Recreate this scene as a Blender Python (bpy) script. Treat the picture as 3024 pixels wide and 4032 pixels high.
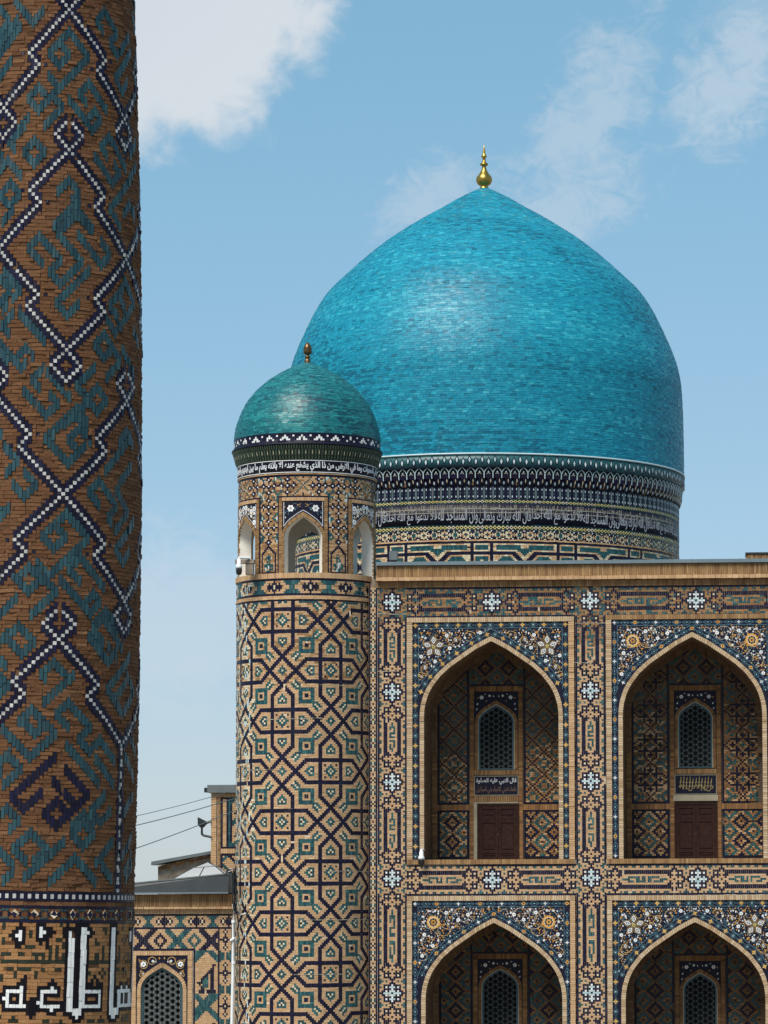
import bpy, bmesh, math, random
import numpy as np
from mathutils import Vector, Matrix
random.seed(11)
rng = np.random.default_rng(11)
scene = bpy.context.scene
for _o in list(bpy.data.objects):
    bpy.data.objects.remove(_o)
COL = scene.collection
PI = math.pi
R = math.radians

# ------------------------------------------------------------------ camera
IW, IH, FPX = 3024.0, 4032.0, 13150.0          # photograph size and focal length in photo pixels
PITCH, YAW, ROLL = R(4.4), R(3.0), -0.004
PX = 2900 - FPX * math.tan(YAW)
PY = 3500 - FPX * math.tan(PITCH)
CAM = Vector((12.74, -118.0, 9.46))
CM = (Matrix.Rotation(YAW, 3, 'Z') @ Matrix.Rotation(PI / 2 + PITCH, 3, 'X') @ Matrix.Rotation(ROLL, 3, 'Z'))
cam_data = bpy.data.cameras.new('camera')
cam = bpy.data.objects.new('camera', cam_data)
COL.objects.link(cam)
cam.matrix_world = Matrix.Translation(CAM) @ CM.to_4x4()
cam_data.sensor_fit = 'AUTO'
cam_data.sensor_width = 36.0
cam_data.lens = FPX / IH * 36.0
cam_data.shift_x = (IW / 2 - PX) / IH
cam_data.shift_y = (PY - IH / 2) / IH
cam_data.clip_start = 1.0
cam_data.clip_end = 6000.0
scene.camera = cam


def ray(px, py):
    return CM @ Vector(((px - PX) / FPX, (PY - py) / FPX, -1.0))


def at(px, py, Y=0.0):
    d = ray(px, py)
    t = (Y - CAM.y) / d.y
    return CAM + d * t


def ax(px, py=3000.0, Y=0.0):
    return at(px, py, Y).x


def az(py, px=1930.0, Y=0.0):
    return at(px, py, Y).z


_CMI = np.array(CM.transposed())
_CL = np.array(CAM)


def project(P):
    q = (P - _CL) @ _CMI.T
    return PX - FPX * q[..., 0] / q[..., 2], PY + FPX * q[..., 1] / q[..., 2]


# ------------------------------------------------------------------ world, sun, exposure
EXPOSURE = 0.45
SUN_EL, SUN_AZ = 54.0, -25.0      # azimuth: degrees to the right of the direction from facade towards the camera
world = bpy.data.worlds.new('World')
scene.world = world
world.use_nodes = True
NT = world.node_tree
NT.nodes.clear()


def wn(kind, **kw):
    n = NT.nodes.new(kind)
    for k, v in kw.items():
        setattr(n, k, v)
    return n


def wl(a, b):
    NT.links.new(a, b)


def wmath(op, a, b=None, c=None, clamp=False):
    n = wn('ShaderNodeMath', operation=op, use_clamp=clamp)
    for i, v in enumerate((a, b, c)):
        if v is None:
            continue
        if isinstance(v, (int, float)):
            n.inputs[i].default_value = v
        else:
            wl(v, n.inputs[i])
    return n.outputs[0]


w_out = wn('ShaderNodeOutputWorld')
w_bg = wn('ShaderNodeBackground')
w_sky = wn('ShaderNodeTexSky')
w_sky.sky_type = 'NISHITA'
w_sky.sun_disc = False
w_sky.sun_elevation = R(SUN_EL)
w_sky.air_density = 1.0
w_sky.dust_density = 0.3
w_sky.ozone_density = 2.5
sun_dir = Vector((math.sin(R(SUN_AZ)) * math.cos(R(SUN_EL)), -math.cos(R(SUN_AZ)) * math.cos(R(SUN_EL)), math.sin(R(SUN_EL))))
w_sky.sun_rotation = math.atan2(sun_dir.x, sun_dir.y)
w_bg.inputs['Strength'].default_value = 0.10
w_tc = wn('ShaderNodeTexCoord')
DIRV = w_tc.outputs['Generated']
w_tint = wn('ShaderNodeMix', data_type='RGBA', blend_type='MULTIPLY')
w_tint.inputs[0].default_value = 1.0
wl(w_sky.outputs[0], w_tint.inputs[6])
SKY_TINT = (0.92, 1.06, 1.16, 1)
w_tint.inputs[7].default_value = SKY_TINT


def wnoise(scale, detail, rough, dist=0.0, off=(0, 0, 0), sc=(1, 1, 1)):
    mp = wn('ShaderNodeMapping')
    mp.inputs['Location'].default_value = off
    mp.inputs['Scale'].default_value = sc
    wl(DIRV, mp.inputs[0])
    n = wn('ShaderNodeTexNoise')
    n.inputs['Scale'].default_value = scale
    n.inputs['Detail'].default_value = detail
    n.inputs['Roughness'].default_value = rough
    n.inputs['Distortion'].default_value = dist
    wl(mp.outputs[0], n.inputs['Vector'])
    return n.outputs[0]


def wdot(v):
    n = wn('ShaderNodeVectorMath', operation='DOT_PRODUCT')
    wl(DIRV, n.inputs[0])
    n.inputs[1].default_value = v
    return n.outputs['Value']


n_big = wnoise(16.0, 7.0, 0.55, 0.3, (3.1, 0.4, 1.7))
n_fine = wnoise(60.0, 8.0, 0.62, 0.4, (0.3, 2.1, 5.2))
n_glob = wnoise(3.2, 5.0, 0.5, 0.0, (0.9, 4.4, 0.2), (1, 1, 2.2))
n_wisp = wnoise(95.0, 9.0, 0.66, 1.2, (1.3, 7.1, 0.2), (1, 1, 1.5))
n_sum2 = wmath('ADD', wmath('MULTIPLY', n_fine, 0.5), wmath('MULTIPLY', n_wisp, 0.5))
n_sum = wmath('ADD', wmath('MULTIPLY', n_big, 0.6), wmath('MULTIPLY', n_fine, 0.4))
# (photo x, photo y, half width, half height, tilt, density, noise share, softness)
CLOUDS = [
    (760, 60, 520, 530, -20, 1.00, 1.3, 0.42),
    (420, 120, 460, 470, 0, 1.00, 1.2, 0.45),
    (380, -150, 760, 560, 0, 1.00, 0.8, 0.5),
    (2330, 480, 430, 170, 66, 0.40, 3.2, 1.4),
    (2900, 270, 300, 190, 50, 0.50, 2.8, 1.3),
    (2230, 800, 330, 170, 40, 0.38, 3.2, 1.3),
    (1700, 770, 220, 120, 30, 0.36, 2.8, 1.2),
    (650, 2450, 560, 330, 0, 0.36, 1.6, 1.0),
    (2950, 60, 260, 110, 10, 0.22, 2.2, 0.9),
]
cover = None
for (cx_, cy_, hw, hh, tilt, dens, ns, soft) in CLOUDS:
    c = ray(cx_, cy_).normalized()
    rx = (ray(cx_ + 10, cy_).normalized() - c).normalized()
    up = rx.cross(c)
    up = -up if up.z < 0 else up
    ca, sa = math.cos(R(tilt)), math.sin(R(tilt))
    a_ = rx * ca + up * sa
    b_ = up * ca - rx * sa
    da = wmath('MULTIPLY', wdot(a_), FPX / hw)
    db = wmath('MULTIPLY', wdot(b_), FPX / hh)
    # the blob sits round direction c
    da = wmath('SUBTRACT', da, c.dot(a_) * FPX / hw)
    db = wmath('SUBTRACT', db, c.dot(b_) * FPX / hh)
    rr = wmath('SQRT', wmath('ADD', wmath('MULTIPLY', da, da), wmath('MULTIPLY', db, db)))
    front = wmath('GREATER_THAN', wdot(c), 0.5)
    rr = wmath('ADD', rr, wmath('MULTIPLY', wmath('SUBTRACT', n_sum if dens > .9 else n_sum2, 0.5), ns * 1.6))
    m = wmath('DIVIDE', wmath('SUBTRACT', 1.0 + soft * 0.35, rr), soft, clamp=True)
    m = wmath('SMOOTH_MIN', m, 1.0, 0.2)
    m = wmath('MULTIPLY', wmath('MULTIPLY', m, m), wmath('SUBTRACT', 3.0, wmath('MULTIPLY', m, 2.0)))
    m = wmath('MULTIPLY', wmath('MULTIPLY', m, dens), front, clamp=True)
    cover = m if cover is None else wmath('MAXIMUM', cover, m)
# loose clouds over the rest of the sky
g = wmath('MULTIPLY', wmath('SUBTRACT', n_glob, 0.52), 4.0, clamp=True)
outside = wmath('LESS_THAN', wdot(ray(1512, 1800).normalized()), 0.95)
g = wmath('MULTIPLY', wmath('MULTIPLY', g, 0.75), outside)
cover = wmath('MAXIMUM', cover, g)
w_cl = wn('ShaderNodeMix', data_type='RGBA')
wl(cover, w_cl.inputs[0])
# hazy air: the sky varies less from horizon to zenith than the clear model
w_sep = wn('ShaderNodeSeparateColor')
wl(w_tint.outputs[2], w_sep.inputs[0])
w_com = wn('ShaderNodeCombineColor')
for i_, (a_, g_) in enumerate(((0.775, 0.711), (0.743, 0.449), (0.857, 0.51))):
    v_ = wmath('MULTIPLY', wmath('POWER', wmath('MULTIPLY', w_sep.outputs[i_], 0.1), g_), a_ * 10 / 2 ** EXPOSURE)
    wl(v_, w_com.inputs[i_])
wl(w_com.outputs[0], w_cl.inputs[6])
# cloud: lit tops, slightly greyer where dense
w_shade = wn('ShaderNodeMix', data_type='RGBA')
wl(n_big, w_shade.inputs[0])
w_shade.inputs[6].default_value = (4.5, 5.0, 5.5, 1)
w_shade.inputs[7].default_value = (5.2, 5.55, 5.9, 1)
wl(w_shade.outputs[2], w_cl.inputs[7])
wl(w_cl.outputs[2], w_bg.inputs['Color'])
wl(w_bg.outputs[0], w_out.inputs[0])

sun_data = bpy.data.lights.new('sun', 'SUN')
sun_data.energy = 4.0
sun_data.angle = R(30.0)
sun_data.color = (1.0, 0.94, 0.84)
sun = bpy.data.objects.new('sun', sun_data)
COL.objects.link(sun)
sun.location = (40, -60, 80)
sun.rotation_euler = (-sun_dir).to_track_quat('-Z', 'Y').to_euler()

scene.view_settings.view_transform = 'Standard'
scene.view_settings.look = 'None'
scene.view_settings.exposure = EXPOSURE
scene.view_settings.gamma = 1.0
scene.view_settings.use_curve_mapping = False
scene.cycles.max_bounces = 8
scene.cycles.diffuse_bounces = 5
scene.cycles.glossy_bounces = 3

# ------------------------------------------------------------------ materials
MATS = {}


def new_mat(name):
    m = bpy.data.materials.new(name)
    m.use_nodes = True
    MATS[name] = m
    return m, m.node_tree, m.node_tree.nodes['Principled BSDF']


def mnode(nt, kind, **kw):
    n = nt.nodes.new(kind)
    for k, v in kw.items():
        setattr(n, k, v)
    return n


def piece_mat(name, cols, rough=0.5, rvar=0.1, grime=(0.5, 0.4), grime_col=(0.1, 0.08, 0.06), bump=0.3, bscale=60.0, spec=0.5, nscale=1.2, grain=0.15, gscale=40.0, streak=None):
    """Glaze or brick: one colour per piece drawn from the ramp cols, large weathering, grain, bump."""
    m, nt, bs = new_mat(name)
    L = nt.links.new
    geo = mnode(nt, 'ShaderNodeNewGeometry')
    oi = mnode(nt, 'ShaderNodeObjectInfo')
    ad = mnode(nt, 'ShaderNodeMath', operation='ADD')
    L(geo.outputs['Random Per Island'], ad.inputs[0])
    L(oi.outputs['Random'], ad.inputs[1])
    fr = mnode(nt, 'ShaderNodeMath', operation='FRACT')
    L(ad.outputs[0], fr.inputs[0])
    rp = mnode(nt, 'ShaderNodeValToRGB')
    el = rp.color_ramp.elements
    while len(el) < len(cols):
        el.new(0.5)
    for i, c in enumerate(cols):
        el[i].position = i / max(1, len(cols) - 1)
        el[i].color = (*c, 1)
    L(fr.outputs[0], rp.inputs[0])
    # grain within the piece
    nz = mnode(nt, 'ShaderNodeTexNoise')
    nz.inputs['Scale'].default_value = gscale
    nz.inputs['Detail'].default_value = 3
    L(geo.outputs['Position'], nz.inputs['Vector'])
    gm = mnode(nt, 'ShaderNodeMapRange')
    gm.inputs[1].default_value = 0.3
    gm.inputs[2].default_value = 0.7
    gm.inputs[3].default_value = 1 - grain
    gm.inputs[4].default_value = 1 + grain
    L(nz.outputs[0], gm.inputs[0])
    mx = mnode(nt, 'ShaderNodeMix', data_type='RGBA', blend_type='MULTIPLY')
    mx.inputs[0].default_value = 1.0
    L(rp.outputs[0], mx.inputs[6])
    L(gm.outputs[0], mx.inputs[7])
    # weathering in large patches
    wz = mnode(nt, 'ShaderNodeTexNoise')
    wz.inputs['Scale'].default_value = nscale
    wz.inputs['Detail'].default_value = 5
    wz.inputs['Roughness'].default_value = 0.65
    if streak:
        sm = mnode(nt, 'ShaderNodeMapping')
        sm.inputs['Scale'].default_value = streak
        L(geo.outputs['Position'], sm.inputs[0])
        L(sm.outputs[0], wz.inputs['Vector'])
    else:
        L(geo.outputs['Position'], wz.inputs['Vector'])
    wm = mnode(nt, 'ShaderNodeMapRange')
    wm.inputs[1].default_value = grime[0]
    wm.inputs[2].default_value = grime[0] + 0.25
    wm.inputs[3].default_value = 0.0
    wm.inputs[4].default_value = grime[1]
    L(wz.outputs[0], wm.inputs[0])
    m2 = mnode(nt, 'ShaderNodeMix', data_type='RGBA')
    L(wm.outputs[0], m2.inputs[0])
    L(mx.outputs[2], m2.inputs[6])
    m2.inputs[7].default_value = (*grime_col, 1)
    L(m2.outputs[2], bs.inputs['Base Color'])
    rr = mnode(nt, 'ShaderNodeMapRange')
    rr.inputs[3].default_value = max(0.05, rough - rvar)
    rr.inputs[4].default_value = min(1, rough + rvar)
    L(fr.outputs[0], rr.inputs[0])
    ra = mnode(nt, 'ShaderNodeMath', operation='ADD', use_clamp=True)
    L(rr.outputs[0], ra.inputs[0])
    L(wm.outputs[0], ra.inputs[1])
    L(ra.outputs[0], bs.inputs['Roughness'])
    bs.inputs['Specular IOR Level'].default_value = spec
    if bump:
        bz = mnode(nt, 'ShaderNodeTexNoise')
        bz.inputs['Scale'].default_value = bscale
        bz.inputs['Detail'].default_value = 3
        L(geo.outputs['Position'], bz.inputs['Vector'])
        bp = mnode(nt, 'ShaderNodeBump')
        bp.inputs['Strength'].default_value = bump
        bp.inputs['Distance'].default_value = 0.02
        L(bz.outputs[0], bp.inputs['Height'])
        L(bp.outputs[0], bs.inputs['Normal'])
    return m


def plain_mat(name, col, rough=0.6, metal=0.0, var=0.25, scale=4.0, bump=0.15, spec=0.5):
    m, nt, bs = new_mat(name)
    L = nt.links.new
    geo = mnode(nt, 'ShaderNodeNewGeometry')
    nz = mnode(nt, 'ShaderNodeTexNoise')
    nz.inputs['Scale'].default_value = scale
    nz.inputs['Detail'].default_value = 6
    nz.inputs['Roughness'].default_value = 0.65
    L(geo.outputs['Position'], nz.inputs['Vector'])
    rp = mnode(nt, 'ShaderNodeValToRGB')
    rp.color_ramp.elements[0].position = 0.3
    rp.color_ramp.elements[1].position = 0.7
    rp.color_ramp.elements[0].color = (*[c * (1 - var) for c in col], 1)
    rp.color_ramp.elements[1].color = (*[min(1, c * (1 + var)) for c in col], 1)
    L(nz.outputs[0], rp.inputs[0])
    L(rp.outputs[0], bs.inputs['Base Color'])
    bs.inputs['Roughness'].default_value = rough
    bs.inputs['Metallic'].default_value = metal
    bs.inputs['Specular IOR Level'].default_value = spec
    if bump:
        bp = mnode(nt, 'ShaderNodeBump')
        bp.inputs['Strength'].default_value = bump
        bp.inputs['Distance'].default_value = 0.03
        L(nz.outputs[0], bp.inputs['Height'])
        L(bp.outputs[0], bs.inputs['Normal'])
    return m


BUFF = [(.385, .245, .130), (.455, .300, .168), (.41, .255, .145), (.50, .335, .195), (.40, .245, .122)]
piece_mat('buff_brick', BUFF, 0.85, 0.08, (0.50, 0.45), (.24, .135, .07), 0.5, 30, 0.2, 0.9)
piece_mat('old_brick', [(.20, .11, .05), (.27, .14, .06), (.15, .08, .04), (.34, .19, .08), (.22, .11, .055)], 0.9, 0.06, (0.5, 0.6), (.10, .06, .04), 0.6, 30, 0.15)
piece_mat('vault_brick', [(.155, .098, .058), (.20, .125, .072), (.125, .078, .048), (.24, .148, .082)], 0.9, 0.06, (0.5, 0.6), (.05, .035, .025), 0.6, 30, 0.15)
piece_mat('cornice_brick', [(.235, .135, .062), (.29, .172, .078), (.19, .105, .05), (.335, .21, .10), (.165, .085, .042)], 0.88, 0.06, (0.5, 0.5), (.14, .08, .045), 0.6, 30, 0.2)
piece_mat('voussoir_brick', [(.40, .295, .185), (.46, .345, .22), (.31, .205, .115), (.50, .39, .27)], 0.85, 0.06, (0.55, 0.5), (.28, .16, .08), 0.6, 30, 0.2)
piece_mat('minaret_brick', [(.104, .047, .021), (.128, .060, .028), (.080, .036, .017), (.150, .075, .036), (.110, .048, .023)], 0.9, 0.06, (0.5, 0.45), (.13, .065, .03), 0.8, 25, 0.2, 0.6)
piece_mat('script_brick', [(.27, .135, .055), (.33, .175, .075), (.22, .105, .042), (.30, .15, .065)], 0.9, 0.06, (0.5, 0.45), (.13, .065, .03), 0.6, 25, 0.2, 0.8)
piece_mat('navy_glaze', [(.006, .006, .017), (.008, .007, .022), (.011, .011, .034), (.007, .006, .016)], 0.34, 0.12, (0.6, 0.25), (.04, .04, .06), 0.12, 30, 0.16)
piece_mat('teal_glaze', [(.010, .058, .070), (.007, .040, .055), (.020, .090, .098), (.010, .052, .060), (.032, .120, .120)], 0.36, 0.14, (0.58, 0.45), (.06, .10, .09), 0.15, 30, 0.3)
piece_mat('minaret_teal', [(.015, .047, .060), (.010, .033, .045), (.022, .064, .077), (.012, .040, .052)], 0.32, 0.14, (0.6, 0.35), (.04, .04, .035), 0.2, 30, 0.3)
piece_mat('pale_glaze', [(.34, .47, .50), (.45, .55, .56), (.30, .43, .47), (.55, .62, .62)], 0.35, 0.1, (0.6, 0.3), (.4, .4, .36), 0.1, 30, 0.5)
piece_mat('white_glaze', [(.66, .67, .66), (.74, .74, .72), (.60, .62, .63), (.70, .69, .66)], 0.35, 0.12, (0.6, 0.3), (.42, .40, .36), 0.1, 30, 0.5)
piece_mat('aged_white', [(.36, .36, .35), (.44, .44, .42), (.30, .31, .31), (.40, .385, .36)], 0.4, 0.12, (0.55, 0.4), (.16, .14, .12), 0.1, 30, 0.3)
piece_mat('cream_tile', [(.58, .49, .33), (.50, .42, .28), (.62, .54, .38)], 0.5, 0.1, (0.6, 0.3), (.36, .28, .18), 0.1, 30, 0.4)
piece_mat('ochre_glaze', [(.50, .24, .04), (.58, .30, .06), (.42, .19, .035), (.55, .33, .09)], 0.35, 0.1, (0.6, 0.3), (.25, .13, .05), 0.1, 30, 0.5)
piece_mat('yellow_glaze', [(.55, .46, .14), (.48, .40, .14), (.60, .52, .22)], 0.35, 0.1, (0.6, 0.3), (.3, .28, .16), 0.1, 30, 0.5)
piece_mat('green_glaze', [(.035, .065, .045), (.05, .085, .055), (.028, .05, .04)], 0.4, 0.1, (0.55, 0.4), (.03, .03, .025), 0.2, 30, 0.5)
piece_mat('dark_green_glaze', [(.018, .022, .014), (.022, .028, .018)], 0.4, 0.1, (0.6, 0.3), (.03, .03, .025), 0.1, 30, 0.2)
piece_mat('black_glaze', [(.006, .005, .008), (.008, .007, .010)], 0.4, 0.1, (0.6, 0.2), (.02, .02, .02), 0.1, 30, 0.12)
TURQ = [(.009, .205, .300), (.007, .175, .270), (.012, .235, .330), (.006, .150, .240), (.010, .215, .305)]
piece_mat('turquoise_glaze', TURQ, 0.46, 0.1, (0.60, 0.30), (.02, .12, .15), 0.08, 12, 0.20, 0.8, 0.10, 6.0, (2.6, 2.6, .32))
piece_mat('small_dome_pale', [(.012, .165, .18), (.02, .19, .20)], 0.40, 0.1, (0.60, 0.25), (.02, .10, .11), 0.08, 12, 0.3, 1.2, 0.1, 6.0, (3, 3, .5))
piece_mat('small_dome_deep', [(.005, .065, .085), (.004, .05, .07)], 0.40, 0.1, (0.60, 0.3), (.01, .05, .06), 0.08, 12, 0.3, 1.2, 0.1, 6.0, (3, 3, .5))
piece_mat('turquoise_pale', [(.020, .265, .350), (.014, .235, .325), (.035, .30, .38)], 0.42, 0.1, (0.60, 0.25), (.03, .15, .18), 0.08, 12, 0.22, 0.8, 0.10, 6.0, (2.6, 2.6, .32))
piece_mat('turquoise_deep', [(.006, .130, .20), (.005, .105, .175), (.008, .155, .22)], 0.46, 0.1, (0.60, 0.35), (.015, .08, .11), 0.08, 12, 0.20, 0.8, 0.10, 6.0, (2.6, 2.6, .32))
piece_mat('small_dome_glaze', [(.008, .125, .145), (.006, .095, .115), (.012, .155, .17), (.005, .07, .09)], 0.40, 0.1, (0.60, 0.35), (.015, .09, .10), 0.08, 12, 0.32, 1.2, 0.1, 6.0, (3, 3, .5))
plain_mat('mortar', (.42, .33, .24), 0.95, 0, 0.3, 6, 0.3, 0.1)
plain_mat('minaret_mortar', (.10, .055, .03), 0.95, 0, 0.3, 6, 0.3, 0.1)
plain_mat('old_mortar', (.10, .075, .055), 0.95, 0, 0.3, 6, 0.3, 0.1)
plain_mat('dome_mortar', (.03, .16, .20), 0.8, 0, 0.2, 3, 0.2, 0.3)
plain_mat('plaster', (.72, .69, .63), 0.9, 0, 0.08, 1.5, 0.15, 0.2)
plain_mat('panel_navy', (.006, .006, .018), 0.5, 0, 0.3, 3, 0.05, 0.2)
plain_mat('panel_black', (.010, .009, .012), 0.4, 0, 0.3, 3, 0.05)
plain_mat('text_pale', (.30, .32, .36), 0.5, 0, 0.3, 3, 0.0)
plain_mat('text_white', (.55, .57, .60), 0.4, 0, 0.15, 3, 0.0)
plain_mat('text_cream', (.45, .42, .30), 0.4, 0, 0.2, 3, 0.0)
plain_mat('text_brown_pale', (.26, .24, .19), 0.5, 0, 0.3, 3, 0.0)
plain_mat('text_brown', (.17, .09, .055), 0.5, 0, 0.2, 3, 0.0)
plain_mat('text_gold', (.36, .27, .10), 0.5, 0, 0.2, 3, 0.0)
plain_mat('vine_ochre', (.40, .25, .09), 0.4, 0, 0.2, 3, 0.0)
plain_mat('vine_pale', (.38, .30, .24), 0.4, 0, 0.2, 3, 0.0)
plain_mat('vine_blue', (.06, .14, .20), 0.4, 0, 0.2, 3, 0.0)
plain_mat('line_teal', (.045, .115, .145), 0.4, 0, 0.2, 3, 0.0)
plain_mat('gold', (.36, .24, .05), 0.32, 0.85, 0.35, 5, 0.05)
plain_mat('bronze', (.11, .065, .025), 0.35, 0.7, 0.4, 8, 0.1)
plain_mat('dark_metal', (.022, .027, .030), 0.45, 0.3, 0.25, 2, 0.05)
plain_mat('grey_metal', (.13, .15, .155), 0.45, 0.4, 0.15, 2, 0.05)
plain_mat('flashing_metal', (.17, .215, .235), 0.4, 0.5, 0.12, 1.5, 0.05)
plain_mat('skylight_panel', (.33, .34, .35), 0.5, 0, 0.1, 1, 0.05)
plain_mat('white_plastic', (.70, .72, .73), 0.35, 0, 0.05, 3, 0.0)
plain_mat('black_plastic', (.012, .012, .013), 0.3, 0, 0.1, 3, 0.0)
plain_mat('dark_wood', (.030, .013, .010), 0.6, 0, 0.35, 9, 0.25, 0.12)
plain_mat('wire', (.10, .16, .19), 0.6, 0, 0.1, 3, 0.0)
plain_mat('door_plaster', (.30, .27, .20), 0.9, 0, 0.2, 3, 0.2, 0.1)
plain_mat('rough_render', (.23, .19, .15), 0.95, 0, 0.5, 2.5, 0.5, 0.1)
plain_mat('dark_room', (.004, .004, .005), 0.9, 0, 0.2, 2, 0.0, 0.1)
plain_mat('lattice_bar', (.07, .09, .092), 0.6, 0, 0.2, 6, 0.0)
plain_mat('lattice_star', (.36, .39, .38), 0.6, 0, 0.3, 6, 0.0)
plain_mat('window_frame_teal', (.025, .065, .08), 0.5, 0, 0.2, 6, 0.0)
plain_mat('cream_line', (.34, .31, .23), 0.7, 0, 0.2, 6, 0.0)
plain_mat('paving', (.22, .19, .16), 0.9, 0, 0.25, 0.6, 0.1)

# ------------------------------------------------------------------ objects
THINGS = {}


def thing(name, label, cat, loc=(0, 0, 0), group=None):
    o = bpy.data.objects.new(name, None)
    COL.objects.link(o)
    o.location = loc
    o.empty_display_size = 0.5
    o['label'] = label
    o['category'] = cat
    if group:
        o['group'] = group
    return o


def org(p):
    """World position of a parent (no rotations or scales are used on parents)."""
    v = Vector((0, 0, 0))
    while p is not None:
        v += p.location
        p = p.parent
    return v


def raw_mesh(name, V, F, mats=('mortar',), mi=None, smooth=False):
    """Mesh from numpy: V (n,3); F (m,k) index array of equal-sided faces."""
    V = np.asarray(V, dtype=np.float32)
    F = np.asarray(F, dtype=np.int32)
    me = bpy.data.meshes.new(name)
    me.vertices.add(len(V))
    me.vertices.foreach_set('co', V.ravel())
    k = F.shape[1]
    me.loops.add(F.size)
    me.loops.foreach_set('vertex_index', F.ravel())
    me.polygons.add(len(F))
    me.polygons.foreach_set('loop_start', np.arange(0, F.size, k, dtype=np.int32))
    for m in mats:
        me.materials.append(MATS[m])
    if mi is not None:
        me.polygons.foreach_set('material_index', np.asarray(mi, dtype=np.int32))
    me.polygons.foreach_set('use_smooth', np.full(len(F), bool(smooth)))
    me.update(calc_edges=True)
    return me


def link(name, me, parent=None, kind=None):
    """World-space mesh -> object under parent."""
    o = bpy.data.objects.new(name, me)
    COL.objects.link(o)
    if parent is not None:
        o.parent = parent
        off = org(parent)
        o.location = (-off.x, -off.y, -off.z)
    if kind:
        o['kind'] = kind
    return o


def obj(name, bm, mat, parent=None, smooth=False, kind=None):
    bmesh.ops.recalc_face_normals(bm, faces=bm.faces)
    me = bpy.data.meshes.new(name)
    for f in bm.faces:
        f.smooth = smooth
    bm.to_mesh(me)
    bm.free()
    for m in (mat if isinstance(mat, (list, tuple)) else [mat]):
        me.materials.append(MATS[m])
    # keep the origin at the piece itself
    if len(me.vertices):
        co = np.empty(len(me.vertices) * 3, np.float32)
        me.vertices.foreach_get('co', co)
        co = co.reshape(-1, 3)
        c = (co.min(0) + co.max(0)) / 2
        me.vertices.foreach_set('co', (co - c).ravel())
        me.update()
    else:
        c = np.zeros(3)
    o = bpy.data.objects.new(name, me)
    COL.objects.link(o)
    off = org(parent) if parent is not None else Vector((0, 0, 0))
    if parent is not None:
        o.parent = parent
    o.location = Vector(c.tolist()) - off
    if kind:
        o['kind'] = kind
    return o


def tag(o, label, cat, group=None):
    o['label'] = label
    o['category'] = cat
    if group:
        o['group'] = group
    return o


def add_box(bm, x0, x1, y0, y1, z0, z1, mi=0):
    v = [bm.verts.new(p) for p in ((x0, y0, z0), (x1, y0, z0), (x1, y1, z0), (x0, y1, z0), (x0, y0, z1), (x1, y0, z1), (x1, y1, z1), (x0, y1, z1))]
    for f in ((0, 1, 5, 4), (1, 2, 6, 5), (2, 3, 7, 6), (3, 0, 4, 7), (4, 5, 6, 7), (3, 2, 1, 0)):
        bm.faces.new([v[i] for i in f]).material_index = mi
    return v


def add_tube(bm, pts, r, n=8, mi=0, caps=True):
    pts = [Vector(p) for p in pts]
    rings = []
    for i, p in enumerate(pts):
        d = (pts[min(i + 1, len(pts) - 1)] - pts[max(i - 1, 0)]).normalized()
        a = d.cross(Vector((0, 0, 1)))
        if a.length < 1e-3:
            a = Vector((1, 0, 0))
        a.normalize()
        b = d.cross(a)
        rad = r[i] if isinstance(r, (list, tuple)) else r
        rings.append([bm.verts.new(p + (a * math.cos(2 * PI * k / n) + b * math.sin(2 * PI * k / n)) * rad) for k in range(n)])
    for q in range(len(rings) - 1):
        for k in range(n):
            bm.faces.new((rings[q][k], rings[q][(k + 1) % n], rings[q + 1][(k + 1) % n], rings[q + 1][k])).material_index = mi
    if caps:
        bm.faces.new(rings[0][::-1]).material_index = mi
        bm.faces.new(rings[-1]).material_index = mi


def add_lathe(bm, cx, cy, prof, n=48, mi=0, a0=0.0, a1=2 * PI):
    """prof: list of (radius, z). Full circle when a1-a0 = 2pi."""
    full = abs(a1 - a0 - 2 * PI) < 1e-6
    m = n if full else n + 1
    rings = []
    for (r, z) in prof:
        if r < 1e-5:
            rings.append([bm.verts.new((cx, cy, z))])
        else:
            rings.append([bm.verts.new((cx + r * math.sin(a0 + (a1 - a0) * k / n), cy - r * math.cos(a0 + (a1 - a0) * k / n), z)) for k in range(m)])
    for A, B in zip(rings, rings[1:]):
        for k in range(n):
            k2 = (k + 1) % m
            if len(A) == 1 and len(B) == 1:
                continue
            if len(A) == 1:
                bm.faces.new((A[0], B[k2], B[k])).material_index = mi
            elif len(B) == 1:
                bm.faces.new((A[k], A[k2], B[0])).material_index = mi
            else:
                bm.faces.new((A[k], A[k2], B[k2], B[k])).material_index = mi


# ------------------------------------------------------------------ pieces (tiles and bricks)
# Every tile and brick is a small block. Pieces of a thing are gathered; the 300 of each kind that show
# largest become objects of their own, the rest one part of kind 'stuff'.
PIECES = {}
BOXF = np.array([[0, 1, 2, 3], [0, 4, 5, 1], [1, 5, 6, 2], [2, 6, 7, 3], [3, 7, 4, 0]])


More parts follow.
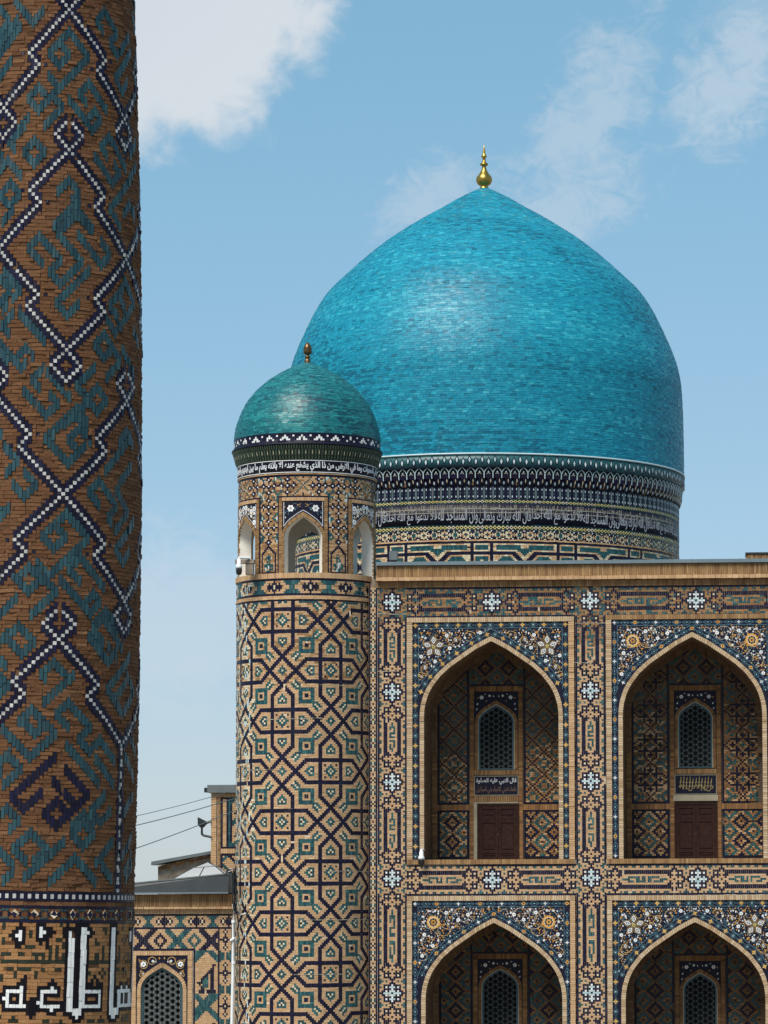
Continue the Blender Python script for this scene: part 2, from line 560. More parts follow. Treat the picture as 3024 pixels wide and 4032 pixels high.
def emit(th, surf, U, V, mats, d=0.0, depth=0.03, kind='brick', jit=0.04, tilt=0.0):
    """U, V: (n,4) corner coordinates on the surface, counter-clockwise seen from outside."""
    U = np.asarray(U, float)
    V = np.asarray(V, float)
    n = len(U)
    if n == 0:
        return
    d = np.broadcast_to(np.asarray(d, float), (n,)).copy()
    if jit:
        su = np.abs(U[:, 1] - U[:, 0]).mean()
        sv = np.abs(V[:, 2] - V[:, 1]).mean()
        U = U + rng.normal(0, jit * min(su, 1e9) * 0.35, U.shape)
        V = V + rng.normal(0, jit * min(sv, max(su, .07)) * 0.5, V.shape)
    dd = d[:, None] + (rng.normal(0, tilt, (n, 4)) if tilt else 0)
    front = surf(U, V, dd + np.zeros((n, 4)))
    back = surf(U, V, (d - depth)[:, None] + np.zeros((n, 4)))
    P = np.concatenate([front, back], 1)          # n,8,3
    if isinstance(mats, str):
        mats = np.array([mats] * n, dtype=object)
    PIECES.setdefault(th.name, {}).setdefault(kind, []).append((P, np.asarray(mats, dtype=object)))


UNIT = {}


def unit_box(mat, kind, diamond=False):
    key = (mat, kind, diamond)
    if key not in UNIT:
        V = [(0, -.5, 0), (.5, 0, 0), (0, .5, 0), (-.5, 0, 0), (0, -.5, -1), (.5, 0, -1), (0, .5, -1), (-.5, 0, -1)] if diamond else [(-.5, -.5, 0), (.5, -.5, 0), (.5, .5, 0), (-.5, .5, 0), (-.5, -.5, -1), (.5, -.5, -1), (.5, .5, -1), (-.5, .5, -1)]
        F = np.concatenate([BOXF, [[7, 6, 5, 4]]])
        UNIT[key] = raw_mesh(kind, V, F, (mat,))
    return UNIT[key]


def flush(th, limit=300, xmin=0, xmax=IW, ymin=0, ymax=IH):
    for kind, lst in PIECES.get(th.name, {}).items():
        P = np.concatenate([a for a, _ in lst])
        M = np.concatenate([b for _, b in lst])
        x, y = project(P[:, :4])
        area = 0.5 * np.abs((x[:, 2] - x[:, 0]) * (y[:, 3] - y[:, 1]) - (x[:, 3] - x[:, 1]) * (y[:, 2] - y[:, 0]))
        nrm = np.cross(P[:, 1] - P[:, 0], P[:, 3] - P[:, 0])
        facing = ((P[:, 0] - _CL) * nrm).sum(1) < 0
        cx, cy = x.mean(1), y.mean(1)
        ok = facing & (cx > xmin) & (cx < xmax) & (cy > ymin) & (cy < ymax)
        score = np.where(ok, area, -1)
        order = np.argsort(-score)
        lim = limit
        pick = order[:lim]
        pick = pick[score[pick] > 0]
        if len(P) <= lim:
            pick = np.arange(len(P))
        rest = np.ones(len(P), bool)
        rest[pick] = False
        off = np.array(org(th))
        for i in pick:
            p = P[i]
            c = p[:4].mean(0)
            u = (p[1] - p[0] + p[2] - p[3]) / 2
            v = (p[3] - p[0] + p[2] - p[1]) / 2
            dia = abs(float(u @ v)) > 0.5 * float(np.linalg.norm(u) * np.linalg.norm(v))
            if dia:
                u, v = p[1] - p[3], p[2] - p[0]
            nn = np.cross(u, v)
            nn /= np.linalg.norm(nn) + 1e-12
            dep = max(0.004, float(np.dot(p[:4].mean(0) - p[4:].mean(0), nn)))
            o = bpy.data.objects.new(kind, unit_box(M[i], kind, dia))
            COL.objects.link(o)
            o.parent = th
            mt = Matrix(((u[0], v[0], nn[0] * dep, c[0] - off[0]), (u[1], v[1], nn[1] * dep, c[1] - off[1]), (u[2], v[2], nn[2] * dep, c[2] - off[2]), (0, 0, 0, 1)))
            o.matrix_basis = mt
        if rest.any():
            Q = P[rest]
            names = sorted(set(M[rest]))
            idx = {m: k for k, m in enumerate(names)}
            mi = np.repeat(np.array([idx[m] for m in M[rest]]), 5)
            n = len(Q)
            F = (np.arange(n)[:, None, None] * 8 + BOXF[None]).reshape(-1, 4)
            me = raw_mesh(kind, Q.reshape(-1, 3) - off, F, names, mi)
            o = bpy.data.objects.new(kind, me)
            COL.objects.link(o)
            o.parent = th
            o['kind'] = 'stuff'
    PIECES.pop(th.name, None)


def plane(Y):
    def f(U, V, d):
        return np.stack([U, Y - d, V], -1)
    return f


def cyl(cx, cy, rad, zf=None):
    """u = angle from -y towards +x, v = height; rad may be a function of v."""
    def f(U, V, d):
        r = (rad(V) if callable(rad) else rad) + d
        return np.stack([cx + r * np.sin(U), cy - r * np.cos(U), V], -1)
    return f


# character -> (material, kind, merge direction, run length, proud)
CH = {
    'b': ('buff_brick', 'brick', 'h', 3, 0.000),
    'o': ('old_brick', 'brick', 'h', 3, 0.000),
    'k': ('vault_brick', 'brick', 'h', 3, 0.000),
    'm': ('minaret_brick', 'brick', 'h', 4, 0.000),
    'N': ('navy_glaze', 'glazed_tile', 'v', 3, 0.004),
    'n': ('navy_glaze', 'glazed_tile', 'h', 2, 0.004),
    'L': ('navy_glaze', 'glazed_tile', 'h', 4, 0.004),
    'I': ('navy_glaze', 'glazed_tile', 'v', 4, 0.004),
    'T': ('teal_glaze', 'glazed_tile', 'v', 2, 0.003),
    't': ('teal_glaze', 'glazed_tile', 'h', 2, 0.003),
    'U': ('minaret_teal', 'glazed_tile', 'v', 3, 0.006),
    'G': ('dark_green_glaze', 'glazed_tile', 'h', 3, 0.004),
    'W': ('white_glaze', 'glazed_tile', 'h', 1, 0.004),
    'w': ('white_glaze', 'glazed_tile', 'v', 4, 0.004),
    'P': ('pale_glaze', 'glazed_tile', 'h', 3, 0.004),
    'c': ('cream_tile', 'glazed_tile', 'h', 1, 0.003),
    'K': ('black_glaze', 'glazed_tile', 'v', 4, 0.004),
}


def merge_cells(M):
    """M: list of strings or lists (row 0 = bottom). Returns list of (c0, r0, c1, r1, ch)."""
    nr, nc = len(M), len(M[0])
    used = [[False] * nc for _ in range(nr)]
    out = []
    for r in range(nr):
        row = M[r]
        for c in range(nc):
            ch = row[c]
            if used[r][c] or ch == ' ' or ch == '.':
                continue
            _, _, dr, ml, _ = CH[ch]
            if dr == 'h' and ml > 2:
                ml = random.choice((ml, ml, ml - 1)) if (c and row[c - 1] == ch) else random.choice((ml, ml - 1, 1))
            k = 1
            if dr == 'h':
                while k < ml and c + k < nc and row[c + k] == ch and not used[r][c + k]:
                    k += 1
                for q in range(k):
                    used[r][c + q] = True
                out.append((c, r, c + k, r + 1, ch))
            else:
                while k < ml and r + k < nr and M[r + k][c] == ch and not used[r + k][c]:
                    k += 1
                for q in range(k):
                    used[r + q][c] = True
                out.append((c, r, c + 1, r + k, ch))
    return out


def lay(th, surf, M, u0, v0, cw, chh, gap=0.08, depth=0.03, remap=None, inside=None, dj=0.003, jit=0.05, base_d=0.0, tilt=0.0, loss=0.004):
    """Lay a cell map on a surface. remap(ch, u, v) -> material; inside(u, v) -> keep."""
    rects = merge_cells(M)
    if not rects:
        return
    A = np.array([r[:4] for r in rects], float)
    chs = [r[4] for r in rects]
    ua, ub = u0 + (A[:, 0] + gap) * cw, u0 + (A[:, 2] - gap) * cw
    va, vb = v0 + (A[:, 1] + gap) * chh, v0 + (A[:, 3] - gap) * chh
    um, vm = (ua + ub) / 2, (va + vb) / 2
    keep = np.ones(len(A), bool)
    if inside is not None:
        keep = inside(um, vm)
    if loss:
        keep = keep & (rng.random(len(A)) > loss)
    mats = np.array([CH[c][0] for c in chs], dtype=object)
    if remap is not None:
        mats = np.array([remap(c, m, x, z) for c, m, x, z in zip(chs, mats, um, vm)], dtype=object)
    kinds = np.array([CH[c][1] for c in chs])
    d = np.array([CH[c][4] for c in chs]) + rng.normal(0, dj, len(A)) + base_d
    U = np.stack([ua, ub, ub, ua], 1)
    V = np.stack([va, va, vb, vb], 1)
    for kd in set(kinds):
        s = keep & (kinds == kd)
        emit(th, surf, U[s], V[s], mats[s], d[s], depth, kd, jit, tilt)


def course(th, surf, u0, u1, v0, v1, w, mat='buff_brick', d=0.0, depth=0.05, gap=0.006, kind='brick', dj=0.006, vertical=False, jit=0.05):
    """A row of bricks between u0..u1 each about w wide (vertical=True: stacked in v)."""
    if vertical:
        n = max(1, int(round((v1 - v0) / w)))
        e = np.linspace(v0, v1, n + 1)
        va, vb = e[:-1] + gap / 2, e[1:] - gap / 2
        ua, ub = np.full(n, u0), np.full(n, u1)
    else:
        n = max(1, int(round((u1 - u0) / w)))
        e = np.linspace(u0, u1, n + 1)
        ua, ub = e[:-1] + gap / 2, e[1:] - gap / 2
        va, vb = np.full(n, v0), np.full(n, v1)
    emit(th, surf, np.stack([ua, ub, ub, ua], 1), np.stack([va, va, vb, vb], 1), mat, d + rng.normal(0, dj, n), depth, kind, jit)


def seam(th, surf, u0, u1, v, n, h, mat='cream_line', wob=.02):
    """Ragged pale joint where restored work meets older work."""
    e = np.linspace(u0, u1, n + 1)
    c = v + np.cumsum(rng.normal(0, wob * .4, n + 1)) * .5
    t = np.abs(rng.normal(h, h * .5, n + 1)) + .004
    P0 = surf(e, c - t / 2, np.full(n + 1, .012))
    P1 = surf(e, c + t / 2, np.full(n + 1, .012))
    F = [(k, k + 1, n + 2 + k, n + 1 + k) for k in range(n)]
    return link('mortar_seam', raw_mesh('mortar_seam', np.concatenate([P0, P1]), F, (mat,)), th)
# ------------------------------------------------------------------ ground and sheet of the court
bm = bmesh.new()
add_box(bm, -400, 400, -300, 500, -0.5, 0.0)
o = obj('paving', bm, 'paving')
o['kind'] = 'structure'

# ------------------------------------------------------------------ strip pattern of the piers and bands (15 cells wide)
STAR = {
    0: 'INNPPPPNPPPPNNI', 1: 'IbNNWNPPPNWNNbI', 2: 'IbbNNNNWNNNNbbI', 3: 'ITbNWNPPPNWNbTI',
    4: 'IbbNNNNWNNNNbbI', 5: 'ITbbbbNNNbbbbTI', 6: 'ITTbTbbNbbTbTTI', 7: 'ITbbbbNNNbbbbTI'}
STAR[0] = 'INNPPPPNPPPPNNI'
CAP = {
    8: 'IbbNNNNbNNNNbbI', 9: 'ITbNcNbbbNcNbTI', 10: 'IbbNNNNbNNNNbbI', 11: 'IbNNbNbbbNbNNbI', 12: 'INNbbbbNbbbbNNI',
    13: 'IbNNbNbbbNbNNbI', 14: 'IbbNNNNbNNNNbbI', 15: 'ITbNNNbbbNNNbTI'}
KUF = ['.T.', 'TTT', 'T.T', '..T', 'TTT', 'T..', 'TTT', '...', 'TTT', '..T', 'T.T', 'T.T', 'TT.', '.T.']


def strip_row(s, stars, L):
    """One 15-cell row of the strip at position s."""
    prev = max([q for q in stars if q <= s], default=None)
    nxt = min([q for q in stars if q >= s], default=None)
    d = min([abs(s - q) for q in (prev, nxt) if q is not None])
    if d in STAR:
        return STAR[d]
    if d in CAP:
        return CAP[d]
    # cartouche between two caps
    a = (prev if prev is not None else nxt - 52) + 16
    b = (nxt if nxt is not None else prev + 52) - 16
    k, n = s - a, b - a + 1
    row = list('IbbnnbbbbbnnbbI')
    if k == 0 or k == n - 1:
        row = list('IbbnnbbTbbnnbbI')
    elif 1 <= k < n - 1:
        idx = int((k - 1) * len(KUF) / max(1, n - 2))
        for q in range(3):
            if KUF[idx][q] == 'T':
                row[6 + q] = 'T'
    if k % 4 in (1, 2) and 0 <= k < n:
        row[1] = row[13] = 'T'
    return ''.join(row)


def strip_map(L, stars):
    return [strip_row(s, stars, L) for s in range(L)]


def transpose(M):
    return [''.join(M[c][r] for c in range(len(M))) for r in range(len(M[0]))]


def horiz(M):
    """A strip turned to run sideways: tiles that ran along the strip keep doing so."""
    T = transpose(M)
    sw = {'I': 'L', 'n': 'N', 'P': 'P'}
    return [''.join(sw.get(ch, ch) for ch in row) for row in T]


facade = thing('madrasa_facade', 'two storey tiled madrasa front with pointed arch niches below the great dome', 'building', (ax(2330), 0.4, 0))
S0 = plane(0.0)
XP1a, XP1b = ax(1487), ax(1602)
XP2a, XP2b = ax(2267), ax(2385)
XP3a, XP3b = ax(3075), ax(3190)
XEND = ax(3520)
ZTOP = az(2222)
Z_FR_T, Z_FR_B = az(2311), az(2431)
Z_P1 = az(2451)
Z_SILL_T, Z_SILL_B = az(3384), az(3403)
Z_MB_T, Z_MB_B = az(3403), az(3527)
Z_LP = az(3547)
CELL = (XP1b - XP1a) / 15.0


def weather(ch, m, x, z):
    """Unrestored brick of the frieze is brown and patched; below it the restored work is pale."""
    if ch == 'b' and z > Z_FR_B - (0.12 + 0.10 * math.sin(x * 9.1)) - (0.85 if (XP2a < x < XP2b and z < Z_FR_B) else 0.0):
        r = random.random()
        if r < 0.13:
            return 'teal_glaze'
        return 'old_brick' if r < 0.72 else 'cornice_brick'
    return m


STARS1 = [7, 53, 99, 148, 206, 260]
NROW = 245
rowh = (Z_FR_T - az(3910)) / 206.5
for xa, xb in ((XP1a, XP1b), (XP2a, XP2b), (XP3a, XP3b)):
    M = strip_map(NROW, STARS1)
    for s in list(range(0, 15)) + list(range(141, 156)):
        M[s] = 'T' + M[s][1:14] + 'T' if s % 3 == 0 else 'b' + M[s][1:14] + 'b'
    M = [r for r in M][::-1]
    lay(facade, S0, M, xa, Z_FR_T - NROW * rowh, (xb - xa) / 15, rowh, 0.06, 0.03, weather)
for xa, xb, st in ((XP1b, XP2a, 43), (XP2b, XP3a, 46)):
    L = int(round((xb - xa) / CELL))
    cw = (xb - xa) / L
    M = horiz(strip_map(L, [-8, st, L + 7]))
    lay(facade, S0, M, xa, Z_FR_B, cw, (Z_FR_T - Z_FR_B) / 15, 0.06, 0.03, weather)
    lay(facade, S0, M, xa, Z_MB_B, cw, (Z_MB_T - Z_MB_B) / 15, 0.06, 0.03, weather)
# narrow strip beside the corner tower: lines and a chain
XS0 = ax(1452)
nst = 5
Mst = []
for s in range(NROW):
    k = s % 12
    mid = 'NcN' if k in (1, 3, 7) else ('bNb' if k in (2, 5, 9) else ('TcT' if k in (10, 11, 8) else 'bbb'))
    Mst.append('I' + mid + 'I')
lay(facade, S0, Mst, XS0, Z_FR_T - NROW * rowh, (XP1a - XS0 - 0.01) / 5, rowh, 0.08, 0.05)
# end wall to the right of the third pier (outside the picture): plain brick
nE = int((XEND - XP3b) / CELL)
lay(facade, S0, ['b' * nE] * NROW, XP3b, Z_FR_T - NROW * rowh, (XEND - XP3b) / nE, rowh, 0.06)

# ---------------- cornice and roof edge
XC0 = ax(1483)
course(facade, S0, XC0, XEND, az(2271), az(2228), 0.077, 'cornice_brick', 0.20, 0.2, 0.008, dj=0.008)
course(facade, S0, XC0, XEND, az(2286), az(2272), 0.20, 'buff_brick', 0.25, 0.25, 0.008, dj=0.01)
course(facade, S0, XC0, XEND, az(2311), az(2288), 0.072, 'cornice_brick', 0.05, 0.06, 0.008)
bm = bmesh.new()
add_box(bm, XC0, XEND, -0.30, 0.5, az(2226), az(2212))
obj('roof_flashing', bm, 'flashing_metal', facade)
for k in range(9):                                  # standing seams of the flashing
    x = XC0 + 0.9 + k * 1.72
    bm = bmesh.new()
    add_box(bm, x, x + 0.012, -0.306, 0.5, az(2226) - 0.004, az(2212) + 0.012)
    obj('seam', bm, 'grey_metal', facade)

# ---------------- wall body with the niches cut out
ARCH = [(1, 0), (.996, .087), (.982, .175), (.945, .284), (.912, .35), (.869, .415), (.756, .546), (.605, .666), (.428, .775), (.227, .895), (.11, .95), (0, 1)]


def arch_pts(xc, hw, zs, rise, n=6):
    """Right half from spring to apex, densified, then the left half: points from right spring to left spring."""
    P = []
    for (a, b), (c, d) in zip(ARCH, ARCH[1:]):
        for k in range(n):
            t = k / n
            P.append((a + (c - a) * t, b + (d - b) * t))
    P.append((0, 1))
    Rt = [(xc + hw * a, zs + rise * b) for a, b in P]
    Lt = [(xc - hw * a, zs + rise * b) for a, b in P[-2::-1]]
    return Rt + Lt


def arch_in(xc, hw, zs, rise):
    a = np.array([p[0] for p in ARCH])[::-1]
    b = np.array([p[1] for p in ARCH])[::-1]

    def f(x, z):
        t = np.abs(x - xc) / hw
        top = zs + rise * np.interp(t, a, b, right=-1)
        return (t < 1) & (z < np.where(t < 1, top, -1e9))
    return f


def voussoirs(th, surf, xc, hw_i, zs, rise_i, hw_o, rise_o, z0, w, mat='voussoir_brick', d=0.05, depth=0.08, gap=0.009):
    """Ring of bricks between two arch curves, straight down to z0."""
    inner, outer = arch_pts(xc, hw_i, zs, rise_i), arch_pts(xc, hw_o, zs, rise_o)
    inner = [(xc + hw_i, z0)] + inner + [(xc - hw_i, z0)]
    outer = [(xc + hw_o, z0)] + outer + [(xc - hw_o, z0)]
    I, O = np.array(inner), np.array(outer)
    seg = np.hypot(*np.diff(I, axis=0).T)
    s = np.concatenate([[0], np.cumsum(seg)])
    n = int(s[-1] / w)
    e = np.linspace(0, s[-1], n + 1)
    g = gap / 2
    lo, hi = e[:-1] + g, e[1:] - g

    def ip(A, t):
        return np.interp(t, s, A[:, 0]), np.interp(t, s, A[:, 1])
    ix0, iz0 = ip(I, lo)
    ix1, iz1 = ip(I, hi)
    ox0, oz0 = ip(O, lo)
    ox1, oz1 = ip(O, hi)
    U = np.stack([ix0, ox0, ox1, ix1], 1)
    V = np.stack([iz0, oz0, oz1, iz1], 1)
    emit(th, surf, U, V, mat, d + rng.normal(0, 0.006, n), depth, 'brick', 0.02)


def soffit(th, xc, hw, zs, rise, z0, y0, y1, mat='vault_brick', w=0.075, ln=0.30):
    """Brick lining of the niche along the arch curve, from the front to the back wall."""
    P = np.array([(xc + hw, z0)] + arch_pts(xc, hw, zs, rise) + [(xc - hw, z0)])
    seg = np.hypot(*np.diff(P, axis=0).T)
    s = np.concatenate([[0], np.cumsum(seg)])
    tx = np.gradient(P[:, 0], s)
    tz = np.gradient(P[:, 1], s)

    def surf(U, V, d):
        x, z = np.interp(U, s, P[:, 0]), np.interp(U, s, P[:, 1])
        a, b = np.interp(U, s, tx), np.interp(U, s, tz)
        l = np.hypot(a, b) + 1e-9
        # inward normal (curve runs right spring -> apex -> left spring, inside is to its left)
        return np.stack([x - b / l * d, V, z + a / l * d], -1)
    n = int(s[-1] / w)
    e = np.linspace(0, s[-1], n + 1)
    nd = max(1, int((y1 - y0) / ln))
    Uq, Vq = [], []
    for k in range(n):
        sh = (k % 2) * 0.5
        for q in range(nd + 1):
            a, b = y0 + (q - sh) * ln, y0 + (q + 1 - sh) * ln
            a, b = max(a, y0), min(b, y1)
            if b - a < 0.03:
                continue
            Uq.append((e[k + 1] - .004, e[k + 1] - .004, e[k] + .004, e[k] + .004))
            Vq.append((a + .004, b - .004, b - .004, a + .004))
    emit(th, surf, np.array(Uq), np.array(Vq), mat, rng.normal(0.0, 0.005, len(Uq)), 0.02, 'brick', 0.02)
    # backing shell
    V = []
    for yy in (y0, y1):
        for x, z in P:
            V.append((x, yy, z))
    m = len(P)
    F = [(k, k + 1, m + k + 1, m + k) for k in range(m - 1)]
    V = np.array(V)
    # push the shell outwards a little
    nx = np.concatenate([tz, tz])
    nz = np.concatenate([-tx, -tx])
    V[:, 0] += nx * 0.015
    V[:, 2] += nz * 0.015
    return V, F


def front_wall(name, th, xl, xr, zb, zt, xc, hw, zs, rise, y, mat, parent):
    """Flat wall sheet with an arched opening that reaches down to zb."""
    P = [(xc + hw, zb)] + arch_pts(xc, hw, zs, rise, 3) + [(xc - hw, zb)]
    V, F = [], []

    def quad(*p):
        k = len(V)
        V.extend((x, y, z) for x, z in p)
        F.append((k, k + 1, k + 2, k + 3))
    quad((xc + hw, zb), (xr, zb), (xr, zt), (xc + hw, zt))
    quad((xl, zb), (xc - hw, zb), (xc - hw, zt), (xl, zt))
    for (a, b), (c, d) in zip(P, P[1:]):
        if abs(a - c) > 1e-6:
            quad((c, d), (a, b), (a, zt), (c, zt))
    return link(name, raw_mesh(name, V, F, (mat,)), parent)


# ---------------- flowers and vines of the spandrels: flat mosaic pieces standing a few mm proud
def petal_flower(n, r0, r1, shape='round', seg=3):
    """Outline of a flower: n petals between radii r0 and r1."""
    pts = []
    for k in range(n):
        a = 2 * PI * k / n
        if shape == 'round':
            for q in range(-seg, seg + 1):
                t = q / (seg + 0.6)
                rr = r0 + (r1 - r0) * math.cos(t * PI / 2) ** 0.6
                pts.append((rr * math.cos(a + t * PI / n), rr * math.sin(a + t * PI / n)))
        else:
            pts += [(r0 * math.cos(a - PI / n), r0 * math.sin(a - PI / n)), (r1 * math.cos(a), r1 * math.sin(a))]
    return pts


FLOWER_MESH = {}


def flat_piece_mesh(key, outlines):
    """outlines: list of (points, material, z0 thickness base, thickness). In local x,z with -y as front."""
    if key in FLOWER_MESH:
        return FLOWER_MESH[key]
    bm = bmesh.new()
    mats = []
    for pts, mat, base, th in outlines:
        if mat not in mats:
            mats.append(mat)
        k = mats.index(mat)
        vs = [bm.verts.new((x, -base - th, z)) for x, z in pts]
        vb = [bm.verts.new((x, -base + 0.004, z)) for x, z in pts]
        c = bm.verts.new((sum(p[0] for p in pts) / len(pts), -base - th, sum(p[1] for p in pts) / len(pts)))
        n = len(pts)
        for i in range(n):
            j = (i + 1) % n
            bm.faces.new((vs[i], vs[j], c)).material_index = k
            bm.faces.new((vs[j], vs[i], vb[i], vb[j])).material_index = k
    bmesh.ops.recalc_face_normals(bm, faces=bm.faces)
    me = bpy.data.meshes.new(key)
    bm.to_mesh(me)
    bm.free()
    for m in mats:
        me.materials.append(MATS[m])
    FLOWER_MESH[key] = me
    return me


def ell(a, b, n=12, dx=0, dz=0):
    return [(dx + a * math.cos(2 * PI * k / n), dz + b * math.sin(2 * PI * k / n)) for k in range(n)]


def lens(a, b, dx=0, dz=0):
    """Pointed tear along z: half width a, half height b."""
    return [(dx + x * a, dz + z * b) for x, z in ((0, -1), (.55, -.55), (1, 0), (.6, .5), (.22, .8), (0, 1), (-.22, .8), (-.6, .5), (-1, 0), (-.55, -.55))]


def rot(pts, ang, s=1.0, dx=0, dz=0):
    c, q = math.cos(ang), math.sin(ang)
    return [(dx + s * (x * c - z * q), dz + s * (x * q + z * c)) for x, z in pts]


M_WFL = flat_piece_mesh('flower', [(petal_flower(6, .045, .082), 'white_glaze', 0, .006), (ell(.026, .026, 8), 'panel_navy', .006, .003), (ell(.012, .012, 6), 'white_glaze', .009, .002)])
M_WFS = flat_piece_mesh('small_flower', [(petal_flower(5, .025, .052), 'white_glaze', 0, .006), (ell(.014, .014, 6), 'panel_navy', .006, .003)])
M_STARF = flat_piece_mesh('star_flower', [(petal_flower(4, .014, .055, 'star'), 'white_glaze', 0, .006)])
M_OLEAF = flat_piece_mesh('ochre_leaf', [(petal_flower(3, .02, .085, 'star'), 'ochre_glaze', 0, .006)])
M_OBUD = flat_piece_mesh('ochre_bud', [(lens(.045, .075), 'ochre_glaze', 0, .006), (lens(.018, .03), 'panel_black', .006, .003)])
M_WBUD = flat_piece_mesh('bud', [(lens(.022, .05), 'white_glaze', 0, .005)])
M_QUAT = flat_piece_mesh('quatrefoil', [(petal_flower(4, .04, .095, 'star'), 'ochre_glaze', 0, .006), (rot(petal_flower(4, .02, .05, 'star'), PI / 4), 'yellow_glaze', .006, .002), (ell(.016, .016, 6), 'panel_black', .008, .002)])
M_HEXF = flat_piece_mesh('hexagon_flower', [(petal_flower(6, .05, .075, 'star'), 'line_teal', 0, .005), (petal_flower(6, .03, .05, 'star'), 'panel_black', .005, .003), (ell(.022, .022, 6), 'pale_glaze', .008, .003)])
M_LOZ = flat_piece_mesh('lozenge', [(petal_flower(4, .03, .07, 'star'), 'white_glaze', 0, .006), (ell(.016, .016, 4), 'panel_black', .006, .003)])
M_OLOZ = flat_piece_mesh('ochre_lozenge', [(lens(.06, .085), 'ochre_glaze', 0, .006), (lens(.024, .034), 'panel_black', .006, .003)])
M_TBUD = flat_piece_mesh('teal_bud', [(lens(.035, .06), 'teal_glaze', 0, .005), (lens(.012, .028), 'pale_glaze', .005, .003)])
_tear = []
for k in range(5):
    a = PI / 2 + 2 * PI * k / 5
    _tear.append((rot(lens(.125, .175), a - PI / 2, 1, .215 * math.cos(a), .215 * math.sin(a)), 'vine_ochre', 0, .004))
    _tear.append((rot(lens(.110, .155), a - PI / 2, 1, .215 * math.cos(a), .215 * math.sin(a)), 'panel_black', .004, .002))
    _tear.append((rot(lens(.080, .125), a - PI / 2, 1, .225 * math.cos(a), .225 * math.sin(a)), 'white_glaze', .006, .003))
    _tear.append((rot(lens(.050, .082), a - PI / 2, 1, .225 * math.cos(a), .225 * math.sin(a)), 'panel_black', .009, .002))
    _tear.append((rot(lens(.022, .042), a - PI / 2, 1, .225 * math.cos(a), .225 * math.sin(a)), 'white_glaze', .011, .002))
_tear += [(petal_flower(12, .035, .085, 'star'), 'yellow_glaze', .006, .004), (ell(.024, .024, 8), 'panel_black', .010, .002)]
M_ROSE = flat_piece_mesh('rosette', _tear)
M_MEDAL = flat_piece_mesh('medallion', [(petal_flower(14, .19, .235), 'ochre_glaze', 0, .004), (petal_flower(8, .13, .175), 'cream_tile', .004, .003), (petal_flower(8, .108, .150), 'panel_black', .007, .002),
                                        (petal_flower(6, .05, .10), 'ochre_glaze', .009, .002), (petal_flower(6, .025, .06, 'star'), 'panel_black', .011, .002)])
M_PALM = flat_piece_mesh('palmette', [(petal_flower(5, .06, .11), 'vine_ochre', 0, .003), (petal_flower(5, .048, .092), 'panel_black', .003, .002), (lens(.05, .075), 'white_glaze', .005, .003), (lens(.025, .045), 'panel_black', .008, .002)])


def place(me, parent, x, y, z, ang=0.0, s=1.0, sx=1.0):
    o = bpy.data.objects.new(me.name.split('.')[0], me)
    COL.objects.link(o)
    o.parent = parent
    off = org(parent)
    o.location = (x - off.x, y - off.y, z - off.z)
    o.rotation_euler = (0, -ang, 0)
    o.scale = (s * sx, 1, s)
    return o


def ribbon(bm, pts, w, y, mi=0, th=0.004):
    """A flat strip along pts (x,z), w wide, front at y - th."""
    n = len(pts)
    L, Rr = [], []
    for i, (x, z) in enumerate(pts):
        x0, z0 = pts[max(0, i - 1)]
        x1, z1 = pts[min(n - 1, i + 1)]
        dx, dz = x1 - x0, z1 - z0
        l = math.hypot(dx, dz) or 1
        L.append((x - dz / l * w / 2, z + dx / l * w / 2))
        Rr.append((x + dz / l * w / 2, z - dx / l * w / 2))
    a = [bm.verts.new((x, y - th, z)) for x, z in L]
    b = [bm.verts.new((x, y - th, z)) for x, z in Rr]
    a2 = [bm.verts.new((x, y + .002, z)) for x, z in L]
    b2 = [bm.verts.new((x, y + .002, z)) for x, z in Rr]
    for i in range(n - 1):
        for q in ((a[i], b[i], b[i + 1], a[i + 1]), (b[i], b2[i], b2[i + 1], b[i + 1]), (a2[i], a[i], a[i + 1], a2[i + 1])):
            bm.faces.new(q).material_index = mi


def spiral(cx, cz, r, a0, turns, sgn=1, r_end=0.25, n=22):
    return [(cx + r * (1 - (1 - r_end) * k / n) * math.cos(a0 + sgn * 2 * PI * turns * k / n), cz + r * (1 - (1 - r_end) * k / n) * math.sin(a0 + sgn * 2 * PI * turns * k / n)) for k in range(n + 1)]


# flower plans: offsets in photo pixels from the top left inner corner of the panel, left half (mirrored for the right)
PLAN_A = dict(
    rose=[(84, 97, 1.0)], palm=[(172, 70, .9), (51, 178, .95), (38, 215, .6), (228, 50, .5)],
    white=[(136, 53), (268, 42), (148, 103), (35, 135), (90, 155), (178, 25), (303, 20)], small=[(52, 62), (20, 245), (208, 62), (258, 90), (40, 58)],
    leaf=[(36, 43, .6), (61, 42, -.5), (230, 52, .8), (35, 68, 0), (318, 45, 1.4)], bud=[(157, 46, 0), (124, 42, 1), (170, 98, .5), (146, 120, .3), (110, 150, .8), (76, 172, .2), (35, 158, 0), (28, 210, .4), (215, 80, .4), (185, 95, .9)],
    spir=[(172, 72, 34, 2.0, 1.1, 1, 'vine_ochre'), (51, 182, 30, 1.0, 1.1, -1, 'vine_ochre'), (225, 60, 26, 0.4, 1.2, 1, 'vine_ochre'), (40, 58, 20, 3.0, 1.0, 1, 'vine_blue'), (140, 110, 30, 0.2, 1.0, -1, 'vine_blue'),
          (92, 165, 26, 2.2, 1.1, 1, 'vine_blue'), (265, 52, 28, 3.3, 1.0, 1, 'vine_blue'), (30, 215, 18, 1.2, 1.1, 1, 'vine_ochre'), (310, 32, 22, 1.2, 1.0, -1, 'vine_pale')])
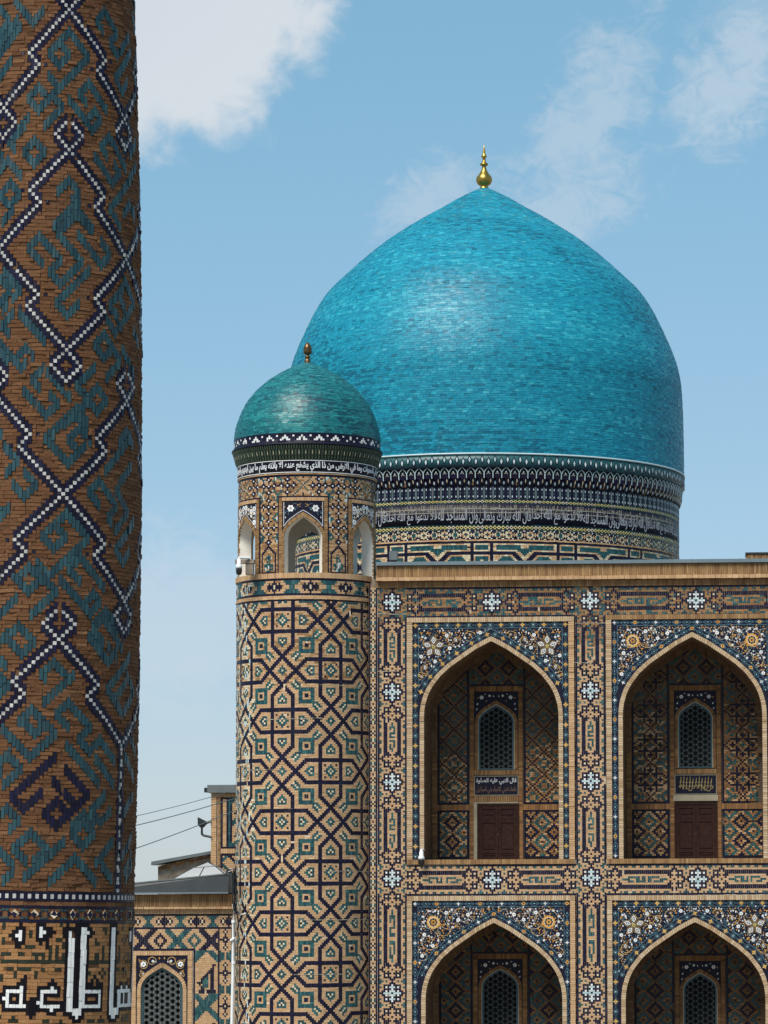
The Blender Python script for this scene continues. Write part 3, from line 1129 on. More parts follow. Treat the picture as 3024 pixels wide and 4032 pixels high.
PLAN_B = dict(
    medal=[(84, 84, 1.0)], palm=[(200, 60, .55)],
    white=[(135, 47), (182, 75), (48, 132), (82, 176), (40, 215), (282, 60), (220, 55)], small=[(65, 40), (43, 62), (45, 84), (36, 154), (103, 155), (160, 103), (157, 36), (232, 48), (91, 40), (250, 25)],
    star=[(103, 50), (146, 78), (177, 50), (52, 100), (78, 142), (60, 176), (30, 240)],
    leaf=[(120, 116, .4), (170, 100, 1.2), (47, 185, .3), (95, 172, -.8), (66, 158, .9), (150, 65, .5), (200, 55, 0), (30, 245, .4), (280, 40, 1.0)],
    bud=[(36, 110, .2), (20, 135, 0), (225, 75, .8), (142, 90, .4), (112, 95, 0), (88, 200, .5), (300, 22, .6)],
    spir=[(150, 70, 52, 2.6, 1.25, 1, 'vine_pale'), (66, 158, 44, 1.0, 1.25, -1, 'vine_pale'), (198, 62, 42, 3.6, 1.1, -1, 'vine_pale'), (256, 50, 34, 2.4, 1.2, 1, 'vine_pale'), (84, 84, 60, 0, 1.0, 1, 'vine_pale'),
          (44, 214, 30, 1.2, 1.2, 1, 'vine_pale'), (30, 60, 24, 0.5, 1.0, 1, 'vine_blue'), (296, 32, 26, 0.4, 1.1, -1, 'vine_ochre'), (120, 110, 36, 0.2, .8, -1, 'vine_ochre')])


def spandrel(th, x0, x1, zt, zb, xc, hw, zs, rise, plan, borderkind, parent_name='spandrel_panel', px=1 / 111.0, y=0.0):
    """Tile mosaic above and beside the arch: slab, border of motifs, flowers, vines."""
    slab = front_wall(parent_name, th, x0, x1, zb, zt, xc, hw, zs, rise, y + 0.0, 'panel_navy', th)
    bw = 24 * px * 1.0
    inn = arch_in(xc, hw + bw * 1.25, zs, rise + bw * 1.2)
    arch_o = arch_in(xc, hw + .02, zs, rise + .03)
    vb = bmesh.new()
    mats = ['line_teal', 'vine_ochre', 'vine_pale', 'vine_blue', 'panel_black']
    # lines that frame the field
    ribbon(vb, [(x0 + bw, zt - bw), (x1 - bw, zt - bw)], .022, y, 0, .006)
    P = arch_pts(xc, hw + bw * 1.25, zs, rise + bw * 1.2, 3)
    P = [p for p in P if x0 + bw * .7 < p[0] < x1 - bw * .7]
    zlow = P[0][1]
    ribbon(vb, P, .022, y, 0, .006)
    for xs in (x0 + bw, x1 - bw):
        ribbon(vb, [(xs, zlow - .05), (xs, zt - bw)], .02, y, 0, .006)
    # border motifs: along the top, down both sides, along the arch
    runs = []
    n = max(4, int((x1 - x0 - bw) / (40 * px)))
    runs += [(x0 + bw / 2 + (x1 - x0 - bw) * k / n, zt - bw / 2, 0.0, k) for k in range(n + 1)]
    for xs in (x0 + bw / 2, x1 - bw / 2):
        m = max(2, int((zt - zb - bw) / (38 * px)))
        runs += [(xs, zt - bw / 2 - (zt - zb - bw) * k / m, PI / 2, k) for k in range(1, m + 1)]
    Pa = np.array(arch_pts(xc, hw + bw * .62, zs, rise + bw * .6, 4))
    sg = np.concatenate([[0], np.cumsum(np.hypot(*np.diff(Pa, axis=0).T))])
    m = int(sg[-1] / (34 * px))
    for k in range(1, m):
        t = sg[-1] * k / m
        xx, zz = float(np.interp(t, sg, Pa[:, 0])), float(np.interp(t, sg, Pa[:, 1]))
        x2, z2 = float(np.interp(t + .02, sg, Pa[:, 0])), float(np.interp(t + .02, sg, Pa[:, 1]))
        if x0 + bw * 1.3 < xx < x1 - bw * 1.3:
            runs.append((xx, zz, math.atan2(z2 - zz, x2 - xx), k))
    for (xa_, za_, aa_, ka_), (xb_, zb_, ab_, kb_) in zip(runs, runs[1:]):
        if kb_ != ka_ + 1 or math.hypot(xb_ - xa_, zb_ - za_) > .6:
            continue
        l_ = math.hypot(xb_ - xa_, zb_ - za_)
        nx_, nz_ = -(zb_ - za_) / l_ * bw * .40, (xb_ - xa_) / l_ * bw * .40
        mid_ = ((xa_ + xb_) / 2, (za_ + zb_) / 2)
        if arch_o(np.array([mid_[0]]), np.array([mid_[1]])).any():
            continue
        for sg in (-1, 1):
            ribbon(vb, [(xa_ + sg * nx_, za_ + sg * nz_), (xb_ - sg * nx_, zb_ - sg * nz_)], .013, y, 0 if borderkind == 'A' else 3, .003)
        if borderkind == 'B':
            ribbon(vb, [(xa_, za_), (xb_, zb_)], .02, y, 0, .003)
    for xx, zz, an, k in runs:
        if arch_o(np.array([xx - .03, xx + .03]), np.array([zz - .06, zz - .06])).any():
            continue
        if borderkind == 'A':
            me = M_QUAT if k % 2 == 0 else M_HEXF
            place(me, slab, xx, y - .001, zz, an, 1.1)
        else:
            me = (M_LOZ, M_TBUD, M_OLOZ, M_TBUD)[k % 4]
            place(me, slab, xx, y - .001, zz, an + PI / 2 if me is not M_LOZ else an, 1.05)
    # field
    def ok(xx, zz, r):
        q = np.array([-r, 0, r, 0])
        p = np.array([0, -r, 0, r])
        return x0 + bw + r * .6 < xx < x1 - bw - r * .6 and zz < zt - bw - r * .5 and not inn(xx + q, zz + p).any()
    for sx in (1, -1):
        ox = x0 if sx == 1 else x1

        def pos(p):
            return ox + sx * p[0] * px, zt - p[1] * px
        for key, me, rr in (('rose', M_ROSE, .2), ('medal', M_MEDAL, .15), ('palm', M_PALM, .07), ('white', M_WFL, .05), ('small', M_WFS, .03), ('star', M_STARF, .03)):
            for p in plan.get(key, []):
                xx, zz = pos(p)
                if ok(xx, zz, rr):
                    sc = p[2] if len(p) > 2 else 1.0
                    place(me, slab, xx, y - .004, zz, 0.3 * (p[0] % 3) if key not in ('rose', 'medal') else 0, sc * (.86 if key in ('white', 'small') else 1.02), sx)
        for key, me in (('leaf', M_OLEAF), ('bud', M_WBUD)):
            for q, p in enumerate(plan.get(key, [])):
                xx, zz = pos(p)
                if ok(xx, zz, .04):
                    place(M_OBUD if key == 'bud' and q % 3 == 1 else me, slab, xx, y - .003, zz, sx * p[2], 1.0, sx)
        for (cx, cz, r, a0, tn, sg_, mt) in plan['spir']:
            xx, zz = pos((cx, cz))
            pts = spiral(xx, zz, r * px, a0 if sx == 1 else PI - a0, tn, sg_ * sx)
            run = []
            for p in pts + [None]:
                if p is not None and ok(p[0], p[1], .01):
                    run.append(p)
                else:
                    if len(run) > 2:
                        ribbon(vb, run, .020, y, mats.index(mt), .003)
                    run = []
        # little stems that join flowers
        for k in range(46):
            ax_, az_ = pos((26 + (k * 53) % 292, 30 + (k * 37) % 230))
            pts = spiral(ax_, az_, .10 + .012 * (k % 5), k * 1.3, .55, 1 if k % 2 else -1, .6, 8)
            if all(ok(p[0], p[1], .01) for p in pts):
                ribbon(vb, pts, .016, y, (3, 3, 1, 2, 3)[k % 5] if plan is PLAN_A else (2, 3, 1, 2)[k % 4], .002)
                e = pts[-1]
                if ok(e[0], e[1], .04):
                    place((M_WBUD, M_STARF, M_OBUD, M_WBUD, M_WFS)[k % 5], slab, e[0], y - .003, e[1], k, .62)
    # small blossoms, leaves and buds that fill the rest of the field
    taken = [(o.location.x + org(slab).x, o.location.z + org(slab).z, max(o.dimensions.x, o.dimensions.z) / 2 * .9) for o in slab.children if o.name.split('.')[0] != 'vine']
    fb = bmesh.new()
    fm = ['white_glaze', 'ochre_glaze', 'vine_blue', 'yellow_glaze', 'line_teal', 'panel_black', 'vine_pale']
    st_ = .098
    rr = random.Random(int(x0 * 10) + int(zt * 10))
    half = []
    k = 0
    zz = zt - bw
    while zz > zlow - .1:
        xx = x0 + bw
        k += 1
        while xx < xc + .02:
            half.append((xx + (k % 2) * st_ / 2 + rr.uniform(-.02, .02), zz + rr.uniform(-.02, .02), rr.random(), rr.random() * 6))
            xx += st_
        zz -= st_ * .86
    for (xx, zz, r1, an) in half:
        for sx in (1, -1):
            x2 = xx if sx == 1 else 2 * xc - xx
            if not ok(x2, zz, .012) or any((x2 - a) ** 2 + (zz - b) ** 2 < (c + .018) ** 2 for a, b, c in taken):
                continue
            if r1 < .10:
                pts, mt, core = petal_flower(5, .012, .030), 0, 5
            elif r1 < .52:
                pts, mt, core = lens(.017, .040), (1 if r1 < .34 else 4), None
            elif r1 < .78:
                pts, mt, core = lens(.012, .042), (2 if r1 < .66 else 4), None
            elif r1 < .84:
                pts, mt, core = petal_flower(4, .010, .034, 'star'), 0, None
            else:
                pts, mt, core = petal_flower(3, .012, .042, 'star'), (1 if r1 < .95 else 6), None
            P2 = rot(pts, an * sx, 1.0, x2, zz)
            vs = [fb.verts.new((px_, y - .0065, pz_)) for px_, pz_ in P2]
            vb2 = [fb.verts.new((px_, y + .001, pz_)) for px_, pz_ in P2]
            fb.faces.new(vs).material_index = mt
            for i in range(len(vs)):
                j = (i + 1) % len(vs)
                fb.faces.new((vs[j], vs[i], vb2[i], vb2[j])).material_index = mt
            if core is not None:
                fb.faces.new([fb.verts.new((x2 + .009 * math.cos(q), y - .008, zz + .009 * math.sin(q))) for q in (0, 1.57, 3.14, 4.71)]).material_index = core
    obj('small_blossoms', fb, fm, slab, kind='stuff')
    obj('vine', vb, mats, slab)
    return slab


# ---------------- Arabic lettering (presentation forms, set by hand because text objects do not join letters)
FORMS = {'ا': (0xFE8D, 0xFE8E, None, None), 'أ': (0xFE83, 0xFE84, None, None), 'ب': (0xFE8F, 0xFE90, 0xFE91, 0xFE92), 'ت': (0xFE95, 0xFE96, 0xFE97, 0xFE98), 'ث': (0xFE99, 0xFE9A, 0xFE9B, 0xFE9C),
         'ج': (0xFE9D, 0xFE9E, 0xFE9F, 0xFEA0), 'ح': (0xFEA1, 0xFEA2, 0xFEA3, 0xFEA4), 'خ': (0xFEA5, 0xFEA6, 0xFEA7, 0xFEA8), 'د': (0xFEA9, 0xFEAA, None, None), 'ذ': (0xFEAB, 0xFEAC, None, None),
         'ر': (0xFEAD, 0xFEAE, None, None), 'ز': (0xFEAF, 0xFEB0, None, None), 'س': (0xFEB1, 0xFEB2, 0xFEB3, 0xFEB4), 'ش': (0xFEB5, 0xFEB6, 0xFEB7, 0xFEB8), 'ص': (0xFEB9, 0xFEBA, 0xFEBB, 0xFEBC),
         'ض': (0xFEBD, 0xFEBE, 0xFEBF, 0xFEC0), 'ط': (0xFEC1, 0xFEC2, 0xFEC3, 0xFEC4), 'ع': (0xFEC9, 0xFECA, 0xFECB, 0xFECC), 'غ': (0xFECD, 0xFECE, 0xFECF, 0xFED0), 'ف': (0xFED1, 0xFED2, 0xFED3, 0xFED4),
         'ق': (0xFED5, 0xFED6, 0xFED7, 0xFED8), 'ك': (0xFED9, 0xFEDA, 0xFEDB, 0xFEDC), 'ل': (0xFEDD, 0xFEDE, 0xFEDF, 0xFEE0), 'م': (0xFEE1, 0xFEE2, 0xFEE3, 0xFEE4), 'ن': (0xFEE5, 0xFEE6, 0xFEE7, 0xFEE8),
         'ه': (0xFEE9, 0xFEEA, 0xFEEB, 0xFEEC), 'و': (0xFEED, 0xFEEE, None, None), 'ى': (0xFEEF, 0xFEF0, None, None), 'ي': (0xFEF1, 0xFEF2, 0xFEF3, 0xFEF4), 'ئ': (0xFE89, 0xFE8A, 0xFE8B, 0xFE8C), 'ة': (0xFE93, 0xFE94, None, None),
         'ء': (0xFE80, None, None, None)}


def shape_arabic(s):
    out = []
    n = len(s)
    i = 0
    while i < n:
        ch = s[i]
        if ch not in FORMS:
            out.append(ch)
            i += 1
            continue
        pj = i > 0 and s[i - 1] in FORMS and FORMS[s[i - 1]][2] is not None
        if ch == 'ل' and i + 1 < n and s[i + 1] in 'اأ':
            out.append(chr((0xFEFB if not pj else 0xFEFC)))
            i += 2
            continue
        nj = i + 1 < n and s[i + 1] in FORMS and FORMS[s[i + 1]][1] is not None and FORMS[ch][2] is not None
        f = FORMS[ch]
        if pj and nj and f[3]:
            c = f[3]
        elif pj and f[1]:
            c = f[1]
        elif nj and f[2]:
            c = f[2]
        else:
            c = f[0]
        out.append(chr(c))
        i += 1
    return ''.join(out[::-1])


def text_mesh(s, bold=0.012, extrude=0.02, res=2):
    """Flat text as (verts, polygons) with x to the right, y up, normalised: unit width and height returned."""
    cu = bpy.data.curves.new('lettering', 'FONT')
    cu.body = s
    cu.resolution_u = res
    cu.offset = bold
    cu.extrude = extrude
    ob = bpy.data.objects.new('lettering', cu)
    COL.objects.link(ob)
    dg = bpy.context.evaluated_depsgraph_get()
    me = ob.evaluated_get(dg).to_mesh()
    V = np.array([v.co[:] for v in me.vertices])
    Fs = [tuple(p.vertices) for p in me.polygons]
    bpy.data.objects.remove(ob)
    bpy.data.curves.remove(cu)
    return V, Fs


def text_on(name, parent, s, surf, u0, u1, v0, v1, mat, proud=0.006, bold=0.012, keep_shape=True, kind=None):
    V, Fs = text_mesh(s, bold)
    mn, mx = V.min(0), V.max(0)
    a = (V[:, 0] - mn[0]) / (mx[0] - mn[0])
    b = (V[:, 1] - mn[1]) / (mx[1] - mn[1])
    front = V[:, 2] > 0
    U = u0 + (u1 - u0) * a
    W = v0 + (v1 - v0) * b
    P = surf(U, W, np.where(front, proud, -0.004))
    me = bpy.data.meshes.new(name)
    me.from_pydata(P.tolist(), [], Fs)
    me.polygons.foreach_set('use_smooth', np.zeros(len(Fs), dtype=bool))
    me.materials.append(MATS[mat])
    me.update()
    return link(name, me, parent, kind)


# ---------------- lattice windows
def lattice_window(th, xc, hw, zs, rise, zb, y, px_x=.177, px_z=.205, name='lattice_window', pane=.031):
    """Pointed window: dark room behind, teal frame, cream line, pierced lattice of hexagons with small stars."""
    P = [(xc + hw, zb)] + arch_pts(xc, hw, zs, rise, 2) + [(xc - hw, zb)]
    bm = bmesh.new()
    fr_in = [(xc + (x - xc) * .90, zs + (z - zs) * (.90 if z > zs else 1) + (0.05 if z < zs else 0)) for x, z in P]

    def band(Pa, Pb, y0, y1, mi=0):
        n = len(Pa)
        va = [bm.verts.new((x, y0, z)) for x, z in Pa]
        vb_ = [bm.verts.new((x, y0, z)) for x, z in Pb]
        vc = [bm.verts.new((x, y1, z)) for x, z in Pb]
        vd = [bm.verts.new((x, y1, z)) for x, z in Pa]
        for i in range(n):
            j = (i + 1) % n
            bm.faces.new((va[i], va[j], vb_[j], vb_[i])).material_index = mi
            bm.faces.new((vb_[i], vb_[j], vc[j], vc[i])).material_index = mi
            bm.faces.new((va[j], va[i], vd[i], vd[j])).material_index = mi
    band(P, fr_in, y - .03, y + .08)
    fr = obj(name, bm, 'window_frame_teal', th)
    bm = bmesh.new()
    Pc = [(xc + (x - xc) * (1 + .028 / hw * 1.1), zs + (z - zs) * (1 + .04 / rise if z > zs else 1)) for x, z in P]
    band(Pc, P, y - .022, y + .05)
    obj('edge_line', bm, 'cream_line', fr)
    inside = arch_in(xc, hw * .93, zs, rise * .93)
    bm = bmesh.new()
    bs = bmesh.new()
    ncol = int(hw / px_x) + 2
    nrw = int((zs + rise - zb) / px_z) + 2
    for i in range(-ncol, ncol + 1):
        for j in range(-1, nrw + 1):
            x = xc + i * px_x
            z = zb + .12 + (j + (0.5 if i % 2 else 0)) * px_z
            if not (inside(np.array([x]), np.array([z]))[0] and z > zb + .05):
                continue
            ro, ri = .092, .079
            A = [bm.verts.new((x + ro * math.cos(PI / 3 * k), y, z + ro * math.sin(PI / 3 * k))) for k in range(6)]
            B = [bm.verts.new((x + ri * math.cos(PI / 3 * k), y, z + ri * math.sin(PI / 3 * k))) for k in range(6)]
            A2 = [bm.verts.new((v.co.x, y + .04, v.co.z)) for v in A]
            B2 = [bm.verts.new((v.co.x, y + .04, v.co.z)) for v in B]
            for k in range(6):
                k2 = (k + 1) % 6
                bm.faces.new((A[k], A[k2], B[k2], B[k]))
                bm.faces.new((B[k], B[k2], B2[k2], B2[k]))
                bm.faces.new((A[k2], A[k], A2[k], A2[k2]))
            for k in range(6):                    # stars and small bars between the hexagons
                a = PI / 3 * k
                for (rr, w, da) in ((.118, .025, 0), (.103, .012, PI / 6)):
                    sx_, sz_ = x + rr * math.cos(a + da), z + rr * math.sin(a + da)
                    if not inside(np.array([sx_]), np.array([sz_]))[0] or sz_ < zb + .05:
                        continue
                    pts = [bs.verts.new((sx_ + w * math.cos(a + q * PI / 2), y - .006, sz_ + w * math.sin(a + q * PI / 2))) for q in range(4)]
                    bs.faces.new(pts[::-1])
    obj('lattice', bm, 'lattice_bar', fr)
    o = obj('lattice_stars', bs, 'lattice_star', fr)
    bm = bmesh.new()
    V = [bm.verts.new((x, y + pane, z)) for x, z in Pc]
    bm.faces.new(V[::-1])
    obj('dark_pane', bm, 'dark_room', fr)
    return fr


# ---------------- patterns of the niche back walls
def diamond_rings(nr, nc, a, b, ci, cj, first='N', second='T', R_=4, dirty=None):
    M = [['b'] * nc for _ in range(nr)]
    for r in range(nr):
        for c in range(nc):
            for (mt, oi, oj) in ((first, 0, 0), (second, a, b)):
                i = (c - ci - oi + a) % (2 * a) - a
                j = (r - cj - oj + b) % (2 * b) - b
                s = abs(i) + abs(j)
                if (abs(i) <= 3 and s in (3, 4) and abs(j) > 0) or (abs(i) == 3 and abs(j) <= 1) or (abs(i) == 4 and j == 0):
                    M[r][c] = mt
                elif s == 0:
                    M[r][c] = 'N'
                elif mt == second and R_ < 4 and s == 1:
                    M[r][c] = 'c'
    return [''.join(x) for x in M]


def dotted_lattice(nr, nc, ci, cj, p=12):
    M = [['b'] * nc for _ in range(nr)]
    for r in range(nr):
        for c in range(nc):
            i, j = c - ci, r - cj
            if (i + j) % p == 0 or (i - j) % p == 0:
                M[r][c] = 'N'
            h = p // 2
            for (oi, oj) in ((h, 0), (0, h)):
                u = (i - oi + h) % p - h
                v = (j - oj + h) % p - h
                s = abs(u) + abs(v)
                if s <= 3 and s >= 2 and not (abs(u) == 1 and abs(v) == 1) or (abs(u) == 2 and abs(v) <= 1):
                    M[r][c] = 'T'
    return [''.join(x) for x in M]


_CR = {}


def crosses_cell(i, j):
    ai, aj = abs(i), abs(j)
    if ai == 0 and aj <= 1 or (ai == 1 and aj == 0):
        return 'T'
    if (ai == 5 and aj <= 1) or (ai in (4, 6) and aj == 0):
        return 'N'
    if ai == 3 and 1 <= aj <= 6 and aj != 3:
        return 'I'
    if aj == 3 and 1 <= ai <= 6:
        return 'L'
    if ai == 2 and aj == 2:
        return 'N'
    if (ai == 0 and 4 <= aj <= 6) or (ai == 1 and aj == 5):
        return 'N'
    if (ai == 5 and aj in (5, 6)) or (ai == 6 and aj == 5):
        return 'T'
    if (ai, aj) in ((2, 7), (1, 8), (0, 9), (9, 0), (8, 1), (7, 2)):
        return 'N'
    if ai in (4, 6) and aj >= 8 or (ai in (3, 5) and aj == 9):
        return 'T'
    if (ai == 7 and aj in (7, 8)) or (ai == 8 and aj in (6, 7)):
        return 'T'
    return 'b'


def crosses(nr, nc, ci, cj):
    return [''.join(crosses_cell((c - ci), ((r - cj + 9) % 18) - 9) if abs(c - ci) <= 9 else 'b' for c in range(nc)) for r in range(nr)]


NICHE_D = 2.9
YB = NICHE_D


def bx(px, py):
    return at(px, py, YB)


def niche(px_fl, px_fr, pz_ft, px_il, px_ir, pz_sp, pz_ap, pz_sill, plan, border, pat, upper, win, label):
    """One arched bay: frame, spandrel, ring, recess, back wall."""
    pym = (pz_ap + pz_sill) / 2 if upper else 3800
    x0, x1 = ax(px_fl, 2900), ax(px_fr, 2900)
    w_fr = (22 if upper else 20) / 111.0
    xi0, xi1 = ax(px_il, pym), ax(px_ir, pym)
    xc, hw = (xi0 + xi1) / 2, (xi1 - xi0) / 2
    zs, za, zb = az(pz_sp), az(pz_ap), az(pz_sill)
    rise = za - zs
    zft = az(pz_ft)
    zpt = zft - 0.17
    ring = 0.155
    # frame of bricks
    course(facade, S0, x0, x1, zpt, zft, 0.080, 'voussoir_brick' if not upper or px_fl < 2000 else 'cornice_brick', 0.045, 0.08, 0.008)
    course(facade, S0, x0, x0 + w_fr, zb, zpt - .006, 0.078, 'voussoir_brick', 0.045, 0.08, 0.008, vertical=True)
    course(facade, S0, x1 - w_fr, x1, zb, zpt - .006, 0.078, 'buff_brick', 0.045, 0.08, 0.008, vertical=True)
    if upper:
        course(facade, S0, x0, x1, Z_SILL_B + .004, Z_SILL_T, 0.078, 'cornice_brick', 0.06, 0.1, 0.006)
    spandrel(facade, x0 + w_fr, x1 - w_fr, zpt, zb, xc, hw + ring, zs, rise + ring * 1.12, plan, border, y=-0.004)
    voussoirs(facade, S0, xc, hw, zs, rise, hw + ring, rise + ring * 1.12, zb, 0.083, 'voussoir_brick', 0.055, 0.09)
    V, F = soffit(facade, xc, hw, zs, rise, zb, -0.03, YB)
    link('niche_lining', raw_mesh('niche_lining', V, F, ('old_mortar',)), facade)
    # second brick ring at the back edge of the vault
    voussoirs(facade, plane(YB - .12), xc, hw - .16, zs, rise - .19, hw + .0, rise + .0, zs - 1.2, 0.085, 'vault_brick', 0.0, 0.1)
    # back wall sheet and floor
    bm = bmesh.new()
    add_box(bm, xi0 - .3, xi1 + .3, YB + .03, YB + .25, zb - .2, za + .4)
    obj('back_wall', bm, 'old_mortar', facade)
    bm = bmesh.new()
    add_box(bm, xi0 - .1, xi1 + .1, 0.02, YB + .02, zb - .25, zb - .004)
    obj('niche_floor', bm, 'rough_render', facade)
    SB = plane(YB)
    inr = arch_in(xc, hw - .14, zs, rise - .17)

    wx0, wx1, w_top, w_ap, w_bot = win[0], win[1], win[2], win[3], win[4]
    xl, xr = bx(wx0, 2900).x, bx(wx1, 2900).x            # outer edges of the middle brick frame
    zt_w = az(w_top, 1930, YB)
    seed = 3.0 if px_fl < 2000 else 1.0
    z_res = az(2975 if px_fl < 2000 else 2830, 1930, YB)

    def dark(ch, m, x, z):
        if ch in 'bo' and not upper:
            return 'vault_brick' if random.random() < .55 else 'old_brick'  # darker bricks put the shade of the lower niches into the colour
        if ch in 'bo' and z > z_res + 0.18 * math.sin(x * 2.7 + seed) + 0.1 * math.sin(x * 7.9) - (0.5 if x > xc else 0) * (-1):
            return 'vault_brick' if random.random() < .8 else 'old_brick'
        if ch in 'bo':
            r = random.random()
            return 'buff_brick' if r < (.42 if x < xc else .2) else ('cornice_brick' if r < .45 else 'old_brick')  # brown bricks mixed in as painted niche shade, more right of centre
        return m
    cell = .069
    # two long side panels reach up under the vault
    ztop = za + .1
    zmid = az(3167, 1930, YB) if upper else zb
    wp0 = xi0 - .05
    for side, (a, b) in enumerate(((xi0 + .22, xl - .02), (xr + .02, xi1 + .05))):
        n = int((b - a - 2 * cell) / cell)
        m = int((ztop - zmid) / cell)
        if pat == 'dots':
            M = dotted_lattice(m, n, n // 2, 26)
        elif pat == 'cross':
            M = crosses(m, n, n // 2, 11)
        else:
            M = diamond_rings(m, n, 6, 5, n // 2, 4)
        M = ['I' + r + 'I' for r in M]
        M = ['L' * len(M[0])] + M
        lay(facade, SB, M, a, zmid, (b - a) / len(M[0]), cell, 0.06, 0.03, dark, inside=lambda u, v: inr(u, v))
        if upper:
            course(facade, SB, a - .1, b + .06, az(3190, 1930, YB), az(3168, 1930, YB), 0.085, 'old_brick', 0.02, 0.05, 0.01)
            z0, z1 = az(3380, 1930, YB), az(3190, 1930, YB)
            m = int((z1 - z0) / cell)
            flip = (px_fl < 2000) == (side == 0)
            M = diamond_rings(m - 2, n, 6, 5, n // 2 - 1, 7, 'N' if flip else 'T', 'T' if flip else 'N', 4)
            M = ['L' * (n + 2)] + ['I' + r + 'I' for r in M] + ['L' * (n + 2)]
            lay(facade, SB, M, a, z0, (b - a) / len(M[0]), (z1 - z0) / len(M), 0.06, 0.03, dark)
        # bricks beside the panel
        ec = a - .012
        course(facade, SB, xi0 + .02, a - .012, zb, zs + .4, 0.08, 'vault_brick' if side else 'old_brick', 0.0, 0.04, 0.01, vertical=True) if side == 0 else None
    # wall above the middle frame
    n = int((xr - xl) / cell)
    m = int((ztop - zt_w) / cell) - 1
    M = ['L' * n] + diamond_rings(m, n, 6, 5, n // 2, 3, 'T', 'N', 4)
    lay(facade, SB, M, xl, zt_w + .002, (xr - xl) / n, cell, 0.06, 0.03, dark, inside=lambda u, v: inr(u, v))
    # middle frame: brick strips, window, inscription, door
    fr_w = .15
    zbf = zb
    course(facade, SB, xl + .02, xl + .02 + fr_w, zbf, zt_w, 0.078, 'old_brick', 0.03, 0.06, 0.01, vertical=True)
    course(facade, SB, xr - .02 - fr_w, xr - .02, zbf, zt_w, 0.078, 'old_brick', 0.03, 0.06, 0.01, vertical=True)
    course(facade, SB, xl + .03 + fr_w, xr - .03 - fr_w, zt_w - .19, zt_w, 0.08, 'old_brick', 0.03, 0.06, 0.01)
    ia, ib = xl + .03 + fr_w, xr - .03 - fr_w
    wc = (ia + ib) / 2
    whw = (ib - ia) / 2 * .80
    z_ap, z_bot = az(w_ap, 1930, YB), az(w_bot, 1930, YB)
    wr = whw * 1.02
    zsw = z_ap - wr
    # small spandrel over the window
    mini = front_wall('window_spandrel', facade, ia, ib, zsw - .3, zt_w - .2, wc, whw + .14, zsw, wr + .17, YB - .01, 'panel_navy', facade)
    for sx in (1, -1):
        for (fx, fz, me, s) in ((.66, .28, M_WFL, .9), (.30, .20, M_WFS, .9), (.85, .60, M_WBUD, 1), (.12, .22, M_WBUD, .8), (.88, .85, M_WBUD, .9), (.5, .12, M_WBUD, .7), (.45, .45, M_OLEAF, .6), (.84, .30, M_OLEAF, .6)):
            xx, zz = wc + sx * fx * (ib - ia) / 2, zt_w - .2 - fz * .75
            if not arch_in(wc, whw + .16, zsw, wr + .2)(np.array([xx]), np.array([zz]))[0]:
                place(me, mini, xx, YB - .014, zz, fx * 3, s, sx)
    voussoirs(facade, plane(YB - .02), wc, whw + .03, zsw, wr + .04, whw + .14, wr + .17, z_bot, 0.075, 'old_brick', 0.01, 0.05)
    lattice_window(facade, wc, whw, zsw, wr, z_bot, YB - .005)
    if upper:
        course(facade, SB, ia, ib, az(3051, 1930, YB), az(3032, 1930, YB), 0.08, 'cornice_brick', 0.02, 0.05, 0.01)
        zi0, zi1 = az(3132, 1930, YB), az(3053, 1930, YB) - .02
        bm = bmesh.new()
        add_box(bm, ia, ib, YB - .02, YB + .02, zi0, zi1)
        ip = obj('inscription_panel', bm, 'panel_navy', facade)
        bm = bmesh.new()
        for q in ((ia, ib, zi0, zi0 + .018), (ia, ib, zi1 - .018, zi1), (ia, ia + .018, zi0 + .018, zi1 - .018), (ib - .018, ib, zi0 + .018, zi1 - .018)):
            add_box(bm, q[0], q[1], YB - .026, YB - .019, q[2], q[3])
        obj('border', bm, 'cream_line', ip)
        SI = plane(YB - .02)
        hh = zi1 - zi0
        if px_fl < 2000:
            text_on('lettering', ip, shape_arabic('قال النبي عليه الصلوة'), SI, ia + .07, ib - .07, zi0 + hh * .54, zi1 - hh * .1, 'text_white', bold=.02)
            text_on('lettering', ip, shape_arabic('علماء امتي كانبياء بني اسرائيل'), SI, ia + .07, ib - .07, zi0 + hh * .08, zi0 + hh * .48, 'text_brown', bold=.012)
        else:
            # worn panel: only fragments of the upright and curved letter strokes can still be seen
            bm = bmesh.new()
            rr = random.Random(5)
            for k in range(11):
                xx = ia + .2 + (ib - ia - .3) * k / 11
                ribbon(bm, [(xx, zi0 + hh * (.28 + .1 * rr.random())), (xx + .02 * rr.random(), zi0 + hh * .6), (xx + .03, zi0 + hh * (.8 + .12 * rr.random()))], .02, YB - .02, 0, .006)
                ribbon(bm, spiral(xx + .03, zi0 + hh * (.25 + .15 * rr.random()), .05 + .03 * rr.random(), k, .6, 1, .7, 8), .018, YB - .02, 0, .006)
                ribbon(bm, [(xx - .03, zi0 + hh * .62), (xx + .05, zi0 + hh * (.58 + .1 * rr.random()))], .016, YB - .02, 0, .005)
            ribbon(bm, [(ia + .15, zi0 + hh * .42), (ib - .1, zi0 + hh * .42)], .012, YB - .02, 0, .005)
            obj('lettering', bm, 'text_gold', ip)
        # door with its lintel
        zd1 = az(3158, 1930, YB)
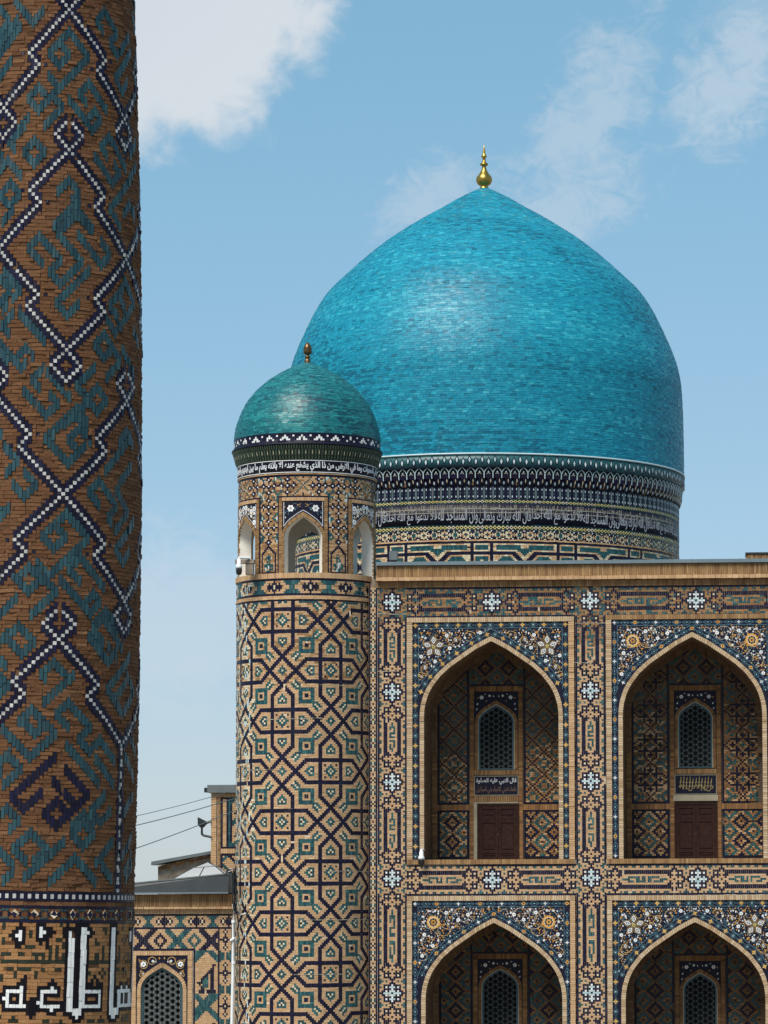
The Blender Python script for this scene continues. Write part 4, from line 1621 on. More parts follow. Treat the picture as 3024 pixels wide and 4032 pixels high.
        if px_fl < 2000:
            course(facade, SB, ia, ib, zd1, zi0 - .02, 0.08, 'cornice_brick', 0.02, 0.05, 0.016)
            bm = bmesh.new()
            add_box(bm, ia - .02, ia + .10, YB - .05, YB, zb, zd1 - .002)
            add_box(bm, ia + .101, ib, YB - .04, YB, zd1 - .05, zd1 - .003)
            obj('door_reveal', bm, 'door_plaster', facade)
        else:
            bm = bmesh.new()
            add_box(bm, ia - .05, ib + .05, YB - .07, YB, zd1 + .0, zi0 - .02)
            obj('lintel', bm, 'door_plaster', facade)
        da, db = ia + (.12 if px_fl < 2000 else -.02), ib + .02
        bm = bmesh.new()
        add_box(bm, da, db, YB - .02, YB + .02, zb, zd1 - .06)
        door = obj('door', bm, 'dark_wood', facade)
        bm = bmesh.new()
        t = .07
        add_box(bm, da, da + t, YB - .07, YB - .021, zb, zd1 - .06)
        add_box(bm, db - t, db, YB - .07, YB - .021, zb, zd1 - .06)
        add_box(bm, da + t + .001, db - t - .001, YB - .07, YB - .021, zd1 - .06 - t, zd1 - .061)
        obj('door_frame', bm, 'dark_wood', door)
        mid = (da + db) / 2
        hgt = zd1 - .06 - t - zb
        for s0, s1 in ((da + t + .006, mid - .006), (mid + .006, db - t - .006)):
            bm = bmesh.new()
            st = .10
            add_box(bm, s0, s0 + st, YB - .05, YB - .0205, zb + .01, zb + hgt - .006)
            add_box(bm, s1 - st, s1, YB - .05, YB - .0205, zb + .01, zb + hgt - .006)
            for f in (0.0, .12, .68, .745, .93):
                add_box(bm, s0 + st + .001, s1 - st - .001, YB - .05, YB - .0205, zb + .012 + f * hgt, zb + .012 + f * hgt + .06 * hgt)
            lf = obj('door_leaf', bm, 'dark_wood', door)
            for f0, f1 in ((.07, .115), (.19, .67), (.75 + .065, .92)):
                bm = bmesh.new()
                add_box(bm, s0 + st + .03, s1 - st - .03, YB - .042, YB - .0205, zb + .012 + f0 * hgt + .02, zb + f1 * hgt)
                obj('door_panel', bm, 'dark_wood', door)
        bm = bmesh.new()
        add_tube(bm, [(mid + .04, YB - .09, zb + hgt * .53), (mid + .04, YB - .1, zb + hgt * .58), (mid + .03, YB - .06, zb + hgt * .62)], .012, 6)
        obj('handle', bm, 'black_plastic', door)
        bm = bmesh.new()
        add_box(bm, mid - .015, mid + .015, YB - .075, YB - .052, zb + .9, zb + .93)
        obj('padlock', bm, 'grey_metal', door)


niche(1602, 2262, 2430, 1670, 2200, 2825, 2524, 3384, PLAN_A, 'A', 'dots', True, (1848, 2060, 2702, 2777, 3031), 'left')
niche(2387, 3070, 2425, 2453, 3003, 2825, 2514, 3384, PLAN_B, 'B', 'cross', True, (2636, 2840, 2704, 2772, 3028), 'right')
niche(1602, 2262, 3527, 1676, 2214, 3940, 3633, 4500, PLAN_B, 'B', 'rings', False, (1860, 2074, 3755, 3818, 4160), 'low left')
niche(2387, 3070, 3528, 2463, 3013, 3942, 3633, 4500, PLAN_A, 'A', 'rings', False, (2650, 2850, 3765, 3836, 4160), 'low right')

# the wall body behind the tiles
WALL_Y = 0.010


def slab(x0, x1, z0, z1, y0=WALL_Y, y1=0.6, mat='mortar'):
    bm = bmesh.new()
    add_box(bm, x0, x1, y0, y1, z0, z1)
    return obj('wall', bm, mat, facade)


slab(XS0, XP1b, 0.0, Z_FR_T)
slab(XP2a, XP2b, 0.0, Z_FR_T)
slab(XP3a, XEND, 0.0, Z_FR_T)
for xa, xb in ((XP1b, XP2a), (XP2b, XP3a)):
    slab(xa + .001, xb - .001, Z_FR_B - .02, Z_FR_T)
    slab(xa + .001, xb - .001, Z_MB_B - .02, Z_SILL_T - .01)
slab(XP1a - .03, XEND, Z_FR_T + .001, ZTOP - .04, 0.03, 0.6, 'old_mortar')
bm = bmesh.new()
add_box(bm, XP1a, XEND, 0.601, 30.0, ZTOP - .25, ZTOP - .05)
obj('roof', bm, 'grey_metal', facade)
bm = bmesh.new()
add_box(bm, XS0 + .3, XEND, NICHE_D + .26, NICHE_D + .5, 0, ZTOP - .26)
obj('inner_wall', bm, 'old_mortar', facade)
for (xa, xb, py) in ((XP1a, XP1b, 2412), (XP1a, XP1a + .7, 2640), (XP2a, XP2b, 2457), (XP2a - .05, XP2a + .6, 2612), (XP1b, XP1b + 2.4, 3404), (XP2b, XP2b + 1.3, 3404), (XP2b + 3.2, XP3a, 3528), (XP1b + 1.5, XP1b + 4.6, 3528)):
    seam(facade, S0, xa, xb, az(py), max(6, int((xb - xa) / .08)), .014)
for (px_, p0, p1) in ((2392, 3390, 3450), (1640, 2300, 2440), (2290, 2440, 2520)):
    bm = bmesh.new()
    xx = ax(px_)
    for k in range(8):
        za_, zb_ = az(p0 + (p1 - p0) * k / 8), az(p0 + (p1 - p0) * (k + 1) / 8)
        w_ = random.uniform(.004, .014)
        bm.faces.new([bm.verts.new(p) for p in ((xx, -.012, zb_), (xx + w_, -.012, zb_), (xx + w_, -.012, za_), (xx, -.012, za_))])
    obj('mortar_seam', bm, 'cream_line', facade)
flush(facade, 300, 1490, IW, 2213, IH)
# ------------------------------------------------------------------ corner tower
TY = 1.15
TC = at(1208, 2900, TY)
TX = TC.x
SC = FPX / abs((CM.transposed() @ (TC - CAM)).z)   # photo pixels per metre at the tower
FACE_T = math.atan2(CAM.x - TX, -(CAM.y - TY))     # direction from tower to camera


def tz(py):
    return at(1208, py, TY - 2.4).z                 # heights are read on the near face


tower = thing('corner_tower', 'round corner tower clad in geometric tiles with a small turquoise dome and arched lantern', 'tower', (TX, TY, 0))
RT = 277 / SC


# main lattice of the shaft, symmetric about (0,0) with half period 25
def shaft_cell(i, j):
    i, j = abs(((i + 25) % 50) - 25), abs(((j + 25) % 50) - 25)
    # the two kinds of centre: (0,0) cross, (25,25) cross; (25,0) and (0,25) diamond
    if i + j > 25:
        i, j = 25 - i, 25 - j
        # point reflection of the quadrant maps cross to cross
    # now i + j <= 25, cross at origin
    if 5 <= i <= 6 and j <= 12:
        return 'n'
    if 5 <= j <= 6 and i <= 12:
        return 'N'
    s = i + j
    if 17 <= s <= 19 and (i >= 13 or j >= 13) and (i <= 6 or j <= 6):
        # strokes are three tall in every column
        if i >= 13 or j >= 12:
            return 'N'
    if i == 25 - 0 and j == 0:
        return 'c'
    # diamond parts round (25,0) and (0,25)
    for (a, b) in ((25 - i, j), (i, 25 - j)):
        q = a + b
        if 6 <= q <= 8 and a <= 8 and b <= 8:
            return 'N'
        if q == 0:
            return 'c'
        if q <= 2:
            return 'T'
    # centre square
    if i <= 4 and j <= 4:
        if i == 0 and j == 0:
            return 'T'
        if s == 1:
            return 'c'
        if s <= 3:
            return 'T'
        if i == 3 and j == 3:
            return 'N'
        return 'b'
    # pointed arms
    for (a, b) in ((i, j), (j, i)):
        if 8 <= a <= 13 and b <= 3:
            if a == 9 and b <= 2:
                return 'T'
            if a == 10:
                return 'T' if b == 2 else ('c' if b == 1 else ('N' if b == 0 else 'b'))
            if a == 11:
                return 'T' if b == 1 else ('c' if b == 0 else ('T' if b == 2 else 'b'))
            if a == 12 and b <= 1:
                return 'T'
            if a == 13 and b == 0:
                return 'T'
            return 'b'
    # eight pointed star in the corner field: square ring 9..16 with arms towards the diamonds
    if 9 <= i <= 16 and 9 <= j <= 16:
        a, b = min(i - 9, 16 - i), min(j - 9, 16 - j)
        r = min(a, b)
        if r in (0, 1):
            return 'T' if b <= a else 't'
        if i in (12, 13) and j in (12, 13):
            return 'N'
        return 'b'
    return None


def star_arm(i, j):
    """Arms of the star ring reach from the ring towards the two diamonds."""
    i, j = abs(((i + 25) % 50) - 25), abs(((j + 25) % 50) - 25)
    for (a, b) in ((25 - i, j), (i, 25 - j)):      # a, b measured from a diamond
        if 4 <= a <= 9 and 4 <= b <= 9 and abs(a - b) <= 2 and a + b >= 12 and not (a >= 9 and b >= 9):
            if a == b:
                return 'c'
            return 'T'
    return None


def shaft_char(i, j):
    a = star_arm(i, j)
    if a and shaft_cell(i, j) in (None, 'b'):
        return a
    c = shaft_cell(i, j)
    return c or 'b'


CA = R(1.58)
ZROW = (tz(2441.9) - tz(3836 + 0)) / 175.0         # cross rows 2442 (0) and 3836 (175 cells lower)
c_lo, c_hi = -52, 54                                # columns, 0 = cross column at -20 deg seen from the camera
TH0 = FACE_T - R(20.0)
z_cross = tz(2441.9)
r_lo, r_hi = -215, 10
M = [''.join(shaft_char(c, r) for c in range(c_lo, c_hi)) for r in range(r_lo, r_hi)]
ST = cyl(TX, TY, RT)


def left_sheen_brown_top(ch, m, u, v):
    if ch == 'b':
        a = u - FACE_T
        if a < R(-48) and random.random() < .35:  # cream bricks paint the sky's grazing reflection on the left edge
            return 'cream_tile'
        if v > tz(2700) and random.random() < .25:
            return 'cornice_brick'
    if ch in 'TN' and u - FACE_T < R(-52) and random.random() < .18:  # same painted sheen: some glazed tiles turned pale here
        return 'pale_glaze'
    return m


lay(tower, ST, M, TH0 + (c_lo - .5) * CA, z_cross + (r_lo - .5) * ZROW, CA, ZROW, 0.035, 0.03, left_sheen_brown_top, jit=.06, dj=.003, tilt=.002)
z_sh_top = z_cross + (r_hi - .5) * ZROW
a0, a1 = TH0 + (c_lo - .5) * CA, TH0 + (c_hi - .5) * CA
# vertical border strip at the right hand edge of the shaft
GA = 0.003 / RT
# navy line, two ledge courses, band of snowflakes, soldier course
za_, zb_ = tz(2355), tz(2345)
course(tower, ST, a0, a1, z_sh_top + .004, z_sh_top + .062, R(6.2), 'navy_glaze', .004, .04, GA * 2, 'glazed_tile', .002)
z0 = z_sh_top + .066
course(tower, cyl(TX, TY, RT + .012), a0, a1, z0, z0 + .062, R(5.4), 'buff_brick', .015, .06, GA * 2)
course(tower, cyl(TX, TY, RT + .012), a0, a1, z0 + .066, z0 + .128, R(4.9), 'buff_brick', .0, .06, GA * 2)
zb0 = z0 + .132
z_led0, z_led1 = tz(2277), tz(2256)
rows_b = 8
ch_ = (z_led0 - zb0) / rows_b


def band_char(i, j):
    k = (i % 20) - 10                               # flake every 20 cells
    if j in (0, 7):
        return 'L'
    a = abs(k)
    if a == 0:
        return 'c' if j in (3, 4) else 'N'
    if a == 1:
        return 'N' if j in (2, 3, 4, 5) else 'b'
    if a == 2:
        return 'N' if j in (3, 4) else 'b'
    if a == 3:
        return 'N' if j in (2, 3, 4, 5) else 'b'
    if a == 4:
        return 'N' if j in (3, 4) else 'b'
    if a >= 6:
        t = abs(a - 8)
        if (j in (1, 6) and a >= 6) or (j in (2, 5) and a >= 7) or a == 10 or a == 9:
            return 'T'
    return 'b'


nb = int((a1 - a0) / R(1.5))
M = [''.join(band_char(i, j) for i in range(nb)) for j in range(rows_b)]
lay(tower, ST, M, a0, zb0, R(1.5), ch_, 0.05, 0.03, left_sheen_brown_top)
course(tower, cyl(TX, TY, RT + .01), a0, a1, z_led0 + .004, z_led1, R(1.75), 'buff_brick', .02, .25, GA * 2)
# shaft body
bm = bmesh.new()
add_lathe(bm, TX, TY, [(RT - .010, 0), (RT - .010, z_led1 - .01), (RT - .9, z_led1 - .012)], 96)
obj('shaft', bm, 'mortar', tower, True)

# ---------------- lantern stage with six arched openings
RL = 271 / SC
RI = RL - 0.42
CAL = R(60 / 46.0)
Z_S0 = z_led1
CHL = (tz(1870) - Z_S0) / 61.0
F0 = FACE_T - R(3.4)
SLN = cyl(TX, TY, RL)
HWO = 74.5 / SC / RL                                # half width of the opening as an angle
Z_SP, Z_AP = tz(2118), tz(2033)


def lantern_char(i, j):
    i = ((i + 23) % 46) - 23
    ai = abs(i)
    if j == 60:
        return 'L'
    if j == 47 and ai <= 16:
        return 'L'
    if j <= 47:
        if ai == 16:
            return 'I'
        if ai <= 15:
            return ' '
        a = i - 23 if i > 0 else i + 23             # pillar, -6..6
        aa = abs(a)
        if j <= 16:                                 # blind niche at the foot
            edge = 11
            if aa == 5 and j <= edge:
                return 'I'
            if j == 0 and aa <= 5:
                return 'L'
            if j > edge:
                if aa == max(0, 5 - (j - edge)) or (aa == max(0, 6 - (j - edge)) and aa <= 5):
                    return 'N'
            if aa < 5 and 1 <= j <= edge:
                if j == 9 and aa == 0:
                    return 'N'
                if (aa <= 3 and 1 < j < 6) or (aa <= 1 and j < 9) or (abs(j - 9) + aa <= 2):
                    return 'T' if random.random() < .8 else 'b'
            return 'b'
        for cy in (41, 28):
            for (ox, oy) in ((0, 0), (0, 4), (0, -4), (4, 0), (-4, 0)):
                s = abs(a - ox) + abs(j - cy - oy)
                if s == 0:
                    return 'W'
                if s <= 2 and not (s == 2 and abs(a - ox) == 1):
                    return 'N'
                if s == 2:
                    return 'N' if random.random() < .5 else 'b'
        s = aa + abs(j - 19)
        if s == 0:
            return 'W'
        if s <= 2:
            return 'N'
        for cy in (34, 22, 47):
            if aa >= 3 and abs(j - cy) <= aa - 3:
                return 'T' if random.random() < .75 else 'b'
        return 'b'
    # upper band, rows 48..59
    for ctr in (10, -10, 23, -23):
        for (ox, oy) in ((0, 0), (0, 4), (0, -4), (4, 0), (-4, 0)):
            s = abs(i - ctr - ox) + abs(j - 54 - oy)
            if s == 0:
                return 'W'
            if s <= 2 and not (s == 2 and abs(i - ctr - ox) == 1 and random.random() < .35):
                return 'N'
    dj_ = j - 54
    if abs(abs(i) - abs(dj_)) <= 0.5 and ai <= 6:
        return 'T'
    if ai == 0 and abs(dj_) >= 5:
        return 'N'
    k = abs(ai - 16.5)
    if abs(dj_) >= 3 and abs(k - (6 - abs(dj_)) * .9) < 1.1:
        return 'T'
    return 'b'


n0, n1 = -92, 92
M = [''.join(lantern_char(i, j) for i in range(n0, n1)) for j in range(61)]


def lantern_worn(ch, m, u, v):
    if ch == 'b':
        r = random.random()
        return 'cornice_brick' if r < .45 else ('old_brick' if r < .58 and u < FACE_T else 'buff_brick')
    if ch == 'T' and random.random() < .3:
        return 'pale_glaze' if random.random() < .4 else m
    return m


lay(tower, SLN, M, F0 + (n0 - .5) * CAL, Z_S0, CAL, CHL, 0.05, 0.03, lantern_worn, jit=.06)

# wall of the lantern: shell with openings, plaster inside
inn = arch_in(0, HWO, Z_SP, Z_AP - Z_SP)
z_top_l = tz(1868)


def lantern_shell(name, rad, mat, flip):
    nseg, nz = 46 * 3, 48
    V, F = [], []
    A = np.linspace(0, 2 * PI, 6 * 92 + 1)[:-1]
    na = len(A)
    zs_ = np.concatenate([np.linspace(Z_S0, Z_AP, 44), [z_top_l]])
    for z in zs_:
        for a in A:
            V.append((TX + rad * math.sin(F0 + a), TY - rad * math.cos(F0 + a), z))
    AA = (A + (A[1] - A[0]) / 2)
    rel = ((AA + PI / 6) % (PI / 3)) - PI / 6
    for r in range(len(zs_) - 1):
        zm = (zs_[r] + zs_[r + 1]) / 2
        hole = inn(rel, np.full(na, zm))
        for k in range(na):
            if hole[k]:
                continue
            k2 = (k + 1) % na
            q = (r * na + k, r * na + k2, (r + 1) * na + k2, (r + 1) * na + k)
            F.append(q if not flip else q[::-1])
    return link(name, raw_mesh(name, V, F, (mat,)), tower)


lantern_shell('lantern_wall', RL - .012, 'mortar', False)
lantern_shell('inner_plaster', RI, 'plaster', True)
# ceiling and floor inside
bm = bmesh.new()
add_lathe(bm, TX, TY, [(0, z_top_l - .05), (RI + .05, z_top_l - .05)], 48)
obj('lantern_ceiling', bm, 'plaster', tower)
bm = bmesh.new()
add_lathe(bm, TX, TY, [(0, Z_S0 - .014), (RT - .1, Z_S0 - .014)], 48)
obj('lantern_floor', bm, 'rough_render', tower)

for k in range(6):
    ac = F0 + k * PI / 3
    rel = (ac - FACE_T + PI) % (2 * PI) - PI
    S2 = cyl(TX, TY, RL)
    # reveal of the opening in plaster
    P = [(HWO, Z_S0)] + arch_pts(0, HWO, Z_SP, Z_AP - Z_SP, 3) + [(-HWO, Z_S0)]
    U = np.array([p[0] for p in P]) + ac
    Vv = np.array([p[1] for p in P])
    A_ = np.stack([TX + (RL + .012) * np.sin(U), TY - (RL + .012) * np.cos(U), Vv], -1)
    B_ = np.stack([TX + (RI - .01) * np.sin(U), TY - (RI - .01) * np.cos(U), Vv], -1)
    m = len(P)
    link('opening_reveal', raw_mesh('opening_reveal', np.concatenate([A_, B_]), [(q, q + 1, m + q + 1, m + q) for q in range(m - 1)], ('plaster',)), tower)
    if abs(rel) > R(110):
        continue
    # brick arch and brick frame
    hwa, hwb = HWO, HWO + .09 / RL
    inner = np.array([(ac + hwa, Z_S0)] + [(ac + p[0], p[1]) for p in arch_pts(0, hwa, Z_SP, Z_AP - Z_SP)] + [(ac - hwa, Z_S0)])
    outer = np.array([(ac + hwb, Z_S0)] + [(ac + p[0], p[1]) for p in arch_pts(0, hwb, Z_SP, Z_AP - Z_SP + .15)] + [(ac - hwb, Z_S0)])
    seg = np.hypot(np.diff(inner[:, 0]) * RL, np.diff(inner[:, 1]))
    s = np.concatenate([[0], np.cumsum(seg)])
    nv = int(s[-1] / .062)
    e = np.linspace(0, s[-1], nv + 1)
    lo, hi = e[:-1] + .004, e[1:] - .004
    gi = lambda A, t, c: np.interp(t, s, A[:, c])
    emit(tower, S2, np.stack([gi(inner, lo, 0), gi(outer, lo, 0), gi(outer, hi, 0), gi(inner, hi, 0)], 1),
         np.stack([gi(inner, lo, 1), gi(outer, lo, 1), gi(outer, hi, 1), gi(inner, hi, 1)], 1), 'cornice_brick', .035 + rng.normal(0, .006, nv), .07, 'brick', .02)
    zft_ = Z_S0 + 47 * CHL
    fw = 2.2 * CAL
    for sgn in (-1, 1):
        ua, ub = sorted((ac + sgn * (15.5 * CAL - fw), ac + sgn * 15.5 * CAL))
        course(tower, S2, ua, ub, Z_S0, zft_, .07, 'cornice_brick', .03, .06, .008, vertical=True)
        ua, ub = sorted((ac + sgn * (hwb + .004), ac + sgn * (15.5 * CAL - fw - .002)))
        course(tower, S2, ua, ub, Z_S0, Z_SP - .02, .07, 'cornice_brick', .0, .05, .008, vertical=True)
    course(tower, S2, ac - 15.5 * CAL + fw, ac + 15.5 * CAL - fw, zft_ - .12, zft_, R(1.5), 'buff_brick', .03, .06, GA * 2)
    # tile spandrel: slab with white line and flowers
    x1_ = 15.5 * CAL - fw - .004
    zt_ = zft_ - .13
    Po = arch_pts(0, hwb + .004, Z_SP, Z_AP - Z_SP + .16, 3)
    V, F = [], []

    def q4(*p):
        kk = len(V)
        V.extend(p)
        F.append((kk, kk + 1, kk + 2, kk + 3))
    for (p, q) in zip(Po, Po[1:]):
        for t0 in (0,):
            q4((q[0], q[1]), (p[0], p[1]), (p[0], zt_), (q[0], zt_))
    zlow = Po[0][1]
    for sgn in (-1, 1):
        xa, xb = sorted((sgn * (hwb + .004), sgn * x1_))
        q4((xa, zlow - .02), (xb, zlow - .02), (xb, zt_), (xa, zt_))
    Vn = np.array(V)
    W = S2(Vn[:, 0] + ac, Vn[:, 1], np.full(len(Vn), .004))
    panel = link('spandrel_panel', raw_mesh('spandrel_panel', W, F, ('panel_navy',)), tower)

    def rb(pts, w, mat_i, bmx, dd):
        n = len(pts)
        for i in range(n - 1):
            (xa, za), (xb, zb2) = pts[i], pts[i + 1]
            dx, dz = (xb - xa) * RL, zb2 - za
            l = math.hypot(dx, dz) or 1
            ox, oz = -dz / l * w / 2 / RL, dx / l * w / 2
            co = [(xa + ox, za + oz), (xa - ox, za - oz), (xb - ox, zb2 - oz), (xb + ox, zb2 + oz)]
            vs = [bmx.verts.new(S2(np.array(u + ac), np.array(v), np.array(dd)).tolist()) for u, v in co]
            bmx.faces.new(vs).material_index = mat_i
    bmx = bmesh.new()
    gm = .045
    ai_ = [(p[0], p[1] + .055) for p in Po if abs(p[0]) < x1_ - gm / RL]
    loop = [(x1_ - gm / RL, ai_[0][1])] + ai_ + [(-x1_ + gm / RL, ai_[-1][1]), (-x1_ + gm / RL, zt_ - gm), (x1_ - gm / RL, zt_ - gm), (x1_ - gm / RL, ai_[0][1])]
    rb(loop, .02, 0, bmx, .010)
    for sgn in (-1, 1):
        rb([(sgn * p[0] / RL, p[1]) for p in spiral(.28, zt_ - .2, .12, 1, .8, 1)], .015, 1, bmx, .008)
        rb([(sgn * p[0] / RL, p[1]) for p in spiral(.60, zt_ - .42, .10, 4, .8, -1)], .015, 1, bmx, .008)
        rb([(sgn * p[0] / RL, p[1]) for p in spiral(.10, zt_ - .17, .07, 2, .7, -1)], .014, 2, bmx, .008)
    obj('vine', bmx, ['text_white', 'vine_blue', 'vine_ochre'], panel)
    mosaic_star = abs(rel) > R(30)
    for sgn in (-1, 1):
        if not mosaic_star:
            lst = [(.44, .26, M_WFL, 1.55), (.18, .14, M_OLEAF, .6), (.66, .20, M_OLEAF, .5), (.63, .58, M_WBUD, .8), (.28, .30, M_TBUD, .9), (.64, .42, M_TBUD, .8)]
        else:
            lst = [(.10 + .17 * q, .12 + .16 * w + .08 * (q % 2), (M_WFL, M_WFS, M_STARF)[(q + w) % 3], 1.2) for q in range(4) for w in range(4)]
            lst += [(.18 + .17 * q, .20 + .16 * w, M_OLOZ, .55) for q in range(3) for w in range(3)]
        for (fx, fz, me, sc_) in lst:
            aa, zz = sgn * fx / RL, zt_ - fz
            top = np.interp(abs(aa), [p[0] for p in Po[:len(Po) // 2 + 1]][::-1], [p[1] for p in Po[:len(Po) // 2 + 1]][::-1])
            if zz < top + .10 or abs(aa) > x1_ - .05 / RL:
                continue
            o = bpy.data.objects.new(me.name.split('.')[0], me)
            COL.objects.link(o)
            o.parent = panel
            p = S2(np.array(aa + ac), np.array(zz), np.array(.010))
            o.matrix_basis = Matrix.Translation(Vector(p.tolist()) - org(panel)) @ Matrix.Rotation(aa + ac, 4, 'Z') @ Matrix.Diagonal((sc_, 1, sc_, 1))

# ---------------- text band, muqarnas, stepped band, small dome
z_tb0, z_tb1 = tz(1866), tz(1811)
RB = RL + .015
course(tower, cyl(TX, TY, RB), FACE_T - R(100), FACE_T + R(100), tz(1868) + .002, tz(1866) + .03, R(3.3), 'buff_brick', .015, .06, GA * 2)
zq = tz(1866) + .034
bm = bmesh.new()
add_lathe(bm, TX, TY, [(RL - .3, z_top_l - .02), (RB, z_top_l - .02), (RB, zq), (RB + .012, zq), (RB + .03, z_tb1)], 96)
ib_ = obj('inscription_band', bm, 'panel_navy', tower, True)
bm = bmesh.new()
for za2, zb2 in ((zq + .012, zq + .034), (z_tb1 - .034, z_tb1 - .012)):
    add_lathe(bm, TX, TY, [(RB + .012, za2), (RB + .036, za2), (RB + .036, zb2), (RB + .012, zb2)], 96)
obj('white_line', bm, 'white_glaze', ib_)
STB = cyl(TX, TY, RB + .022)
vt = ['له ما في السموات وما في الارض', 'من ذا الذي يشفع عنده', 'الا باذنه يعلم ما بين ايديهم', 'ولا يحيطون بشي من علمه']
ang = FACE_T + R(88)
for s_, w_ in zip(vt, (66, 42, 50, 36)):
    text_on('lettering', ib_, shape_arabic(s_), STB, ang - R(w_) + R(1.5), ang, zq + .05, z_tb1 - .05, 'text_white', .012, .03)
    ang -= R(w_)
# muqarnas: three stepped tiers of small niches, built as ribs, hoods and dark recesses
z_m = [z_tb1, tz(1793), tz(1770), tz(1752)]
rad_m = [RB + .03, RB + .09, RB + .15, RB + .20]
bm = bmesh.new()
prof = [(rad_m[0] - .02, z_m[0])]
for k in range(3):
    prof += [(rad_m[k] + .0, z_m[k] + .001), (rad_m[k] + .015, z_m[k + 1] - .02), (rad_m[k + 1], z_m[k + 1] - .015)]
add_lathe(bm, TX, TY, prof + [(rad_m[3] - .25, z_m[3] + .02)], 96)
muq = obj('muqarnas_cornice', bm, 'dark_green_glaze', tower)
for k, (step, frac) in enumerate(((2.6, .55), (2.6, .62), (2.0, .5))):
    n = int(200 / step)
    aa = FACE_T - R(100) + R(step) * np.arange(n)
    w = R(step) * frac / 2
    za2, zb2 = z_m[k] + .008, z_m[k + 1] - .02
    srf = cyl(TX, TY, lambda v, k=k, za2=za2, zb2=zb2: rad_m[k] + (rad_m[k + 1] - rad_m[k]) * np.clip((v - za2) / (zb2 - za2), 0, 1) ** 2)
    U = np.stack([aa - w * .7, aa + w * .7, aa + w, aa - w], 1)
    emit(tower, srf, U, np.stack([np.full(n, za2), np.full(n, za2), np.full(n, zb2), np.full(n, zb2)], 1), 'green_glaze', .022, .04, 'glazed_tile', .0)
    if k < 2:
        h = (zb2 - za2)
        sel = np.arange(n) % 2 == 0
        U = np.stack([aa, aa + w * .7, aa, aa - w * .7], 1)[sel]
        V = np.stack([np.full(n, za2 + h * .1), np.full(n, za2 + h * .45), np.full(n, za2 + h * .85), np.full(n, za2 + h * .45)], 1)[sel]
        emit(tower, srf, U, V, 'cream_tile' if k == 1 else 'green_glaze', .032, .02, 'glazed_tile', .0)
# navy and white stepped band
z_n0, z_n1 = tz(1752), tz(1706)
RN = 291 / SC
bm = bmesh.new()
add_lathe(bm, TX, TY, [(RN - .3, z_n0), (RN + .07, z_n0), (RN + .06, z_n0 + .05), (RN - .005, z_n0 + .07), (RN - .02, z_n1)], 96)
obj('band_body', bm, 'panel_navy', tower, True)
nbc = 126
# 8-cell unit: single square high up, stepped triangle between
unit = {4: 'LLLLLLLL', 3: 'WNNNwNNN', 2: 'NNNwwwNN', 1: 'NNwwNwwN', 0: 'LLLLLLLL'}
M = [(unit[r] * 20)[:nbc] for r in range(5)]
lay(tower, cyl(TX, TY, RN - .012), M, FACE_T - R(104), z_n0 + .072, R(208) / nbc, (z_n1 - z_n0 - .072) / 5, .07, .03, jit=.03)

# dome of the tower
PR = [(642, 0), (640, 40), (637, 65), (622, 135), (587, 235), (532, 345), (452, 445), (352, 535), (252, 600), (152, 655), (62, 690), (22, 703)]
rd = np.array([p[0] for p in PR]) / 2.212 / SC
hd = np.array([p[1] for p in PR]) / 2.212 / SC
z_d0 = z_n1
hfac = 1.0


def dome_surface(cx, cy, z0, rd, hd):
    t = np.concatenate([[0], np.cumsum(np.hypot(np.diff(rd), np.diff(hd)))])
    tt = np.linspace(0, t[-1], 240)
    rr, hh = np.interp(tt, t, rd), np.interp(tt, t, hd)
    for _ in range(12):                             # round off the corners of the profile
        rr[2:-2] = (rr[:-4] + rr[1:-3] + rr[2:-2] + rr[3:-1] + rr[4:]) / 5
        hh[2:-2] = (hh[:-4] + hh[1:-3] + hh[2:-2] + hh[3:-1] + hh[4:]) / 5
    s = np.concatenate([[0], np.cumsum(np.hypot(np.diff(rr), np.diff(hh)))])
    dr, dh = np.gradient(rr, s), np.gradient(hh, s)

    def f(U, V, d):
        r, h = np.interp(V, s, rr), np.interp(V, s, hh)
        a, b = np.interp(V, s, dh), np.interp(V, s, -dr)
        l = np.hypot(a, b) + 1e-9
        r2 = r + d * a / l
        return np.stack([cx + r2 * np.sin(U), cy - r2 * np.cos(U), z0 + h + d * b / l], -1)
    return f, s[-1], (s, rr, hh)


